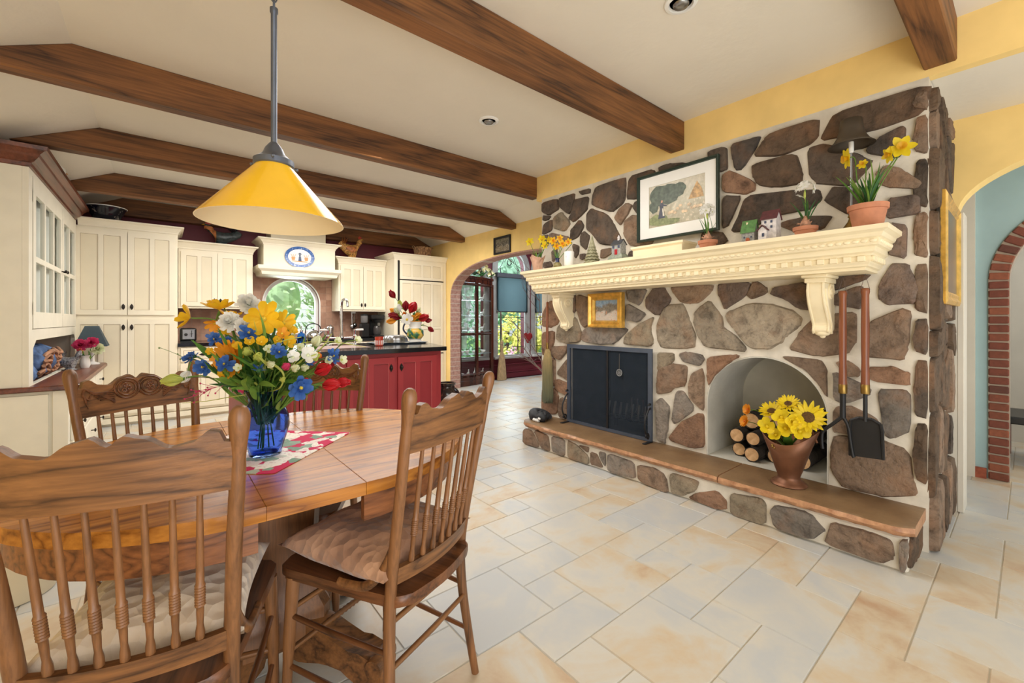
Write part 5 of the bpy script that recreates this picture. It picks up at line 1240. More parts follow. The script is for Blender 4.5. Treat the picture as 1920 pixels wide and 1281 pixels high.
spec = [
 # kind, px, py, depth offset, size(px), extra normal, label, mats
 ('cosmos', 494, 598, -.05, 66, (0, 0, .0), 'large yellow daisy facing the camera near the top centre of the bouquet', None),
 ('cosmos', 530, 606, .02, 46, (.7, -.5, .1), 'yellow daisy turned right behind the large one', None),
 ('cosmos', 411, 580, .05, 56, (-.1, .1, 1.6), 'open yellow daisy seen from the side at the top left of the bouquet', None),
 ('cosmos', 356, 596, .04, 46, (-1.4, .8, .4), 'leftmost yellow daisy with drooping petals at the top of the bouquet', None),
 ('cosmos', 432, 596, .06, 40, (.2, .3, 1.2), 'yellow daisy half hidden behind the white carnations', None),
 ('cosmos', 403, 606, .02, 30, (-.3, .2, -.6), 'small amber daisy bud below the side view daisy', dict(p='opet', c='ycen')),
 ('gerbera', 434, 672, -.08, 62, (-.8, .2, .0), 'big orange yellow gerbera at the centre left of the bouquet', None),
 ('carn', 466, 569, .02, 44, (0, 0, .7), 'topmost white carnation of the bouquet', None),
 ('carn', 429, 604, -.05, 42, (-.2, 0, .5), 'white carnation at the left of the three', None),
 ('carn', 461, 612, -.06, 40, (0, 0, .5), 'white carnation just left of the large yellow daisy', None),
 ('anem', 382, 689, -.06, 32, (-.4, .2, .1), 'blue anemone at the left edge in front of the carved chair', None),
 ('anem', 421, 684, -.13, 32, (-.2, 0, .3), 'blue anemone overlapping the gerbera', None),
 ('anem', 563, 728, -.09, 44, (.2, -.1, 0), 'blue anemone with a yellow eye low on the right of the vase', None),
 ('anem', 466, 626, -.08, 32, (.1, 0, .5), 'blue anemone under the large yellow daisy', None),
 ('anem', 403, 637, -.07, 26, (-.5, 0, .4), 'pale blue anemone at the upper left under the carnations', None),
 ('anem', 425, 641, -.06, 22, (-.3, 0, .6), 'dusky blue anemone beside the pale blue one', None),
 ('anem', 523, 662, -.12, 28, (.1, 0, .5), 'blue anemone in the middle right of the bouquet', None),
 ('anem', 358, 672, .0, 26, (-.8, .3, .5), 'leftmost pale blue anemone on a long stem', None),
 ('anem', 624, 668, .0, 26, (.6, -.4, .3), 'rightmost pale blue anemone of the bouquet', None),
 ('anem', 537, 637, .0, 18, (.3, -.2, .4), 'tiny blue anemone among the small yellow blossoms', None),
 ('anem', 579, 681, -.03, 16, (.3, -.2, .4), 'tiny blue anemone right of the white blossoms', None),
 ('tulip', 603, 694, -.06, 40, (.9, -.7, .55), 'red tulip at the right with its head tilted upward', None),
 ('tulip', 619, 722, -.08, 42, (1.3, -1.1, .15), 'lowest red tulip pointing right', None),
 ('tulip', 641, 718, -.02, 34, (1.5, -1.2, .1), 'red tulip farthest to the right', None),
 ('tulip', 613, 684, .0, 34, (1.0, -.8, .5), 'dark red tulip tucked behind the upright one', dict(p='dred', c='stem')),
 ('tulip', 536, 688, -.13, 26, (.5, -.3, .6), 'small pink tulip bud in the middle right of the bouquet', dict(p='pink', c='stem')),
 ('tulip', 326, 713, -.02, 38, (-1.4, .6, -.1), 'yellow green tulip on a long stem at the far left', dict(p='lime', c='stem')),
 ('tulip', 349, 705, .01, 32, (-.4, .2, -.8), 'white tulip hanging at the far left', dict(p='wpet', c='stem')),
 ('tulip', 484, 671, -.14, 30, (.1, 0, .5), 'plump pale green tulip in the centre of the bouquet', dict(p='lime', c='stem')),
 ('tulip', 464, 660, -.12, 28, (-.3, 0, .6), 'yellow green tulip left of the plump one', dict(p='lime', c='stem')),
 ('tulip', 507, 683, -.15, 26, (.2, 0, -.2), 'drooping pale tulip at the centre of the bouquet', dict(p='pale', c='stem')),
 ('tulip', 553, 691, -.13, 26, (.4, -.2, .5), 'white green bud right of the centre', dict(p='pale', c='stem')),
 ('tulip', 593, 641, -.04, 32, (.5, -.3, .8), 'pale green calla at the upper right of the bouquet', dict(p='pale', c='stem')),
 ('tulip', 590, 670, -.08, 28, (.6, -.4, .6), 'yellow green tulip between the white blossoms', dict(p='lime', c='stem')),
 ('small', 577, 667, -.09, 36, (.2, -.1, .3), 'large white blossom right of the centre', dict(p='wpet', c='pale')),
 ('small', 549, 671, -.11, 30, (.1, 0, .3), 'white blossom left of the large white one', dict(p='wpet', c='pale')),
 ('small', 640, 675, -.02, 22, (.9, -.6, .1), 'pale yellow blossom at the far right over the red island', dict(p='pale', c='lime')),
 ('small', 614, 676, -.02, 20, (.6, -.5, .1), 'pale cream blossom above the dark red tulip', dict(p='pale', c='lime')),
 ('small', 631, 640, .0, 20, (.7, -.4, .4), 'pale blossom in front of the island sink', dict(p='pale', c='lime')),
 ('small', 668, 638, .02, 20, (.9, -.6, .4), 'pale blossom on a long stem reaching right over the island top', dict(p='pale', c='lime')),
 ('small', 425, 622, -.04, 26, (-.2, 0, .5), 'small yellow blossom under the left carnation', None),
 ('small', 528, 626, -.06, 26, (.2, -.1, .4), 'small orange yellow blossom right below the large daisy', dict(p='opet', c='ycen')),
 ('small', 519, 639, -.07, 22, (.2, -.1, .4), 'small yellow bud left of the tiny blue anemone', None),
 ('small', 541, 642, -.05, 30, (.4, -.2, .4), 'small yellow blossom right of the tiny blue anemone', None),
 ('small', 490, 642, -.1, 26, (0, 0, .4), 'small yellow blossom below the large daisy', None),
 ('small', 468, 642, -.09, 22, (0, 0, .4), 'small yellow blossom under the blue anemone', None),
 ('small', 416, 700, -.1, 16, (-.3, 0, .2), 'small yellow blossom below the gerbera', None),
 ('small', 550, 622, .02, 18, (.4, -.2, .4), 'small yellow blossom at the right of the upper bouquet', None),
 ('small', 597, 668, -.02, 14, (.4, -.2, .4), 'small orange blossom beside the yellow green tulip', dict(p='orange', c='ycen')),
 ('small', 456, 731, -.06, 16, (-.6, .1, 0), 'small pink blossom at the left of the vase mouth', dict(p='pink', c='ycen')),
 ('small', 573, 713, -.04, 12, (.4, -.2, .2), 'tiny red blossom above the low blue anemone', dict(p='rpet', c='ycen')),
 ('small', 447, 650, -.1, 22, (-.2, 0, .4), 'small yellow blossom between the gerbera and the sea holly', None),
 ('small', 503, 655, -.12, 20, (0, 0, .4), 'small cream blossom left of the blue anemone in the middle right', dict(p='pale', c='lime')),
 ('small', 562, 652, -.06, 20, (.3, -.2, .4), 'small cream blossom above the large white one', dict(p='pale', c='lime')),
 ('small', 447, 690, -.14, 18, (-.1, 0, .2), 'tiny cream blossom below the right edge of the gerbera', dict(p='pale', c='lime')),
 ('small', 395, 660, -.08, 18, (-.4, 0, .3), 'tiny yellow blossom left of the gerbera', None),
 ('tulip', 571, 690, -.1, 24, (.5, -.3, .3), 'half closed pale tulip above the low blue anemone', dict(p='pale', c='stem')),
 ('tulip', 530, 712, -.14, 20, (.2, 0, .2), 'small yellow green bud just above the vase mouth', dict(p='lime', c='stem')),
 ('thistle', 485, 694, -.14, 30, (0, 0, .3), 'grey blue sea holly at the centre above the vase', None),
 ('thistle', 365, 668, -.02, 20, (-.4, 0, .3), 'blue sea holly at the left edge of the bouquet', None),
 ('thistle', 512, 652, -.03, 18, (0, 0, .4), 'green blue sea holly in the upper middle', dict(p='dgreen', c='dgreen')),
]
for kind, px, py, dd, s, nx, lb, mats in spec:
    p = bq(px, py, dd); sz = s*(D0+dd)/FPX
    base = eyedir(p)*(1 if V(nx).length < 1.2 else .35)
    flower(kind, p, base+V(nx), sz, lb, None, foot(), mats, leaves=1 if kind in ('tulip', 'anem', 'gerbera') else 0)
# greenery, built as one leafy bunch plus a few long blades and twigs
t_ = thing('bouquet_greenery', 'dense green leaves filling the bouquet in the blue vase', 'foliage', NK)
rg_ = random.Random(77)
for mt_, n, Ls, Ws in (('green', 120, (.06, .15), (.011, .022)), ('dgreen', 90, (.06, .14), (.011, .022)), ('green2', 110, (.06, .15), (.010, .022)), ('lime', 60, (.06, .17), (.004, .010))):
    b = NB()
    for k in range(n):
        a_ = rg_.uniform(0, 2*PI); tl = rg_.uniform(.1, 1.22); d = V((math.cos(a_)*math.sin(tl), math.sin(a_)*math.sin(tl), math.cos(tl)))
        r0 = rg_.uniform(0.0, .13) if tl < .9 else rg_.uniform(0, .10); p = NK+V((0, 0, .0))+d*r0
        dd_ = (d+V((rg_.uniform(-.5, .5), rg_.uniform(-.5, .5), rg_.uniform(-.3, .3)))).normalized()
        sheet(b, p, dd_, dd_.orthogonal()+V((rg_.uniform(-.5, .5),)*3), rg_.uniform(*Ls), rg_.uniform(*Ws), rg_.uniform(-.9, .3), .3, 6, .05, .42)
    o = obj('leaf_cluster', b, m[mt_], t_, smooth=70); o['kind'] = 'stuff'
b = NB()
for k in range(8):
    a_ = rg_.uniform(0, 2*PI); r1 = rg_.uniform(.0, .022); r2 = rg_.uniform(.005, .034)
    tube(b, [NK+V((r1*math.cos(a_), r1*math.sin(a_), .03)), NK+V((-r2*math.cos(a_)*.4, -r2*math.sin(a_)*.4, -.07)), (vx-r2*math.cos(a_), vy-r2*math.sin(a_), vz+.02)], .0022, 5)
o = obj('cut_stems', b, m['green2'], t_)
def strand(name, pts, r_, mt_, lb, cat, twigs=0, tm=None):
    t_ = thing(name, lb, cat, pts[0]); q = bez(pts, 8); b = NB(); tube(b, q, [r_*(1-.6*i/len(q)) for i in range(len(q))], 6); obj('stem', b, m[mt_], t_, smooth=70)
    for k in range(twigs):
        p = q[int(len(q)*rg_.uniform(.45, .98))]; b = NB(); d = (q[-1]-q[0]).normalized()+V((rg_.uniform(-.8, .8), rg_.uniform(-.8, .8), rg_.uniform(-.7, .5)))
        e = p+d*.03; tube(b, [p, e], .0007, 4); ball(b, e, .0028, 6, 4); obj('sprig', b, m[tm or mt_], t_)
strand('twig_stem', [NK, bq(420, 712, -.02), bq(360, 708, .02), bq(312, 706, .05)], .0016, 'twig', 'thin dark twig reaching left toward the carved chair crest', 'twig')
strand('berry_twig', [NK, bq(440, 722, -.06), bq(400, 728, -.08), bq(375, 742, -.1)], .0014, 'twig', 'fine twig with tiny pink berries left of the vase', 'twig', 14, 'pink')
strand('grass_blade', [NK, bq(430, 745, -.02), bq(390, 752, .0), bq(342, 756, .02)], .0018, 'lime', 'long yellow green grass blade low on the left', 'grass')
strand('grass_blade', [NK, bq(380, 690, .0), bq(340, 668, .02), bq(300, 652, .03)], .0012, 'stem', 'fine tendril reaching far left across the white cupboard', 'grass', 5)
strand('grass_blade', [NK, bq(530, 660, -.04), bq(600, 640, -.02), bq(686, 651, .0)], .0022, 'lime', 'long yellow blade reaching right over the island top', 'grass')
strand('grass_blade', [NK, bq(560, 680, -.04), bq(600, 655, .0), bq(622, 626, .03)], .003, 'lime', 'broad yellow green blade pointing up at the right', 'grass')
strand('grass_blade', [NK, bq(500, 660, -.08), bq(530, 640, -.1), bq(565, 632, -.1)], .0025, 'lime', 'yellow blade crossing the middle of the bouquet', 'grass')
strand('grass_blade', [bq(560, 745, -.08), bq(575, 742, -.09), bq(574, 752, -.09)], .0018, 'stem', 'short green shoot under the low blue anemone', 'grass')
strand('bent_stem', [bq(502, 678, -.11), bq(522, 690, -.12), bq(532, 705, -.12), bq(524, 728, -.1), NK], .004, 'lime', 'thick bent yellow green stem at the centre', 'stem')

# ================================================================== PENDANT LAMP
px_, py_ = .302, 1.685
t_ = thing('pendant_lamp', 'yellow glass cone pendant lamp on a dark rod above the table', 'lamp', (px_, py_, 2.66))
sh_pr = [(.228, 1.522), (.223, 1.530), (.060, 1.716), (.054, 1.73)]
m['yshade'] = M('amber_yellow_glass', (250, 196, 44), .18, var=.05, Coat_Weight=.3); m['creamglass'] = M('cream_glass_lining', (250, 232, 188), .3, var=.02)
bm = NB(); skin(bm, [ring(bm, V((px_, py_, z)), V((r_, 0, 0)), V((0, r_, 0)), 64) for r_, z in sh_pr], cap=False); sh = obj('shade', bm, m['yshade'], t_, smooth=40)
bm = NB(); skin(bm, [ring(bm, V((px_, py_, z)), V((r_, 0, 0)), V((0, r_, 0)), 64) for r_, z in ((.228, 1.522), (.225, 1.5212), (.220, 1.529), (.057, 1.713))], cap=False); obj('shade_lining', bm, m['creamglass'], sh, smooth=40)
m['pewter'] = M('pewter_metal', (108, 114, 126), .4, .7)
bm = NB(); lathe(bm, [(.060, 1.718), (.064, 1.722), (.064, 1.740), (.054, 1.746), (.036, 1.762), (.028, 1.782), (.018, 1.796), (.012, 1.803)], (px_, py_, 0), 28)
for k in range(3):
    a_ = 2*PI*k/3+.3; tube(bm, [(px_+.06*math.cos(a_), py_+.06*math.sin(a_), 1.731), (px_+.080*math.cos(a_), py_+.080*math.sin(a_), 1.731)], .003, 6); ball(bm, (px_+.082*math.cos(a_), py_+.082*math.sin(a_), 1.731), .006, 8, 5)
obj('shade_holder', bm, m['pewter'], t_, smooth=40)
bm = NB(); lathe(bm, [(.010, 1.80), (.010, 2.255), (.013, 2.26), (.013, 2.275), (.004, 2.28)], (px_, py_, 0), 14); obj('rod', bm, m['pewter'], t_, smooth=60)
bm = NB(); k = 0; z = 2.288
while z < 2.64:
    pts = [(math.cos(2*PI*i/14)*.009, math.sin(2*PI*i/14)*.017) for i in range(15)]
    tube(bm, [(px_+(a_ if k % 2 else 0), py_+(0 if k % 2 else a_), z+c_) for a_, c_ in pts], .0026, 6, cap=False); z += .026; k += 1
obj('chain', bm, m['pewter'], t_, smooth=60)
bm = NB(); lathe(bm, [(.004, 2.62), (.02, 2.63), (.055, 2.645), (.06, 2.659)], (px_, py_, 0), 24); obj('canopy', bm, m['pewter'], t_, smooth=50)
bm = NB(); lathe(bm, [(.016, 1.73), (.016, 1.70), (.03, 1.66), (.033, 1.635), (.02, 1.61), (.001, 1.604)], (px_, py_, 0), 16); obj('bulb', bm, m['porc'], t_, smooth=70)

# stoneware crock on the floor at the left edge
cx, cy = -.52, 2.78
t_ = thing('stoneware_crock', 'pale stoneware crock with blue brushwork on the floor at the left', 'crock', (cx, cy, 0))
t = NT('salt_glaze'); v = t.coord(); f = t.noise(v, 9, 3, .5, 1.5); sp_ = t.n.new('ShaderNodeSeparateXYZ'); t.link(v, sp_.inputs[0])
k = t.math('MULTIPLY', t.math('GREATER_THAN', f, .54), t.math('GREATER_THAN', sp_.outputs[2], .24)); t.base(t.mix(k, (212, 198, 168), (62, 92, 142))); t.set(Roughness=.35)
bm = NB(); lathe(bm, [(.14, 0), (.152, .004), (.168, .08), (.172, .2), (.165, .27), (.13, .31), (.12, .33), (.128, .345), (.128, .365), (.11, .365), (.108, .33)], (cx, cy, 0), 32); obj('body', bm, t.m, t_, smooth=40)
# ================================================================== KITCHEN
YF, YU = 6.45, 6.75      # fronts of the tall and base units; fronts of the wall units
def panel_door(t_, x0, x1, z0, z1, y, cols=2, mt='cream', mp='cream2', knob=None, rows=((0, 1),), pull='knob', rail=.055, n_groove=True, hw='hard'):
    b = NB(); W = x1-x0; st = rail*.8; holes = []
    cw = (W-2*rail-(cols-1)*st)/cols
    zz = [(z0+rail+(z1-z0-2*rail)*a_, z0+rail+(z1-z0-2*rail)*b_) for a_, b_ in rows]
    for c in range(cols):
        xx = x0+rail+c*(cw+st)
        for k, (a_, b_) in enumerate(zz): holes.append(rect(xx, a_+(st/2 if k else 0), xx+cw, b_-(st/2 if k < len(zz)-1 else 0)))
    plate(b, rect(x0, z0, x1, z1), holes, 'XZ', y-.02, y-.002); d = obj('door', b, m[mt], t_)
    b = NB()
    for h in holes: box(b, (h[0][0], y-.012, h[0][1]), (h[2][0], y-.006, h[2][1]))
    obj('panel', b, m[mp], d)
    b = NB()
    for h in holes:
        for (p, q) in zip(h, h[1:]+h[:1]): tube(b, [(p[0], y-.0125, p[1]), (q[0], y-.0125, q[1])], .0022, 4)
    obj('glaze_line', b, m['glaze'] if mt != 'red' else M('pink_rubbed_edge', (206, 120, 118), .6), d)
    if knob:
        b = NB(); kx, kz = knob
        prism(b, [(kx, kz-.035), (kx+.012, kz-.018), (kx+.016, kz), (kx+.012, kz+.018), (kx, kz+.035), (kx-.012, kz+.018), (kx-.016, kz), (kx-.012, kz-.018)], 'XZ', y-.024, y-.02)
        ball(b, (kx, y-.034, kz), (.013, .012, .013), 10, 6); obj('knob', b, m[hw], d, smooth=50)
    return d
def drawer(t_, x0, x1, z0, z1, y, mt='cream', handle='pull'):
    b = NB(); box(b, (x0, y-.02, z0), (x1, y-.002, z1), .004); d = obj('drawer', b, m[mt], t_)
    b = NB()
    h = rect(x0+.03, z0+.03, x1-.03, z1-.03)
    for (p, q) in zip(h, h[1:]+h[:1]): tube(b, [(p[0], y-.0205, p[1]), (q[0], y-.0205, q[1])], .002, 4)
    obj('glaze_line', b, m['glaze'], d)
    b = NB(); cx, cz = (x0+x1)/2, (z0+z1)/2
    prism(b, [(cx-.045, cz), (cx-.02, cz+.012), (cx, cz+.016), (cx+.02, cz+.012), (cx+.045, cz), (cx+.02, cz-.012), (cx, cz-.016), (cx-.02, cz-.012)], 'XZ', y-.024, y-.02); ball(b, (cx, y-.032, cz), (.013, .01, .013), 10, 6); obj('handle', b, m['hard'], d, smooth=50)
    return d
def crown(t_, x0, x1, yf, yb, z0, h, out, mt, ends=(1, 1)):
    b = NB(); rr_ = []
    for o, z in ((0, 0), (.006, .0), (.008, h*.2), (.35*out, h*.45), (.6*out, h*.7), (.9*out, h*.8), (out, h*.84), (out, h)):
        a0, a1 = x0-(o if ends[0] else 0), x1+(o if ends[1] else 0)
        rr_.append([b.verts.new(p) for p in ((a0, yb, z0+z), (a0, yf-o, z0+z), (a1, yf-o, z0+z), (a1, yb, z0+z))])
    skin(b, rr_); return obj('crown_moulding', b, mt, t_)
def carcass(t_, x0, x1, y0, y1, z0, z1, mt='cream'):
    b = NB(); box(b, (x0, y0, z0), (x1, y1, z1), .003); return obj('carcass', b, m[mt], t_)
WB = 7.095
# pantry
t_ = thing('pantry_cabinet', 'tall cream two tier pantry cupboard with dark knobs left of the kitchen counter', 'cabinet', (-.31, 6.78, 0))
carcass(t_, -.76, .138, YF, WB, .10, 2.20); b = NB(); box(b, (-.76, YF+.03, 0), (.138, WB, .10)); box(b, (-.76, YF-.012, .03), (.15, YF+.03, .09), .004); obj('plinth', b, m['cream'], t_)
xm = -.305
for z0, z1, kz in ((1.24, 2.17, 1.33), (.13, 1.19, 1.10)):
    panel_door(t_, -.735, xm-.003, z0, z1, YF, 2, knob=(xm-.035, kz)); panel_door(t_, xm+.003, .115, z0, z1, YF, 2, knob=(xm+.035, kz))
crown(t_, -.70, .138, YF, WB, 2.20, .085, .06, m['cream'], (0, 1))
# base unit left of the window with the black worktop
t_ = thing('base_cabinet', 'cream base cabinets with drawers below the black kitchen worktop', 'cabinet', (1.5, 6.8, 0))
carcass(t_, .142, 2.85, YF+.0, WB, .10, .862); b = NB(); box(b, (.142, YF+.03, 0), (2.85, WB, .10)); box(b, (.142, YF-.012, .03), (2.85, YF+.03, .09), .004); obj('plinth', b, m['cream'], t_)
x = .165
for w in (.44, .44, .72, .5, .5):
    drawer(t_, x, x+w, .68, .845, YF); panel_door(t_, x, x+w, .13, .66, YF, 2, knob=(x+w-.04, .6)); x += w+.012
bm = NB(); plate(bm, rect(.141, YF-.025, 2.85, WB), [], 'XY', .863, .903); tag(obj('kitchen_worktop', bm, m['blackstone']), 'black stone worktop along the back kitchen wall', 'worktop')
# tiled splashback with the arched window
tt = NT('tumbled_brown_tile'); v = tt.coord(); bk = tt.n.new('ShaderNodeTexBrick'); bk.offset = 0; bk.inputs['Scale'].default_value = 10; bk.inputs['Brick Width'].default_value = 1.0; bk.inputs['Row Height'].default_value = 1.0; bk.inputs['Mortar Size'].default_value = .03
mp = tt.n.new('ShaderNodeMapping'); mp.inputs['Rotation'].default_value = (PI/2, 0, 0); tt.link(v, mp.inputs[0]); tt.link(mp.outputs[0], bk.inputs['Vector'])
bk.inputs['Color1'].default_value = lin((150, 104, 82)); bk.inputs['Color2'].default_value = lin((188, 148, 124)); bk.inputs['Mortar'].default_value = lin((150, 124, 108))
tt.base(tt.mix(.3, bk.outputs['Color'], tt.ramp(tt.noise(v, 12, 4), [(.3, (120, 80, 64)), (.7, (196, 160, 136))]))); tt.set(Roughness=.6); tt.bump(bk.outputs['Fac'], -.2, .004)
bm = NB(); plate(bm, [(.142, .905), (2.845, .905), (2.845, 1.316), (2.085, 1.316), (2.085, 1.92), (.957, 1.92), (.957, 1.326), (.142, 1.326)], [WA], 'XZ', 7.083, 7.1); struct('wall_splashback', bm, tt.m)
# window in the arch
w_ = NB(); plate(w_, WA, [arch(1.515, .345, 1.02, 1.43, .345, 28)], 'XZ', 7.14, 7.2); wo = struct('window_1', w_, m['white'])
bm = NB(); plate(bm, arch(1.515, .344, 1.021, 1.43, .344, 28), [], 'XZ', 7.165, 7.168); obj('pane', bm, m['pane'], wo)
bm = NB(); plate(bm, arch(1.515, .40, .965, 1.43, .40, 28), [WA], 'XZ', 7.07, 7.09); obj('casing', bm, m['white'], wo)
# wall units
t_ = thing('upper_cabinet', 'cream two door wall cabinet left of the range hood', 'cabinet', (.55, 6.92, 1.33))
carcass(t_, .150, .953, YU, WB, 1.33, 2.08); panel_door(t_, .175, .55, 1.36, 2.05, YU, 2, knob=(.52, 1.43)); panel_door(t_, .556, .93, 1.36, 2.05, YU, 2, knob=(.586, 1.43)); crown(t_, .150, .953, YU, WB, 2.08, .10, .06, m['cream'])
t_ = thing('upper_cabinet', 'cream two door wall cabinet between the range hood and the fridge', 'cabinet', (2.48, 6.92, 1.32))
carcass(t_, 2.09, 2.845, YU, WB, 1.32, 2.06); panel_door(t_, 2.115, 2.465, 1.35, 2.03, YU, 2, knob=(2.44, 1.42)); panel_door(t_, 2.471, 2.82, 1.35, 2.03, YU, 2, knob=(2.497, 1.42)); crown(t_, 2.09, 2.845, YU, WB, 2.06, .10, .06, m['cream'], (1, 0))
# hood mantel
t_ = thing('range_hood', 'cream box shaped hood with moulded shelves above the arched window', 'range hood', (1.52, 6.85, 1.88))
carcass(t_, 1.06, 2.0, 6.62, WB, 1.93, 2.24); crown(t_, 1.06, 2.0, 6.62, WB, 2.22, .085, .075, m['cream'])
bm = NB(); rr_ = [[bm.verts.new(p) for p in ((1.06-o, WB, z), (1.06-o, 6.62-o, z), (2.0+o, 6.62-o, z), (2.0+o, WB, z))] for o, z in ((-.03, 1.80), (.02, 1.81), (.03, 1.85), (.07, 1.885), (.075, 1.93), (.0, 1.935))]
skin(bm, rr_); obj('lower_shelf', bm, m['cream'], t_)
bm = NB(); box(bm, (1.17, 6.74, 2.305), (1.90, WB, 2.655), .004); obj('chimney_box', bm, m['cream2'], t_)
# plate on the hood
t_ = thing('oval_plate', 'oval white faience plate with a blue rim and painted figures on the hood', 'plate', (1.512, 6.60, 2.08))
t = NT('faience_rim'); v = t.coord(); t.base(t.ramp(t.noise(v, 38, 3, .6), [(.28, (222, 228, 236)), (.40, (74, 116, 180)), (.7, (44, 78, 146))])); t.set(Roughness=.2)
bm = NB(); rr_ = [[bm.verts.new((1.512+a_*math.cos(2*PI*i/40), 6.612-d, 2.08+b_*math.sin(2*PI*i/40))) for i in range(40)] for a_, b_, d in ((.19, .145, 0), (.195, .15, .004), (.195, .15, .012), (.15, .108, .005))]
skin(bm, rr_, cap=False); obj('rim', bm, t.m, t_, smooth=50)
bm = NB(); face(bm, [bm.verts.new((1.512+.152*math.cos(2*PI*i/40), 6.606, 2.08+.11*math.sin(2*PI*i/40))) for i in range(40)]); wl = obj('well', bm, m['porc'], t_)
bm = NB()
for dx, cl in ((0, 0),): 
    prism(bm, [(1.49, 2.02), (1.535, 2.02), (1.525, 2.09), (1.50, 2.09)], 'XZ', 6.603, 6.6055); ball(bm, (1.512, 6.604, 2.105), (.012, .002, .016), 10, 6); prism(bm, [(1.485, 2.118), (1.54, 2.118), (1.512, 2.145)], 'XZ', 6.603, 6.6055)
obj('painted_figure', bm, M('plate_navy', (52, 70, 104), .3), wl)
bm = NB()
for dx in (-.085, .085):
    prism(bm, [(1.512+dx-.018, 2.03), (1.512+dx+.018, 2.03), (1.512+dx+.026, 2.075), (1.512+dx-.026, 2.075)], 'XZ', 6.603, 6.6055)
    for q in (-.02, 0, .02): tube(bm, [(1.512+dx+q*.5, 6.604, 2.075), (1.512+dx+q*1.6, 6.604, 2.115)], .0025, 4)
prism(bm, [(1.40, 2.012), (1.62, 2.012), (1.60, 2.022), (1.42, 2.022)], 'XZ', 6.603, 6.6055)
obj('painted_pots', bm, M('plate_ochre', (206, 150, 88), .3), wl)
# built in fridge
t_ = thing('refrigerator', 'tall built in refrigerator faced with cream panels beside the arch', 'refrigerator', (3.33, 6.75, 0))
carcass(t_, 2.85, 3.795, 6.42, WB, .08, 2.17); b = NB(); box(b, (2.87, 6.45, 0), (3.78, WB, .08)); obj('plinth', b, m['blackp'], t_)
for z0, z1, rows in ((1.845, 2.13, ((0, 1),)), (.63, 1.825, ((0, .34), (.34, 1))), (.12, .61, ((0, 1),))): panel_door(t_, 2.935, 3.72, z0, z1, 6.42, 4, rows=rows, rail=.045)
bm = NB(); box(bm, (2.905, 6.395, .1), (2.925, 6.42, 2.14)); box(bm, (2.92, 6.397, 1.828), (3.73, 6.42, 1.842)); box(bm, (2.92, 6.397, .612), (3.73, 6.42, .628)); obj('dark_gap_trim', bm, m['blackp'], t_)
crown(t_, 2.85, 3.795, 6.42, WB, 2.17, .085, .06, m['cream'], (1, 0))

# hutch along the left wall -----------------------------------------
HX, HY, HC = -.712, 4.37, .72
m['hcream'] = M('soft_white_paint', (236, 231, 214), .5, var=.03)
t_ = thing('hutch', 'tall off white hutch with glazed doors and an open niche at the left', 'cabinet', (-1.1, 5.4, HC))
bm = NB(); box(bm, (-1.5, HY, HC), (HX-.03, HY+.03, 2.27), .002); box(bm, (-1.5, YF-.035, HC), (HX-.02, YF-.012, 2.27)); box(bm, (-1.5, HY, 2.24), (HX-.03, YF-.012, 2.27)); box(bm, (-1.5, HY, HC), (-1.47, YF-.012, 2.27)); box(bm, (-1.47, HY+.03, 1.08), (HX-.03, YF-.04, 1.10))
obj('carcass', bm, m['hcream'], t_)
nich = [(4.50, HC+.005), (6.36, HC+.005), (6.36, 1.0), (6.30, 1.035), (4.60, 1.035), (4.50, .98)]
dz0, dz1 = 1.115, 2.20
bm = NB(); plate(bm, rect(HY, HC, YF-.012, 2.27), [nich, rect(4.47, dz0, 6.38, dz1)], 'YZ', HX-.03, HX); obj('face_frame', bm, m['hcream'], t_)
for k, (y0, y1) in enumerate(((4.475, 5.60), (5.61, 6.375))):
    n = 3 if k == 0 else 2
    b = NB(); holes = []; cw = (y1-y0-.16-.05*(n-1))/n
    for c in range(n):
        yy = y0+.08+c*(cw+.05)
        for z0, z1 in ((1.24, 1.60), (1.64, 2.08)): holes.append(rect(yy, z0, yy+cw, z1))
    plate(b, rect(y0, dz0+.005, y1, dz1-.005), holes, 'YZ', HX-.018, HX+.006); d = obj('door', b, m['hcream'], t_)
    b = NB(); box(b, (HX-.008, y0+.05, 1.2), (HX-.005, y1-.05, 2.12)); obj('pane', b, m['pane'], d)
    b = NB(); ky = y1-.04 if k == 0 else y0+.04; tube(b, [(HX+.004, ky, 1.62), (HX+.03, ky, 1.62)], .006, 6); ball(b, (HX+.034, ky, 1.62), (.01, .015, .015), 10, 6); obj('knob', b, m['hard'], d, smooth=60)
    b = NB(); 
    for z in (1.22, 2.02): box(b, (HX+.004, y0-.008, z), (HX+.010, y0+.006, z+.09), .002)
    obj('hinge', b, m['hcream'], d)
bm = NB()
for k in range(22):
    y = 4.52+k*.083; c_ = .012*(k % 2); tube(bm, [(HX-.06-c_, y, 1.16), (HX-.06-c_, y, 2.16)], .035, 8, flat=.5)
obj('curtain', bm, M('white_curtain', (226, 226, 220), .9, var=.06), t_, smooth=60, label='gathered white curtain behind the glass')
bm = NB(); rr_ = []
for o, z in ((0, 2.235), (.012, 2.24), (.015, 2.262), (.03, 2.27), (.055, 2.30), (.062, 2.315), (.085, 2.335), (.10, 2.34), (.105, 2.365), (-.1, 2.365)):
    rr_.append([bm.verts.new(p) for p in ((-1.5, HY-o, z), (HX+o, HY-o, z), (HX+o, YF-.07+o*.3, z), (-1.5, YF-.07+o*.3, z))])
skin(bm, rr_); obj('cherry_cornice', bm, m['cherry'], t_, label='cherry wood cornice')
t_ = thing('sideboard', 'off white base cabinet with drawers under the cherry hutch top', 'cabinet', (-1.0, 5.4, 0))
bm = NB(); box(bm, (-1.5, HY+.02, .0), (-.52, YF-.02, .68), .003); obj('carcass', bm, m['hcream'], t_)
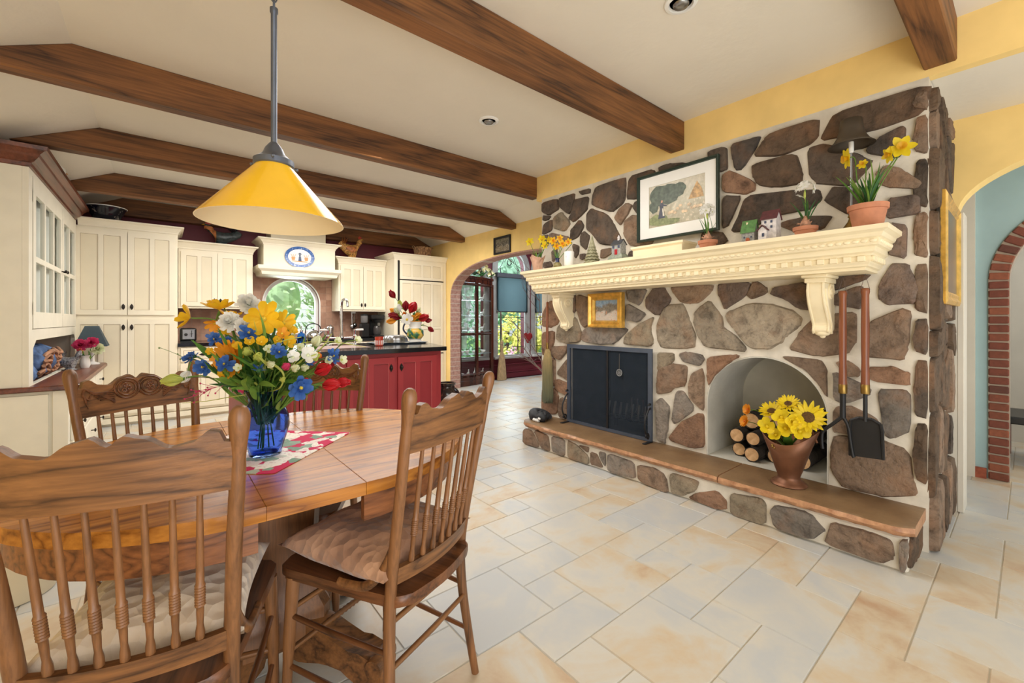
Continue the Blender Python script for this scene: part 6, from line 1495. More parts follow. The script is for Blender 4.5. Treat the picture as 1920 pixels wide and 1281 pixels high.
bm = NB(); box(bm, (-1.5, HY+.002, .0), (-.62, HY+.02, .66), .002); box(bm, (-.60, HY+.002, 0), (-.522, HY+.02, .68), .002); obj('end_panel', bm, m['hcream'], t_)
y = HY+.06
while y < YF-.3:
    for z0, z1 in ((.50, .65), (.30, .48), (.08, .28)):
        b = NB(); box(b, (-.52, y, z0), (-.502, y+.64, z1), .005); d = obj('drawer', b, m['hcream'], t_)
        for q in (.32,):
            b = NB(); tube(b, [(-.502, y+q, (z0+z1)/2), (-.478, y+q, (z0+z1)/2)], .005, 6); ball(b, (-.474, y+q, (z0+z1)/2), (.008, .017, .017), 10, 6); obj('knob', b, m['hard'], d, smooth=60)
    y += .66
bm = NB(); prism(bm, [(-1.5, HY-.03), (-.48, HY-.03), (-.46, HY-.01), (-.46, 6.30), (-.475, 6.36), (-.5, YF-.025), (-1.5, YF-.025)], 'XY', .685, HC, .006); tag(obj('hutch_counter', bm, m['cherry']), 'dark cherry wood counter of the hutch', 'worktop')
# bundle of jeans in the niche
t_ = thing('denim_bag', 'bundle of blue denim with tan ruffled trim in the hutch niche', 'bag', (-.85, 5.0, HC))
m['denim'] = M('blue_denim', (84, 112, 158), .9, var=.4, vs=14, bump=.6, bs=60); m['tan'] = M('tan_ruffle', (176, 130, 100), .8, var=.3, vs=20)
bm = NB(); rr = random.Random(14)
for (y, z, a_, b_, c_) in ((4.62, .80, .13, .11, .10), (4.78, .88, .15, .13, .12), (5.05, .86, .17, .22, .12), (5.30, .86, .16, .17, .12), (4.95, .79, .14, .30, .07), (5.5, .80, .13, .14, .08)):
    ball(bm, (-.84, y, HC+z-.72), (a_, b_, c_), 18, 10)
for v_ in bm.verts: v_.co += V((rr.uniform(-1, 1), rr.uniform(-1, 1), rr.uniform(-1, 1)))*.012
for v_ in bm.verts: v_.co.z = max(v_.co.z, HC+.002)
obj('denim', bm, m['denim'], t_, smooth=60)
bm = NB()
for j in range(5):
    pts = [(-.72+.03*j*.3+.02*math.sin(k*1.9+j), 4.72+.055*k+.01*j, HC+.06+.035*j+.025*math.sin(k*2.3+j)) for k in range(12)]
    tube(bm, bez(pts, 4), .013, 6)
obj('ruffles', bm, m['tan'], t_, smooth=60)
# little lamp and hen at the far end of the counter
def hen(name, lb, loc, s, rz, mb, mc, mr_, neck=None, cat='hen figurine', lx=1.0):
    t_ = thing(name, lb, cat, loc, rz); L = lambda n_, b, mm: (b.transform(Matrix.Diagonal((lx, 1, 1, 1))), obj(n_, b, mm, t_, local=True, smooth=60))[1]
    b = NB(); secs = []
    for x, z, rx, rz_ in ((-.62, .78, .02, .10), (-.50, .66, .10, .20), (-.34, .48, .20, .26), (-.08, .38, .27, .31), (.16, .42, .26, .31), (.30, .58, .19, .24), (.36, .78, .13, .15), (.38, .94, .11, .12), (.42, 1.02, .09, .09), (.46, 1.06, .02, .03)):
        up = V((.5, 0, .9)).normalized() if x > .25 else V((0, 0, 1))
        if x > .33: up = V((1, 0, .1))
        if x < -.45: up = V((.6, 0, .8)).normalized()
        secs.append((V((x, 0, z))*s, V((0, 1, 0))*rx*s, up*rz_*s))
    loft(b, secs, 18); L('body', b, mb)
    if neck: b = NB(); loft(b, [(c_, u_*1.08, v_*1.08) for c_, u_, v_ in secs[4:8]], 18); L('neck_feathers', b, neck)
    b = NB()
    for k in range(9):
        a_ = 1.0+.16*k; sheet(b, V((-.42, .05*(k % 3-1), .60))*s, (-math.cos(a_*.8), .05*(k % 3-1), math.sin(a_*.8)+.15), (0, 1, 0), (.42+.03*(k % 4))*s, .16*s, .7, .3, 6, .2, .5)
    L('tail', b, mc)
    b = NB()
    for sd in (-1, 1): loft(b, [(V((.14, sd*.24, .46))*s, V((0, 1, 0))*.02*s, V((0, 0, 1))*.12*s), (V((-.1, sd*.30, .42))*s, V((0, 1, 0))*.05*s, V((0, 0, 1))*.17*s), (V((-.36, sd*.24, .50))*s, V((0, 1, 0))*.02*s, V((.4, 0, 1))*.07*s)], 12)
    L('wing', b, mc)
    b = NB()
    prism(b, [(x*s, z*s) for x, z in ((.34, 1.04), (.30, 1.14), (.36, 1.12), (.38, 1.20), (.43, 1.13), (.47, 1.18), (.48, 1.08), (.44, 1.03))], 'XZ', -.02*s, .02*s); ball(b, V((.49, 0, .93))*s, (.03*s, .02*s, .06*s), 8, 6); L('comb_and_wattle', b, mr_)
    b = NB(); lathe(b, [(.03*s, 0), (.001, .09*s)], V((.50, 0, 1.03))*s, 8, V((1, 0, -.2)).normalized()); L('beak', b, m['ypet'])
    b = NB(); lathe(b, [(.24*s, 0), (.26*s, .02*s), (.16*s, .08*s), (.14*s, .16*s)], (0, 0, 0), 18, sx=1.2); L('base', b, mb)
    return t_
m['comb'] = M('red_comb', (178, 62, 48), .5, var=.2)
m['speck'] = M('speckled_black_white', (150, 150, 152), .4, var=.62, vs=90); m['goldfeather'] = M('golden_feather', (196, 146, 78), .5, var=.6, vs=44); m['greenblack'] = M('green_black_feather', (52, 62, 64), .35, var=.6, vs=30); m['rust'] = M('rust_feather', (180, 110, 58), .5, var=.4, vs=30)
hen('hen_figurine', 'black and white speckled hen figurine at the far end of the hutch counter', (-.66, 5.62, HC), .17, R(-20), m['speck'], m['speck'], m['comb'])
hen('rooster_figurine', 'dark rooster figurine with a golden neck on the left wall cabinet', (.60, 6.84, 2.181), .245, R(180), m['greenblack'], m['greenblack'], m['comb'], m['rust'], cat='rooster figurine', lx=1.45)
hen('hen_figurine', 'golden speckled hen figurine on the wall cabinet right of the hood', (2.33, 6.85, 2.161), .31, R(0), m['goldfeather'], m['rust'], m['comb'])
bm = NB()
t_ = thing('hen_lamp', 'small lamp with a dark square shade and pink flowers on the hutch counter', 'lamp', (-.57, 6.22, HC))
rr_ = [[bm.verts.new((x, y, HC+z)) for x, y in rect(-.57-w, 6.22-w, -.57+w, 6.22+w)] for w, z in ((.125, .19), (.05, .40))]; skin(bm, rr_, cap=False); o = obj('shade', bm, M('slate_shade', (62, 76, 84), .8), t_); o.modifiers.new('s', 'SOLIDIFY').thickness = .004
bm = NB(); lathe(bm, [(.06, 0), (.06, .01), (.02, .03), (.015, .2), (.015, .36)], (-.57, 6.22, HC), 14); obj('base', bm, m['porc'], t_, smooth=50)
fl = V((-.58, 5.80, HC+.03))
t2 = thing('small_jug', 'small white jug holding pink peonies beside the hen', 'jug', (-.58, 5.80, HC)); bm = NB(); lathe(bm, [(.03, 0), (.04, .03), (.035, .08), (.03, .10), (.036, .12), (.03, .12), (.02, .04)], (-.58, 5.80, HC), 16); obj('body', bm, m['porc'], t2, smooth=50)
for dx, dz, lb, kk in ((-.03, .22, 'pink peony leaning left over the hutch counter', 'pink'), (.05, .24, 'pink peony in the small jug nearest the pantry', 'pink'), (.09, .18, 'pale green blossom in the small jug on the hutch counter', 'pale')):
    p = V((-.58+dx, 5.78, HC+dz)); flower('carn', p, eyedir(p)+V((0, 0, .3)), .12, lb, foot=fl, mats=dict(p=kk, c='stem'), leaves=2)
# goose on top of the hutch
gx, gy, gz = -.69, 5.05, 2.366
t_ = thing('goose_figurine', 'white goose figurine peeking over the hutch cornice', 'goose figurine', (gx, gy, gz))
bm = NB(); loft(bm, [(V((gx, gy+y, gz+z)), V((1, 0, 0))*a_, V((0, .3, 1)).normalized()*b_) for y, z, a_, b_ in ((-.20, .05, .02, .02), (-.10, .045, .06, .044), (.0, .046, .075, .046), (.12, .05, .06, .044), (.19, .07, .035, .04), (.22, .09, .03, .035), (.26, .10, .02, .022))], 14); obj('body', bm, m['white'], t_, smooth=60)
bm = NB(); lathe(bm, [(.016, 0), (.010, .05), (.003, .07)], (gx, gy+.25, gz+.10), 8, V((.6, .7, -.1)).normalized()); obj('beak', bm, m['opet'], t_, smooth=60)
# bowl on the pantry
t_ = thing('enamel_bowl', 'black enamel bowl with a white rim on top of the pantry', 'bowl', (-.486, 6.56, 2.286))
t = NT('painted_black_enamel'); v = t.coord(); t.base(t.ramp(t.noise(v, 14, 3, .6), [(.62, (22, 24, 34)), (.70, (150, 140, 130))])); t.set(Roughness=.15)
bm = NB(); lathe(bm, [(.09, 0), (.10, .004), (.13, .06), (.155, .13), (.175, .15), (.17, .152), (.14, .08), (.09, .02)], (-.486, 6.56, 2.286), 36); obj('body', bm, t.m, t_, smooth=50)
bm = NB(); tube(bm, [(-.486+.173*math.cos(2*PI*i/36), 6.56+.173*math.sin(2*PI*i/36), 2.437) for i in range(37)], .005, 6); obj('rim', bm, m['white'], t_, smooth=60)
# basket on the fridge
t_ = thing('wicker_basket', 'small round wicker basket on top of the refrigerator', 'basket', (3.42, 6.56, 2.256))
t = NT('wicker'); v = t.coord((40, 40, 14)); f = t.noise(v, 2, 2); t.base(t.ramp(f, [(.35, (96, 66, 44)), (.65, (190, 148, 104))])); t.set(Roughness=.8); t.bump(f, 1, .01)
bm = NB()
for i in range(28): a_ = 2*PI*i/28; tube(bm, [(3.42+.125*math.cos(a_), 6.56+.125*math.sin(a_), 2.258), (3.42+.145*math.cos(a_), 6.56+.145*math.sin(a_), 2.40)], .009, 5)
obj('stakes', bm, t.m, t_, smooth=60)
bm = NB(); lathe(bm, [(.115, 0), (.128, .01), (.145, .13), (.152, .14), (.152, .155), (.14, .155), (.13, .02), (.001, .01)], (3.42, 6.56, 2.257), 28); obj('body', bm, t.m, t_, smooth=50)
for s in (-1, 1):
    b = NB(); tube(b, bez([(3.42+s*.15, 6.52, 2.39), (3.42+s*.18, 6.53, 2.42), (3.42+s*.18, 6.59, 2.42), (3.42+s*.15, 6.60, 2.39)], 5), .007, 6); obj('handle', b, t.m, t_, smooth=60)
# toaster on the left counter
t_ = thing('toaster', 'chrome and black toaster on the counter beside the pantry', 'toaster', (.25, 6.80, .904))
bm = NB(); box(bm, (.165, 6.72, .915), (.335, 6.90, 1.08), .03, 4); obj('shell', bm, m['blackp'], t_, smooth=40)
bm = NB(); box(bm, (.19, 6.715, .94), (.315, 6.722, 1.065), .004); f_ = obj('chrome_face', bm, m['steel'], t_)
bm = NB(); lathe(bm, [(.018, 0), (.018, .006), (.001, .008)], (.225, 6.714, 1.0), 14, V((0, -1, 0))); box(bm, (.28, 6.705, .97), (.286, 6.714, 1.05)); box(bm, (.27, 6.70, 1.005), (.296, 6.708, 1.012)); obj('lever_and_dial', bm, m['blackp'], f_)
bm = NB(); box(bm, (.17, 6.73, .904), (.33, 6.89, .916)); obj('foot', bm, m['blackp'], t_)
# coffee machine and grinder on the back counter
t_ = thing('coffee_maker', 'black drip coffee maker at the right of the kitchen counter', 'coffee maker', (2.72, 6.82, .904))
bm = NB(); box(bm, (2.62, 6.72, .904), (2.82, 6.94, .935), .01); box(bm, (2.63, 6.88, .93), (2.81, 6.94, 1.22), .01); box(bm, (2.61, 6.74, 1.19), (2.83, 6.94, 1.27), .015)
lathe(bm, [(.05, 1.13), (.085, 1.19)], (2.72, 6.81, 0), 20); obj('housing', bm, m['blackp'], t_)
bm = NB(); lathe(bm, [(.05, .94), (.065, .97), (.06, 1.06), (.045, 1.09)], (2.72, 6.80, 0), 20); obj('carafe', bm, M('smoky_carafe', (70, 66, 66), .1), t_, smooth=60)
bm = NB(); box(bm, (2.70, 6.73, 1.09), (2.74, 6.75, 1.14)); obj('chrome_plate', bm, m['steel'], t_)
t_ = thing('coffee_grinder', 'black coffee grinder with a clear hopper left of the coffee maker', 'coffee grinder', (2.52, 6.82, .904))
bm = NB(); box(bm, (2.46, 6.76, .904), (2.58, 6.90, 1.13), .012); obj('housing', bm, m['blackp'], t_)
bm = NB(); lathe(bm, [(.045, 1.13), (.058, 1.15), (.06, 1.25)], (2.52, 6.83, 0), 18); obj('hopper', bm, M('grey_hopper', (120, 118, 118), .15), t_, smooth=60)
bm = NB(); lathe(bm, [(.06, 1.25), (.06, 1.275), (.001, 1.28)], (2.52, 6.83, 0), 18); obj('lid', bm, m['blackp'], t_, smooth=40)
t_ = thing('ladle_pair', 'hanging silver ladles on the tiled wall under the right cabinet', 'utensil', (2.42, 7.05, 1.20))
bm = NB(); box(bm, (2.38, 7.05, 1.29), (2.46, 7.09, 1.3195)); tube(bm, [(2.40, 7.06, 1.31), (2.40, 7.05, 1.12)], .008, 6); ball(bm, (2.40, 7.03, 1.08), (.045, .03, .045), 14, 8); tube(bm, [(2.44, 7.06, 1.31), (2.43, 7.05, 1.14)], .007, 6); ball(bm, (2.44, 7.04, 1.10), (.035, .03, .04), 14, 8); obj('ladles', bm, m['chrome'], t_, smooth=60)
# kettle on the far counter by the window
t_ = thing('kettle', 'polished kettle with a black arched handle below the window', 'kettle', (1.74, 6.80, .904))
bm = NB(); lathe(bm, [(.10, 0), (.105, .01), (.10, .06), (.07, .11), (.035, .13), (.012, .135), (.016, .15), (.001, .158)], (1.74, 6.80, .904), 26); obj('body', bm, m['chrome'], t_, smooth=60)
bm = NB(); tube(bm, bez([(1.63, 6.80, .98), (1.65, 6.80, 1.09), (1.74, 6.80, 1.13), (1.83, 6.80, 1.09), (1.84, 6.80, 1.0)], 6), .008, 8); obj('handle', bm, m['blackp'], t_, smooth=60)
bm = NB(); tube(bm, [(1.82, 6.78, .97), (1.88, 6.75, 1.03)], [.018, .01], 8); obj('spout', bm, m['chrome'], t_, smooth=60)
t_ = thing('espresso_machine', 'chrome espresso pot beside the kettle under the window', 'coffee pot', (1.98, 6.78, .904))
bm = NB(); lathe(bm, [(.05, 0), (.055, .02), (.04, .10), (.05, .16), (.045, .175), (.01, .19), (.012, .205)], (1.98, 6.78, .904), 18); obj('body', bm, m['chrome'], t_, smooth=50)
bm = NB(); tube(bm, bez([(1.935, 6.78, 1.06), (1.89, 6.78, 1.05), (1.90, 6.78, .95), (1.94, 6.78, .94)], 5), .007, 6); obj('handle', bm, m['chrome'], t_, smooth=60)

# island ------------------------------------------------------------
IX0, IX1, IY0, IY1 = .46, 2.04, 3.545, 4.58
t_ = thing('kitchen_island', 'barn red panelled kitchen island with dark iron pulls', 'island', (1.25, 4.05, 0))
bm = NB(); box(bm, (IX0, IY0, .08), (IX1, IY1, .893), .003); obj('carcass', bm, m['red'], t_)
bm = NB(); box(bm, (IX0+.03, IY0+.05, 0), (IX1-.03, IY1-.03, .08)); obj('plinth', bm, m['blackp'], t_)
xs = [(.50, .80), (.806, 1.106), (1.16, 1.565), (1.60, 1.985)]
for k, (x0, x1) in enumerate(xs):
    if k < 2:
        b = NB(); box(b, (x0, IY0-.02, .74), (x1, IY0-.002, .865), .004); d = obj('drawer', b, m['red'], t_)
    z1 = .72 if k < 2 else .855
    kx = (x1-.03) if k % 2 == 0 else (x0+.03)
    panel_door(t_, x0, x1, .11, z1, IY0, 2, 'red', 'red2', knob=(kx, z1-.09), rail=.05)
t_ = thing('island_worktop', 'polished black granite island top with an undermount sink', 'worktop', (1.25, 4.05, .893))
bm = NB(); plate(bm, [(IX0-.04, IY0-.045), (IX1+.03, IY0-.045), (IX1+.045, IY0-.03), (IX1+.33, IY1+.0), (IX1+.30, IY1+.04), (IX0-.04, IY1+.04)], [rect(.98, 3.85, 1.50, 4.30)], 'XY', .894, .932); obj('slab', bm, m['blackstone'], t_)
bm = NB(); rr_ = [[bm.verts.new((x, y, z)) for x, y in rect(.98+e, 3.85+e, 1.50-e, 4.30-e)] for e, z in ((0, .931), (.002, .80), (.03, .76))]; skin(bm, rr_, cap=False); face(bm, rr_[-1]); obj('sink_basin', bm, m['porc'], t_)
# bridge faucet
fx, fy, fz = 1.38, 4.36, .932
t_ = thing('bridge_faucet', 'nickel bridge faucet with a tall riser and porcelain levers on the island', 'faucet', (fx, fy, fz))
bm = NB()
for s in (-1, 1):
    lathe(bm, [(.024, 0), (.024, .006), (.012, .012), (.011, .07), (.017, .075), (.017, .095), (.010, .10), (.012, .135), (.016, .14), (.014, .155)], (fx+s*.13, fy, fz), 14)
tube(bm, [(fx-.13, fy, fz+.07), (fx+.13, fy, fz+.07)], .011, 8); lathe(bm, [(.014, .06), (.024, .075), (.016, .10), (.012, .14)], (fx, fy, fz), 14)
tube(bm, bez([(fx, fy, fz+.1), (fx, fy, fz+.38), (fx, fy-.05, fz+.45), (fx, fy-.15, fz+.44), (fx, fy-.18, fz+.38)], 8), .012, 10); obj('spout', bm, m['chrome'], t_, smooth=50)
for s in (-1, 1):
    b = NB(); tube(b, [(fx+s*.13, fy, fz+.148), (fx+s*.15, fy-.01, fz+.15), (fx+s*.21, fy-.02, fz+.152)], [.006, .011, .010], 8); obj('porcelain_lever', b, m['porc'], t_, smooth=60)
# soap bottles
for x, y, mt_, lb in ((1.02, 4.40, glass('blue_soap', (40, 110, 220), .1, 1.2), 'pump bottle of bright blue soap on the island behind the bouquet'), (.86, 4.42, glass('clear_soap', (220, 228, 230), .1, 1.2), 'clear glass pump bottle left of the blue soap')):
    t_ = thing('soap_bottle', lb, 'soap bottle', (x, y, .932))
    b = NB(); lathe(b, [(.034, .002), (.036, .006), (.036, .10), (.03, .12), (.012, .13), (.012, .14)], (x, y, .932), 18); obj('bottle', b, mt_, t_, smooth=50)
    b = NB(); lathe(b, [(.014, .14), (.014, .155), (.005, .157), (.005, .19)], (x, y, .932), 10); tube(b, [(x, y, 1.122), (x-.02, y-.025, 1.118)], .005, 6); obj('pump', b, m['chrome'], t_, smooth=50)
# folded towel/steel tray, striped tumbler, roasting pan
t_ = thing('serving_tray', 'dark blue grey tray lying on the island under the jug', 'tray', (1.95, 4.22, .932))
bm = NB(); rr_ = [[bm.verts.new((1.95+x*w*1.9, 4.30+y*w*1.1, .9325+z)) for x, y in chaikin(rect(-1, -1, 1, 1), 2, .1)] for w, z in ((.14, 0), (.15, .012), (.155, .013), (.142, .004))]; skin(bm, rr_); obj('tray', bm, M('slate_tray', (92, 104, 116), .3), t_)
p = at(705, 648, Z=.932)
t_ = thing('striped_tumbler', 'red tumbler with white stripes on the island', 'tumbler', (1.62, 4.0, .932))
bm = NB(); lathe(bm, [(.034, .002), (.037, .004), (.040, .088), (.037, .088), (.034, .01), (.001, .008)], (1.62, 4.0, .9315), 22); bd = obj('cup', bm, M('red_tumbler', (206, 70, 44), .3, var=.3, vs=14), t_, smooth=40)
bm = NB()
for k in range(14): a_ = 2*PI*k/14; tube(bm, [(1.62+.0385*math.cos(a_), 4.0+.0385*math.sin(a_), .945), (1.62+.0405*math.cos(a_), 4.0+.0405*math.sin(a_), .985)], .004, 4)
obj('white_bands', bm, m['white'], bd)
t_ = thing('bundt_pan', 'fluted silver cake pan lying upside down on the tray', 'pan', (1.93, 4.33, .945))
bm = NB(); rr_ = [[bm.verts.new((1.93+r_*math.cos(2*PI*i/48)*(1+.04*math.cos(i*PI/2)), 4.33+r_*math.sin(2*PI*i/48)*(1+.04*math.cos(i*PI/2)), .946+z)) for i in range(48)] for r_, z in ((.13, 0), (.128, .03), (.11, .065), (.08, .075), (.05, .07), (.03, .05))]; skin(bm, rr_); obj('pan', bm, m['steel'], t_, smooth=50)
# majolica jug of tulips
jx, jy = 2.10, 4.20
t_ = thing('majolica_jug', 'white majolica jug painted with fruit holding tulips on the island', 'jug', (jx, jy, .946))
bm = NB(); lathe(bm, [(.062, 0), (.07, .006), (.058, .02), (.066, .035), (.090, .07), (.088, .12), (.066, .15), (.062, .165), (.068, .20), (.074, .225), (.070, .225), (.058, .17), (.06, .05)], (jx, jy, .946), 32); obj('body', bm, m['porc'], t_, smooth=50)
t = NT('fruit_band'); v = t.coord(); f = t.noise(v, 15, 2, .5, .3); t.base(t.ramp(f, [(.36, (44, 84, 140)), (.44, (60, 110, 72)), (.5, (110, 150, 80)), (.56, (232, 180, 70)), (.66, (240, 206, 110))])); t.set(Roughness=.25)
bm = NB(); lathe(bm, [(.068, .037), (.0915, .07), (.0895, .12), (.07, .146)], (jx, jy, .946), 32, cap=False); obj('painted_band', bm, t.m, t_, smooth=50)
bm = NB(); lathe(bm, [(.0745, .218), (.077, .222), (.0745, .227)], (jx, jy, .946), 32, cap=False); obj('yellow_rim', bm, m['opet'], t_, smooth=50)
bm = NB(); tube(bm, bez([(jx-.066, jy+.01, 1.145), (jx-.11, jy+.02, 1.14), (jx-.125, jy+.02, 1.08), (jx-.088, jy+.015, 1.03)], 6), .009, 8); obj('handle', bm, M('navy_handle', (44, 54, 78), .3), t_, smooth=60)
JB = V((jx, jy, 1.13))
dj = JB.dot(FWD)
def jq(px, py, dd=0): return at(px, py, D=dj+dd)
for px, py, s, nx, lb, mats in (
 (736, 553, 20, (-.5, .3, .7), 'topmost crimson tulip standing high on the left of the jug', dict(p='dred', c='stem')),
 (744, 583, 16, (-.4, .2, .6), 'pale green bud at the upper left of the jug bouquet', dict(p='pale', c='stem')),
 (750, 571, 16, (-.1, .1, .8), 'small yellow tulip at the top of the jug bouquet', dict(p='lime', c='stem')),
 (748, 579, 18, (0, 0, .8), 'white tulip standing at the left centre of the jug bouquet', dict(p='wpet', c='stem')),
 (761, 575, 22, (0, 0, .8), 'crimson tulip at the top centre of the jug bouquet', dict(p='dred', c='stem')),
 (773, 578, 28, (.3, -.2, .7), 'big open red tulip at the top right of the jug bouquet', None),
 (784, 583, 16, (.4, -.2, .6), 'pale green bud at the right of the jug bouquet', dict(p='pale', c='stem')),
 (739, 584, 18, (-.5, .3, .4), 'orange tulip at the left of the jug bouquet', dict(p='opet', c='stem')),
 (742, 594, 28, (-.6, .4, .2), 'crimson tulip low at the left of the jug bouquet', dict(p='dred', c='stem')),
 (735, 602, 20, (-.8, .5, -.1), 'lowest orange tulip at the left of the jug', dict(p='opet', c='stem')),
 (758, 591, 16, (0, 0, .3), 'small orange tulip in the centre of the jug bouquet', dict(p='orange', c='stem')),
 (776, 596, 20, (.3, -.2, .2), 'orange tulip right of the white lily', dict(p='opet', c='stem')),
 (782, 592, 18, (.5, -.3, .3), 'amber tulip at the right centre of the jug bouquet', dict(p='opet', c='stem')),
 (793, 596, 26, (.7, -.5, .3), 'open red tulip at the right of the jug', None),
 (802, 601, 16, (1.0, -.8, .1), 'small crimson tulip at the right edge of the jug bouquet', dict(p='dred', c='stem')),
 (807, 617, 16, (.9, -.8, -.9), 'drooping crimson tulip hanging far right over the island', dict(p='dred', c='stem'))):
    p = jq(px, py, rf.uniform(-.04, .04)); flower('tulip', p, eyedir(p)*.4+V(nx), s*dj/FPX, lb, None, JB, mats, leaves=1)
p = jq(763, 600, -.08); flower('small', p, eyedir(p)+V((0, 0, .3)), 26*dj/FPX, 'white lily blossom at the front of the jug bouquet', None, JB, dict(p='wpet', c='ycen'))
foliage('tulip_leaves', 'green tulip leaves spreading over the jug rim', JB, [((-1, .6, .5), .17), ((1, -.7, .4), .2), ((.2, -.6, 1), .16), ((-.4, -.3, .9), .15), ((.7, -.2, .8), .17), ((-.7, .7, .9), .14), ((.1, .2, 1), .16)], .045, ['dgreen', 'green'])
# dark crock beside the island
kx, ky = 2.50, 4.15
kx, ky = at(838, 757, Z=0).x*.80, at(838, 757, Z=0).y*.80
t_ = thing('glazed_crock', 'large dark brown glazed crock on the floor right of the island', 'crock', (kx, ky, 0))
t = NT('dripped_brown_glaze'); v = t.coord((1, 1, .15)); f = t.noise(v, 26, 3); t.base(t.ramp(f, [(.4, (38, 32, 32)), (.62, (62, 50, 44)), (.75, (130, 84, 64))])); t.set(Roughness=.15)
bm = NB(); lathe(bm, [(.12, 0), (.135, .01), (.165, .10), (.175, .22), (.16, .33), (.12, .40), (.09, .42), (.085, .44), (.10, .455), (.10, .475), (.085, .475), (.07, .43)], (kx, ky, 0), 32); obj('body', bm, t.m, t_, smooth=50)
# ================================================================== SUNROOM AND OUTSIDE
picture_t = picture('small_picture', 'small dark framed picture on the yellow wall above the wide arch', 4.84, 2.268, .385, .25, .03, .02, m['iron'], None, 0, scene_mat('barnyard_print', (88, 84, 66), (60, 58, 48), (110, 96, 72), (190, 180, 160), 12, span=.2), X=3.798)
def sun_window(name, c, hw, z0, spr, casing):
    a0 = win(c, hw, z0, spr)
    b = NB(); plate(b, win(c, hw+.12, z0-.02, spr), [win(c, hw-.012, z0+.012, spr)], 'XZ', 6.70, 6.74); w_ = struct(name, b, casing)
    b = NB(); box(b, (c-hw-.10, 6.64, z0-.06), (c+hw+.10, 6.72, z0-.015), .005); obj('sill', b, casing, w_)
    b = NB(); plate(b, win(c, hw-.02, z0+.02, spr), [], 'XZ', 6.79, 6.792); obj('pane', b, m['pane'], w_)
    b = NB()
    for x in (c-hw*.62, c+hw*.62): box(b, (x-.006, 6.775, z0), (x+.006, 6.79, spr))
    for z in (z0+.16, 1.24): box(b, (c-hw, 6.775, z-.006), (c+hw, 6.79, z+.006))
    box(b, (c-hw, 6.76, 2.06), (c+hw, 6.80, 2.12)); obj('leading', b, m['iron'], w_)
    return w_
cas = M('taupe_window_casing', (160, 160, 156), .5)
w2 = sun_window('window_2', 5.5, .37, .47, 2.24, cas); w3 = sun_window('window_3', 6.45, .3, .47, 2.24, cas); w4 = sun_window('window_4', 4.5, .33, .47, 2.0, cas)
bm = NB()
for s in (-1, 1):
    tube(bm, [(5.5+s*(.02+.10*math.cos(k*.5)*(1-k/20)), 6.785, 2.36+.10*math.sin(k*.5)*(1-k/20)) for k in range(16)], .006, 5); tube(bm, bez([(5.5+s*.33, 6.785, 2.14), (5.5+s*.2, 6.785, 2.3), (5.5+s*.1, 6.785, 2.5)], 6), .006, 5)
obj('iron_scrolls', bm, m['iron'], w2)
# roller shades with dark valances
for c, hw, zb, lb in ((5.5, .37, 1.36, 'grey mesh roller shade half lowered over the arched sunroom window'), (6.45, .30, 1.36, 'grey roller shade on the sunroom window nearest the chimney')):
    t_ = thing('roller_shade', lb, 'shade', (c, 6.68, 2.1))
    b = NB(); box(b, (c-hw-.06, 6.62, 2.03), (c+hw+.06, 6.70, 2.12), .01); obj('valance', b, M('charcoal_valance', (74, 78, 86), .6), t_)
    b = NB(); box(b, (c-hw-.03, 6.672, zb), (c+hw+.03, 6.676, 2.04)); obj('fabric', b, m['shade'], t_)
    b = NB(); box(b, (c-hw-.03, 6.665, zb-.02), (c+hw+.03, 6.685, zb), .003); obj('hem_bar', b, m['iron'], t_)
# curio cabinet
ox, oy = 3.9, 6.2
foot_ = [(4.0, 6.34), (4.42, 6.39), (4.95, 6.61), (4.95, 6.64), (4.0, 6.64)]
m['mahog'] = wood('dark_mahogany', (44, 20, 14), (92, 46, 28), 2, 4, .25, 4, .3)
t_ = thing('curio_cabinet', 'dark mahogany glazed curio cabinet standing in the sunroom', 'cabinet', (4.4, 6.52, 0))
def inset(p, d):
    cx = sum(a_ for a_, _ in p)/len(p); cy = sum(b_ for _, b_ in p)/len(p); return [(cx+(a_-cx)*(1-d), cy+(b_-cy)*(1-d)) for a_, b_ in p]
bm = NB(); prism(bm, foot_, 'XY', 0, .10, .004); prism(bm, inset(foot_, .03), 'XY', .10, .16, .003); obj('plinth', bm, m['mahog'], t_)
bm = NB(); prism(bm, inset(foot_, .03), 'XY', 1.86, 1.93, .003); prism(bm, inset(foot_, -.04), 'XY', 1.93, 1.98, .006); obj('top', bm, m['mahog'], t_)
for k in range(5):
    p = inset(foot_, .06)[k]; b = NB(); box(b, (p[0]-.028, p[1]-.022, .16), (p[0]+.028, p[1]+.022, 1.86), .004); obj('post', b, m['mahog'], t_)
pi2 = inset(foot_, .06); bm = NB()
for a_, b_ in ((0, 1), (1, 2)):
    p, q = pi2[a_], pi2[b_]
    for z in (.20, .93, 1.83): bm = NB(); tube(bm, [(p[0], p[1], z), (q[0], q[1], z)], .026, 4); obj('door_rail', bm, m['mahog'], t_)
for a_, b_ in ((0, 1), (1, 2)):
    p, q = pi2[a_], pi2[b_]; b = NB(); face(b, [b.verts.new(c_) for c_ in ((p[0], p[1]-.01, .2), (q[0], q[1]-.01, .2), (q[0], q[1]-.01, 1.83), (p[0], p[1]-.01, 1.83))]); obj('glass_pane', b, m['pane'], t_)
SH = (.19, .56, .99, 1.27, 1.55)
for z in SH[1:]:
    b = NB(); prism(b, inset(foot_, .09), 'XY', z-.006, z); obj('glass_shelf', b, M('pale_glass_shelf', (150, 170, 172), .15), t_)
bm = NB(); box(bm, (4.05, 6.605, .16), (4.16, 6.615, 1.86)); obj('back_panel', bm, m['mahog'], t_)
rr = random.Random(31); names = ('bottom', 'second', 'third', 'fourth', 'top')
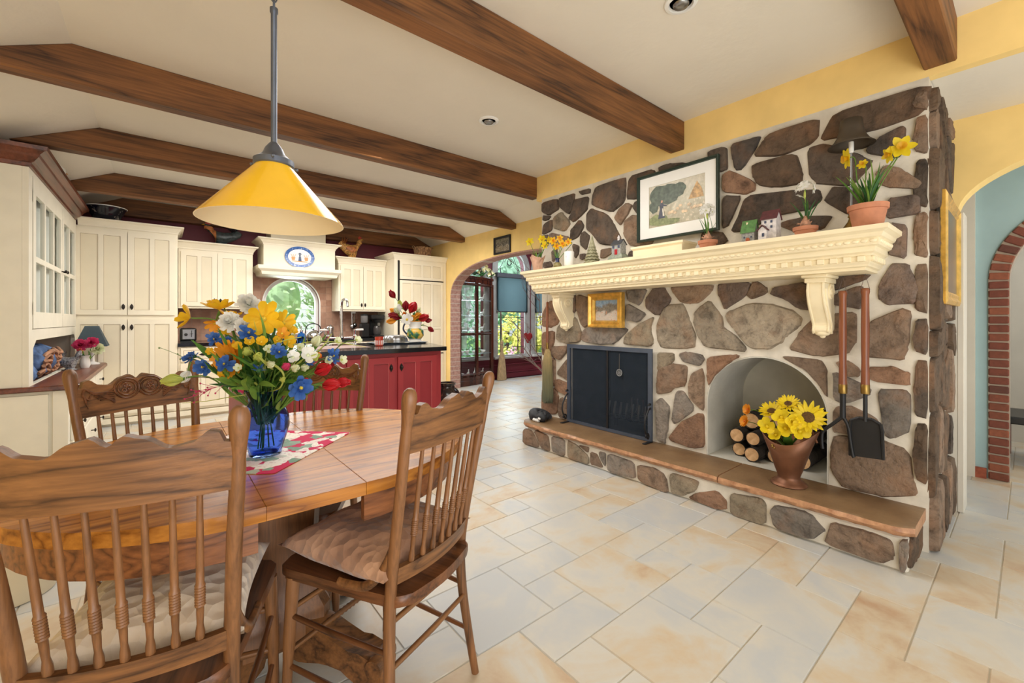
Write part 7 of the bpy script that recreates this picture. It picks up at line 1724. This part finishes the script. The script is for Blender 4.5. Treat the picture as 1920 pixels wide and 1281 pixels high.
def goose(x, y, z, s, lb, grp):
    t_ = thing('porcelain_bird', lb, 'figurine', (x, y, z), rr.uniform(0, 6), grp)
    b = NB(); loft(b, [(V((a_, 0, c_))*s, V((0, 1, 0))*d_*s, V((.3, 0, 1)).normalized()*e_*s) for a_, c_, d_, e_ in ((-.5, .45, .04, .06), (-.3, .35, .2, .2), (0, .3, .26, .28), (.2, .42, .18, .2), (.28, .7, .09, .09), (.32, .95, .08, .08), (.45, 1.0, .05, .05), (.6, .97, .02, .02))], 10)
    lathe(b, [(.2*s, 0), (.22*s, .04*s), (.14*s, .12*s)], (0, 0, 0), 10); obj('body', b, m['porc'], t_, local=True, smooth=60)
for k, z in enumerate(SH):
    zz = z if k else .161
    for j in range(3): goose(4.16+j*.15+rr.uniform(-.01, .01), 6.50+.02*(j % 2), zz+.001, rr.uniform(.11, .15), f'white porcelain bird on the {names[k]} shelf of the curio cabinet', f'porcelain birds on the {names[k]} curio shelf')
    goose(4.66, 6.56, zz+.001, .12, f'white porcelain bird at the angled glass side on the {names[k]} curio shelf', None)
t_ = thing('white_flowers', 'bunch of cream artificial tulips lying on top of the curio cabinet', 'flowers', (4.4, 6.47, 1.985))
cl = NB(); lf_ = NB()
for k in range(34):
    x = rr.uniform(4.0, 4.85); z = 2.0+rr.uniform(.02, .24)*(1-abs(x-4.45)*1.2); y = 6.45+rr.uniform(-.12, .12); d = V((rr.uniform(-1, 1), -1, rr.uniform(-.4, .8))).normalized()
    petals(cl, (x, y, z), d, 5, .05, .035, .9, .4, .4, .004, rr.random()*6, .1, .25, .5, rr)
    dd_ = V((rr.uniform(-1, 1), rr.uniform(-.6, .2), rr.uniform(0, .8))); sheet(lf_, (rr.uniform(4.1, 4.75), 6.45, 2.0), dd_, dd_.orthogonal(), .16, .03, -.5, .3, 5, .05, .4)
o = obj('blooms', cl, M('cream_tulip_petal', (232, 226, 176), .5, var=.1), t_, smooth=60); o['kind'] = 'stuff'
o = obj('leaves', lf_, m['dgreen'], t_, smooth=60); o['kind'] = 'stuff'
# lace curtain by the window behind the curio
t_ = thing('lace_curtain', 'white lace curtain gathered at the window behind the curio cabinet', 'curtain', (4.5, 6.65, 1.9))
bm = NB(); rows = []
for i in range(25):
    u = i/24; z = 1.85-1.2*u; sw = math.sin(u*PI*.5); rows.append([bm.verts.new((4.25+.30*(j/16)*(1-.65*sw)+.02*sw, 6.66+.012*math.sin(j*1.6), z)) for j in range(17)])
skin(bm, rows, cap=False, closed=False); obj('drape', bm, m['lace'], t_, smooth=60)
# straw besom by the window, twiggy branches in the corner
bx_, by_ = at(941, 708, Z=0).x*.955, at(941, 708, Z=0).y*.955
t_ = thing('straw_broom', 'rustic straw broom standing under the sunroom window', 'broom', (bx_, by_, 0))
bm = NB(); rr_ = [[bm.verts.new((bx_+w*math.cos(2*PI*i/20)*(1+.12*(i % 2)), by_+w*.6*math.sin(2*PI*i/20), z)) for i in range(20)] for w, z in ((.10, .005), (.085, .25), (.055, .48), (.03, .56), (.035, .75), (.012, .78))]; skin(bm, rr_); obj('straw', bm, M('straw', (176, 150, 112), .9, var=.3, vs=30, stretch=(6, 6, .5)), t_)
bm = NB(); tube(bm, [(bx_, by_, .75), (bx_-.01, by_+.02, 1.35)], .012, 8); obj('handle', bm, m['twig'], t_)
tw0 = V((4.55, 4.38, 0)); 
p0 = at(1008, 735, Z=.02); tx, ty = 3.98+.25, 0
q = at(1034, 700, X=4.35); tx, ty = q.x, q.y
t_ = thing('branch_arrangement', 'tall bare twig arrangement standing behind the left end of the chimney', 'branches', (tx, ty, 0))
bm = NB(); lathe(bm, [(.09, 0), (.11, .02), (.12, .2), (.09, .34), (.10, .36), (.08, .36)], (tx, ty, 0), 20); obj('pot', bm, m['iron'], t_, smooth=50)
rr = random.Random(17)
def branch(b, p, d, L, r_, lev):
    q = [p]; dd_ = d.normalized()
    for k in range(5): dd_ = (dd_+V((rr.uniform(-.18, .18), rr.uniform(-.18, .18), rr.uniform(-.08, .12)))).normalized(); q.append(q[-1]+dd_*L/5)
    tube(b, q, [r_*(1-.13*i) for i in range(6)], 5)
    if lev:
        for k in range(4):
            s_ = q[rr.choice((2, 3, 4, 5))]; branch(b, s_, dd_+V((rr.uniform(-.9, .9), rr.uniform(-.9, .9), rr.uniform(-.3, .5))), L*rr.uniform(.3, .5), r_*.5, lev-1)
for px, py in ((1000, 520), (985, 545), (970, 590), (975, 640), (1003, 560), (968, 660), (985, 670)):
    e = at(px, py, X=4.35+rr.uniform(-.1, .25)); s_ = V((tx, ty, .3)); b = NB(); branch(b, s_, e-s_, (e-s_).length, .010, 2); obj('branch', b, m['twig'], t_)
p = at(990, 632, X=4.3); t2 = thing('heart_ornament', 'red heart ornament hung on the bare branches', 'ornament', p)
bm = NB(); hp = [(.06*(math.sin(a_)**3), .055*(.8125*math.cos(a_)-.3125*math.cos(2*a_)-.125*math.cos(3*a_)-.0625*math.cos(4*a_))) for a_ in [2*PI*i/28 for i in range(28)]]
prism(bm, [(p.y+a_*1.6, p.z+b_*1.6) for a_, b_ in hp], 'YZ', p.x-.012, p.x+.012, .006); obj('heart', bm, m['dred'], t2)
# ---- garden seen through the windows
m['lawn'] = M('lawn', (120, 160, 80), .95, var=.2, vs=4)
bm = NB(); box(bm, (-6, 7.45, -.4), (24, 30, -.3)); struct('ground', bm, m['lawn'])
def leafmass(name, lb, c, r_, n, mt_, s=.14, cat='tree', trunk=True, seed=1):
    rr = random.Random(seed); t_ = thing(name, lb, cat, (c[0], c[1], -.3))
    b = NB()
    for k in range(n):
        d = V((rr.gauss(0, 1), rr.gauss(0, 1), rr.gauss(0, 1))).normalized(); q = rr.uniform(.55, 1)**.5
        p = V(c)+V((d.x*r_[0], d.y*r_[1], d.z*r_[2]))*q*(1+.15*math.sin(5*d.x+3*d.z)); dd_ = (d+V((rr.uniform(-1, 1), rr.uniform(-1, 1), rr.uniform(-1, .3)))).normalized()
        sheet(b, p, dd_, dd_.orthogonal(), s*rr.uniform(.7, 1.4), s*.55, .3, .2, 2, .1, .5)
    o = obj('leaves', b, m[mt_] if isinstance(mt_, str) else mt_, t_); o['kind'] = 'stuff'
    b = NB(); ball(b, c, tuple(x*.5 for x in r_), 14, 8); obj('inner_foliage', b, m[mt_] if isinstance(mt_, str) else mt_, t_)
    if trunk: b = NB(); tube(b, [(c[0], c[1], -.3), (c[0]+.05, c[1], c[2]-r_[2]*.4)], [.12, .07], 8); obj('trunk', b, m['bark'], t_)
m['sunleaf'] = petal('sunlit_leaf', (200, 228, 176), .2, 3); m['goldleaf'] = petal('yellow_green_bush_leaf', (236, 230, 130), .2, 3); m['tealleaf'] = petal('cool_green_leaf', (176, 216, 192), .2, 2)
leafmass('maple_tree', 'light green tree outside the arched kitchen window', (1.9, 10.6, 1.6), (1.1, .7, 1.5), 620, 'sunleaf', .17, seed=3)
leafmass('garden_shrub', 'leafy shrub outside low in the kitchen window', (3.3, 9.0, .8), (.8, .5, .65), 500, 'sunleaf', .15, 'shrub', True, 4)
leafmass('golden_bush', 'rounded yellow green bush outside the sunroom window', (9.2, 10.4, .55), (1.2, .9, .95), 900, 'goldleaf', .15, 'bush', True, 5)
leafmass('conifer_tree', 'tall cool green tree outside the sunroom window behind the golden bush', (12.0, 15.0, 2.6), (3.6, 1.6, 3.4), 1600, 'tealleaf', .34, seed=6)
leafmass('conifer_tree', 'cool green tree outside at the left of the sunroom windows', (8.0, 13.2, 1.6), (1.2, .9, 2.3), 900, 'tealleaf', .22, seed=8)
leafmass('flower_bush', 'low pink flowering bush just outside the sunroom window', (7.2, 8.4, .10), (.55, .35, .35), 260, M('pink_bloom_leaf', (222, 170, 196), .6, var=.25), .09, 'bush', False, 9)
t_ = thing('neighbour_house', 'pale grey sided house outside the kitchen window', 'house', (3.6, 15, -.3))
bm = NB(); box(bm, (2.2, 14.5, -.3), (7.0, 17, 5.0)); t = NT('pale_siding'); v = t.coord(); sp_ = t.n.new('ShaderNodeSeparateXYZ'); t.link(v, sp_.inputs[0]); t.base(t.mix(t.math('LESS_THAN', t.math('FRACT', t.math('MULTIPLY', sp_.outputs[2], 5)), .12), (226, 228, 230), (176, 182, 188))); t.set(Roughness=.8); obj('wall', bm, t.m, t_)
bm = NB(); box(bm, (3.55, 14.44, 2.05), (4.25, 14.5, 2.75)); w_ = obj('window', bm, m['white'], t_); bm = NB(); box(bm, (3.62, 14.42, 2.1), (4.18, 14.445, 2.7)); obj('pane', bm, M('dark_window', (90, 106, 112), .2), w_)
bm = NB(); prism(bm, [(2.0, 5.0), (7.2, 5.0), (4.6, 6.6)], 'XZ', 14.2, 17.2); obj('roof', bm, m['greenblack'], t_)

# ================================================================== LIGHT
w = bpy.data.worlds.new('sky'); SC.world = w; w.use_nodes = True
bg = w.node_tree.nodes['Background']; bg.inputs['Color'].default_value = (.93, .97, 1, 1); bg.inputs['Strength'].default_value = .95
def area(name, loc, target, size, power, col=(1, 1, 1), sy=None):
    l = bpy.data.lights.new(name, 'AREA'); l.energy = power; l.color = col; l.shape = 'RECTANGLE'; l.size = size; l.size_y = sy or size
    o = bpy.data.objects.new(name, l); COL.objects.link(o); o.location = loc
    o.rotation_euler = (V(target)-V(loc)).to_track_quat('-Z', 'Y').to_euler(); return o
area('daylight_behind', (-.6, -1.9, 1.9), (2.2, 3.0, .9), 3.0, 38, (1, .98, .95), 2.0)
area('kitchen_fill_light', (1.6, 5.2, 2.43), (1.6, 5.3, 0), 2.6, 95, (1, .96, .9), 1.1)  # added soft fill below the beams, not a fixture of the kitchen
area('room_fill_light', (1.3, 2.5, 2.43), (1.4, 2.6, 0), 2.2, 46, (1, .97, .93), 1.1)  # added even fill over the dining area, stands for no fixture
area('upward_fill_light', (.2, -1.5, .5), (1.6, 2.4, 2.7), 2.6, 46, (1, .98, .95), 1.2)  # added upward fill that brightens the ceiling like a bounced flash
area('sunroom_fill_light', (5.5, 5.2, 2.76), (5.5, 5.3, 0), 1.8, 60, (.88, .95, 1), 1.6)  # added fill, out of sight above the arch, to brighten the sunroom
area('hall_light', (4.3, -.9, 2.3), (4.4, -.6, 0), .7, 10, (1, .96, .9))
area('beyond_light', (5.6, -.6, 2.2), (5.7, -.5, 0), .7, 14, (1, .96, .9))
area('sunroom_window_light', (5.8, 7.4, 1.9), (5.4, 4.5, .6), 2.2, 120, (.82, .92, 1), 2.0)
area('kitchen_window_light', (1.5, 7.6, 1.6), (1.4, 5.0, .8), .8, 25, (.9, .96, 1), .8)
sun = bpy.data.lights.new('sun', 'SUN'); sun.energy = 8; sun.angle = R(3); so = bpy.data.objects.new('sun', sun); COL.objects.link(so); so.rotation_euler = V((.62, .35, -.7)).to_track_quat('-Z', 'Y').to_euler()
SC.view_settings.view_transform = 'Standard'; SC.view_settings.look = 'None'; SC.view_settings.exposure = -.12; SC.view_settings.gamma = 1
SC.cycles.max_bounces = 8; SC.cycles.transparent_max_bounces = 12; SC.cycles.transmission_bounces = 8
SC.cycles.use_denoising = True
SC.cycles.sample_clamp_indirect = 6
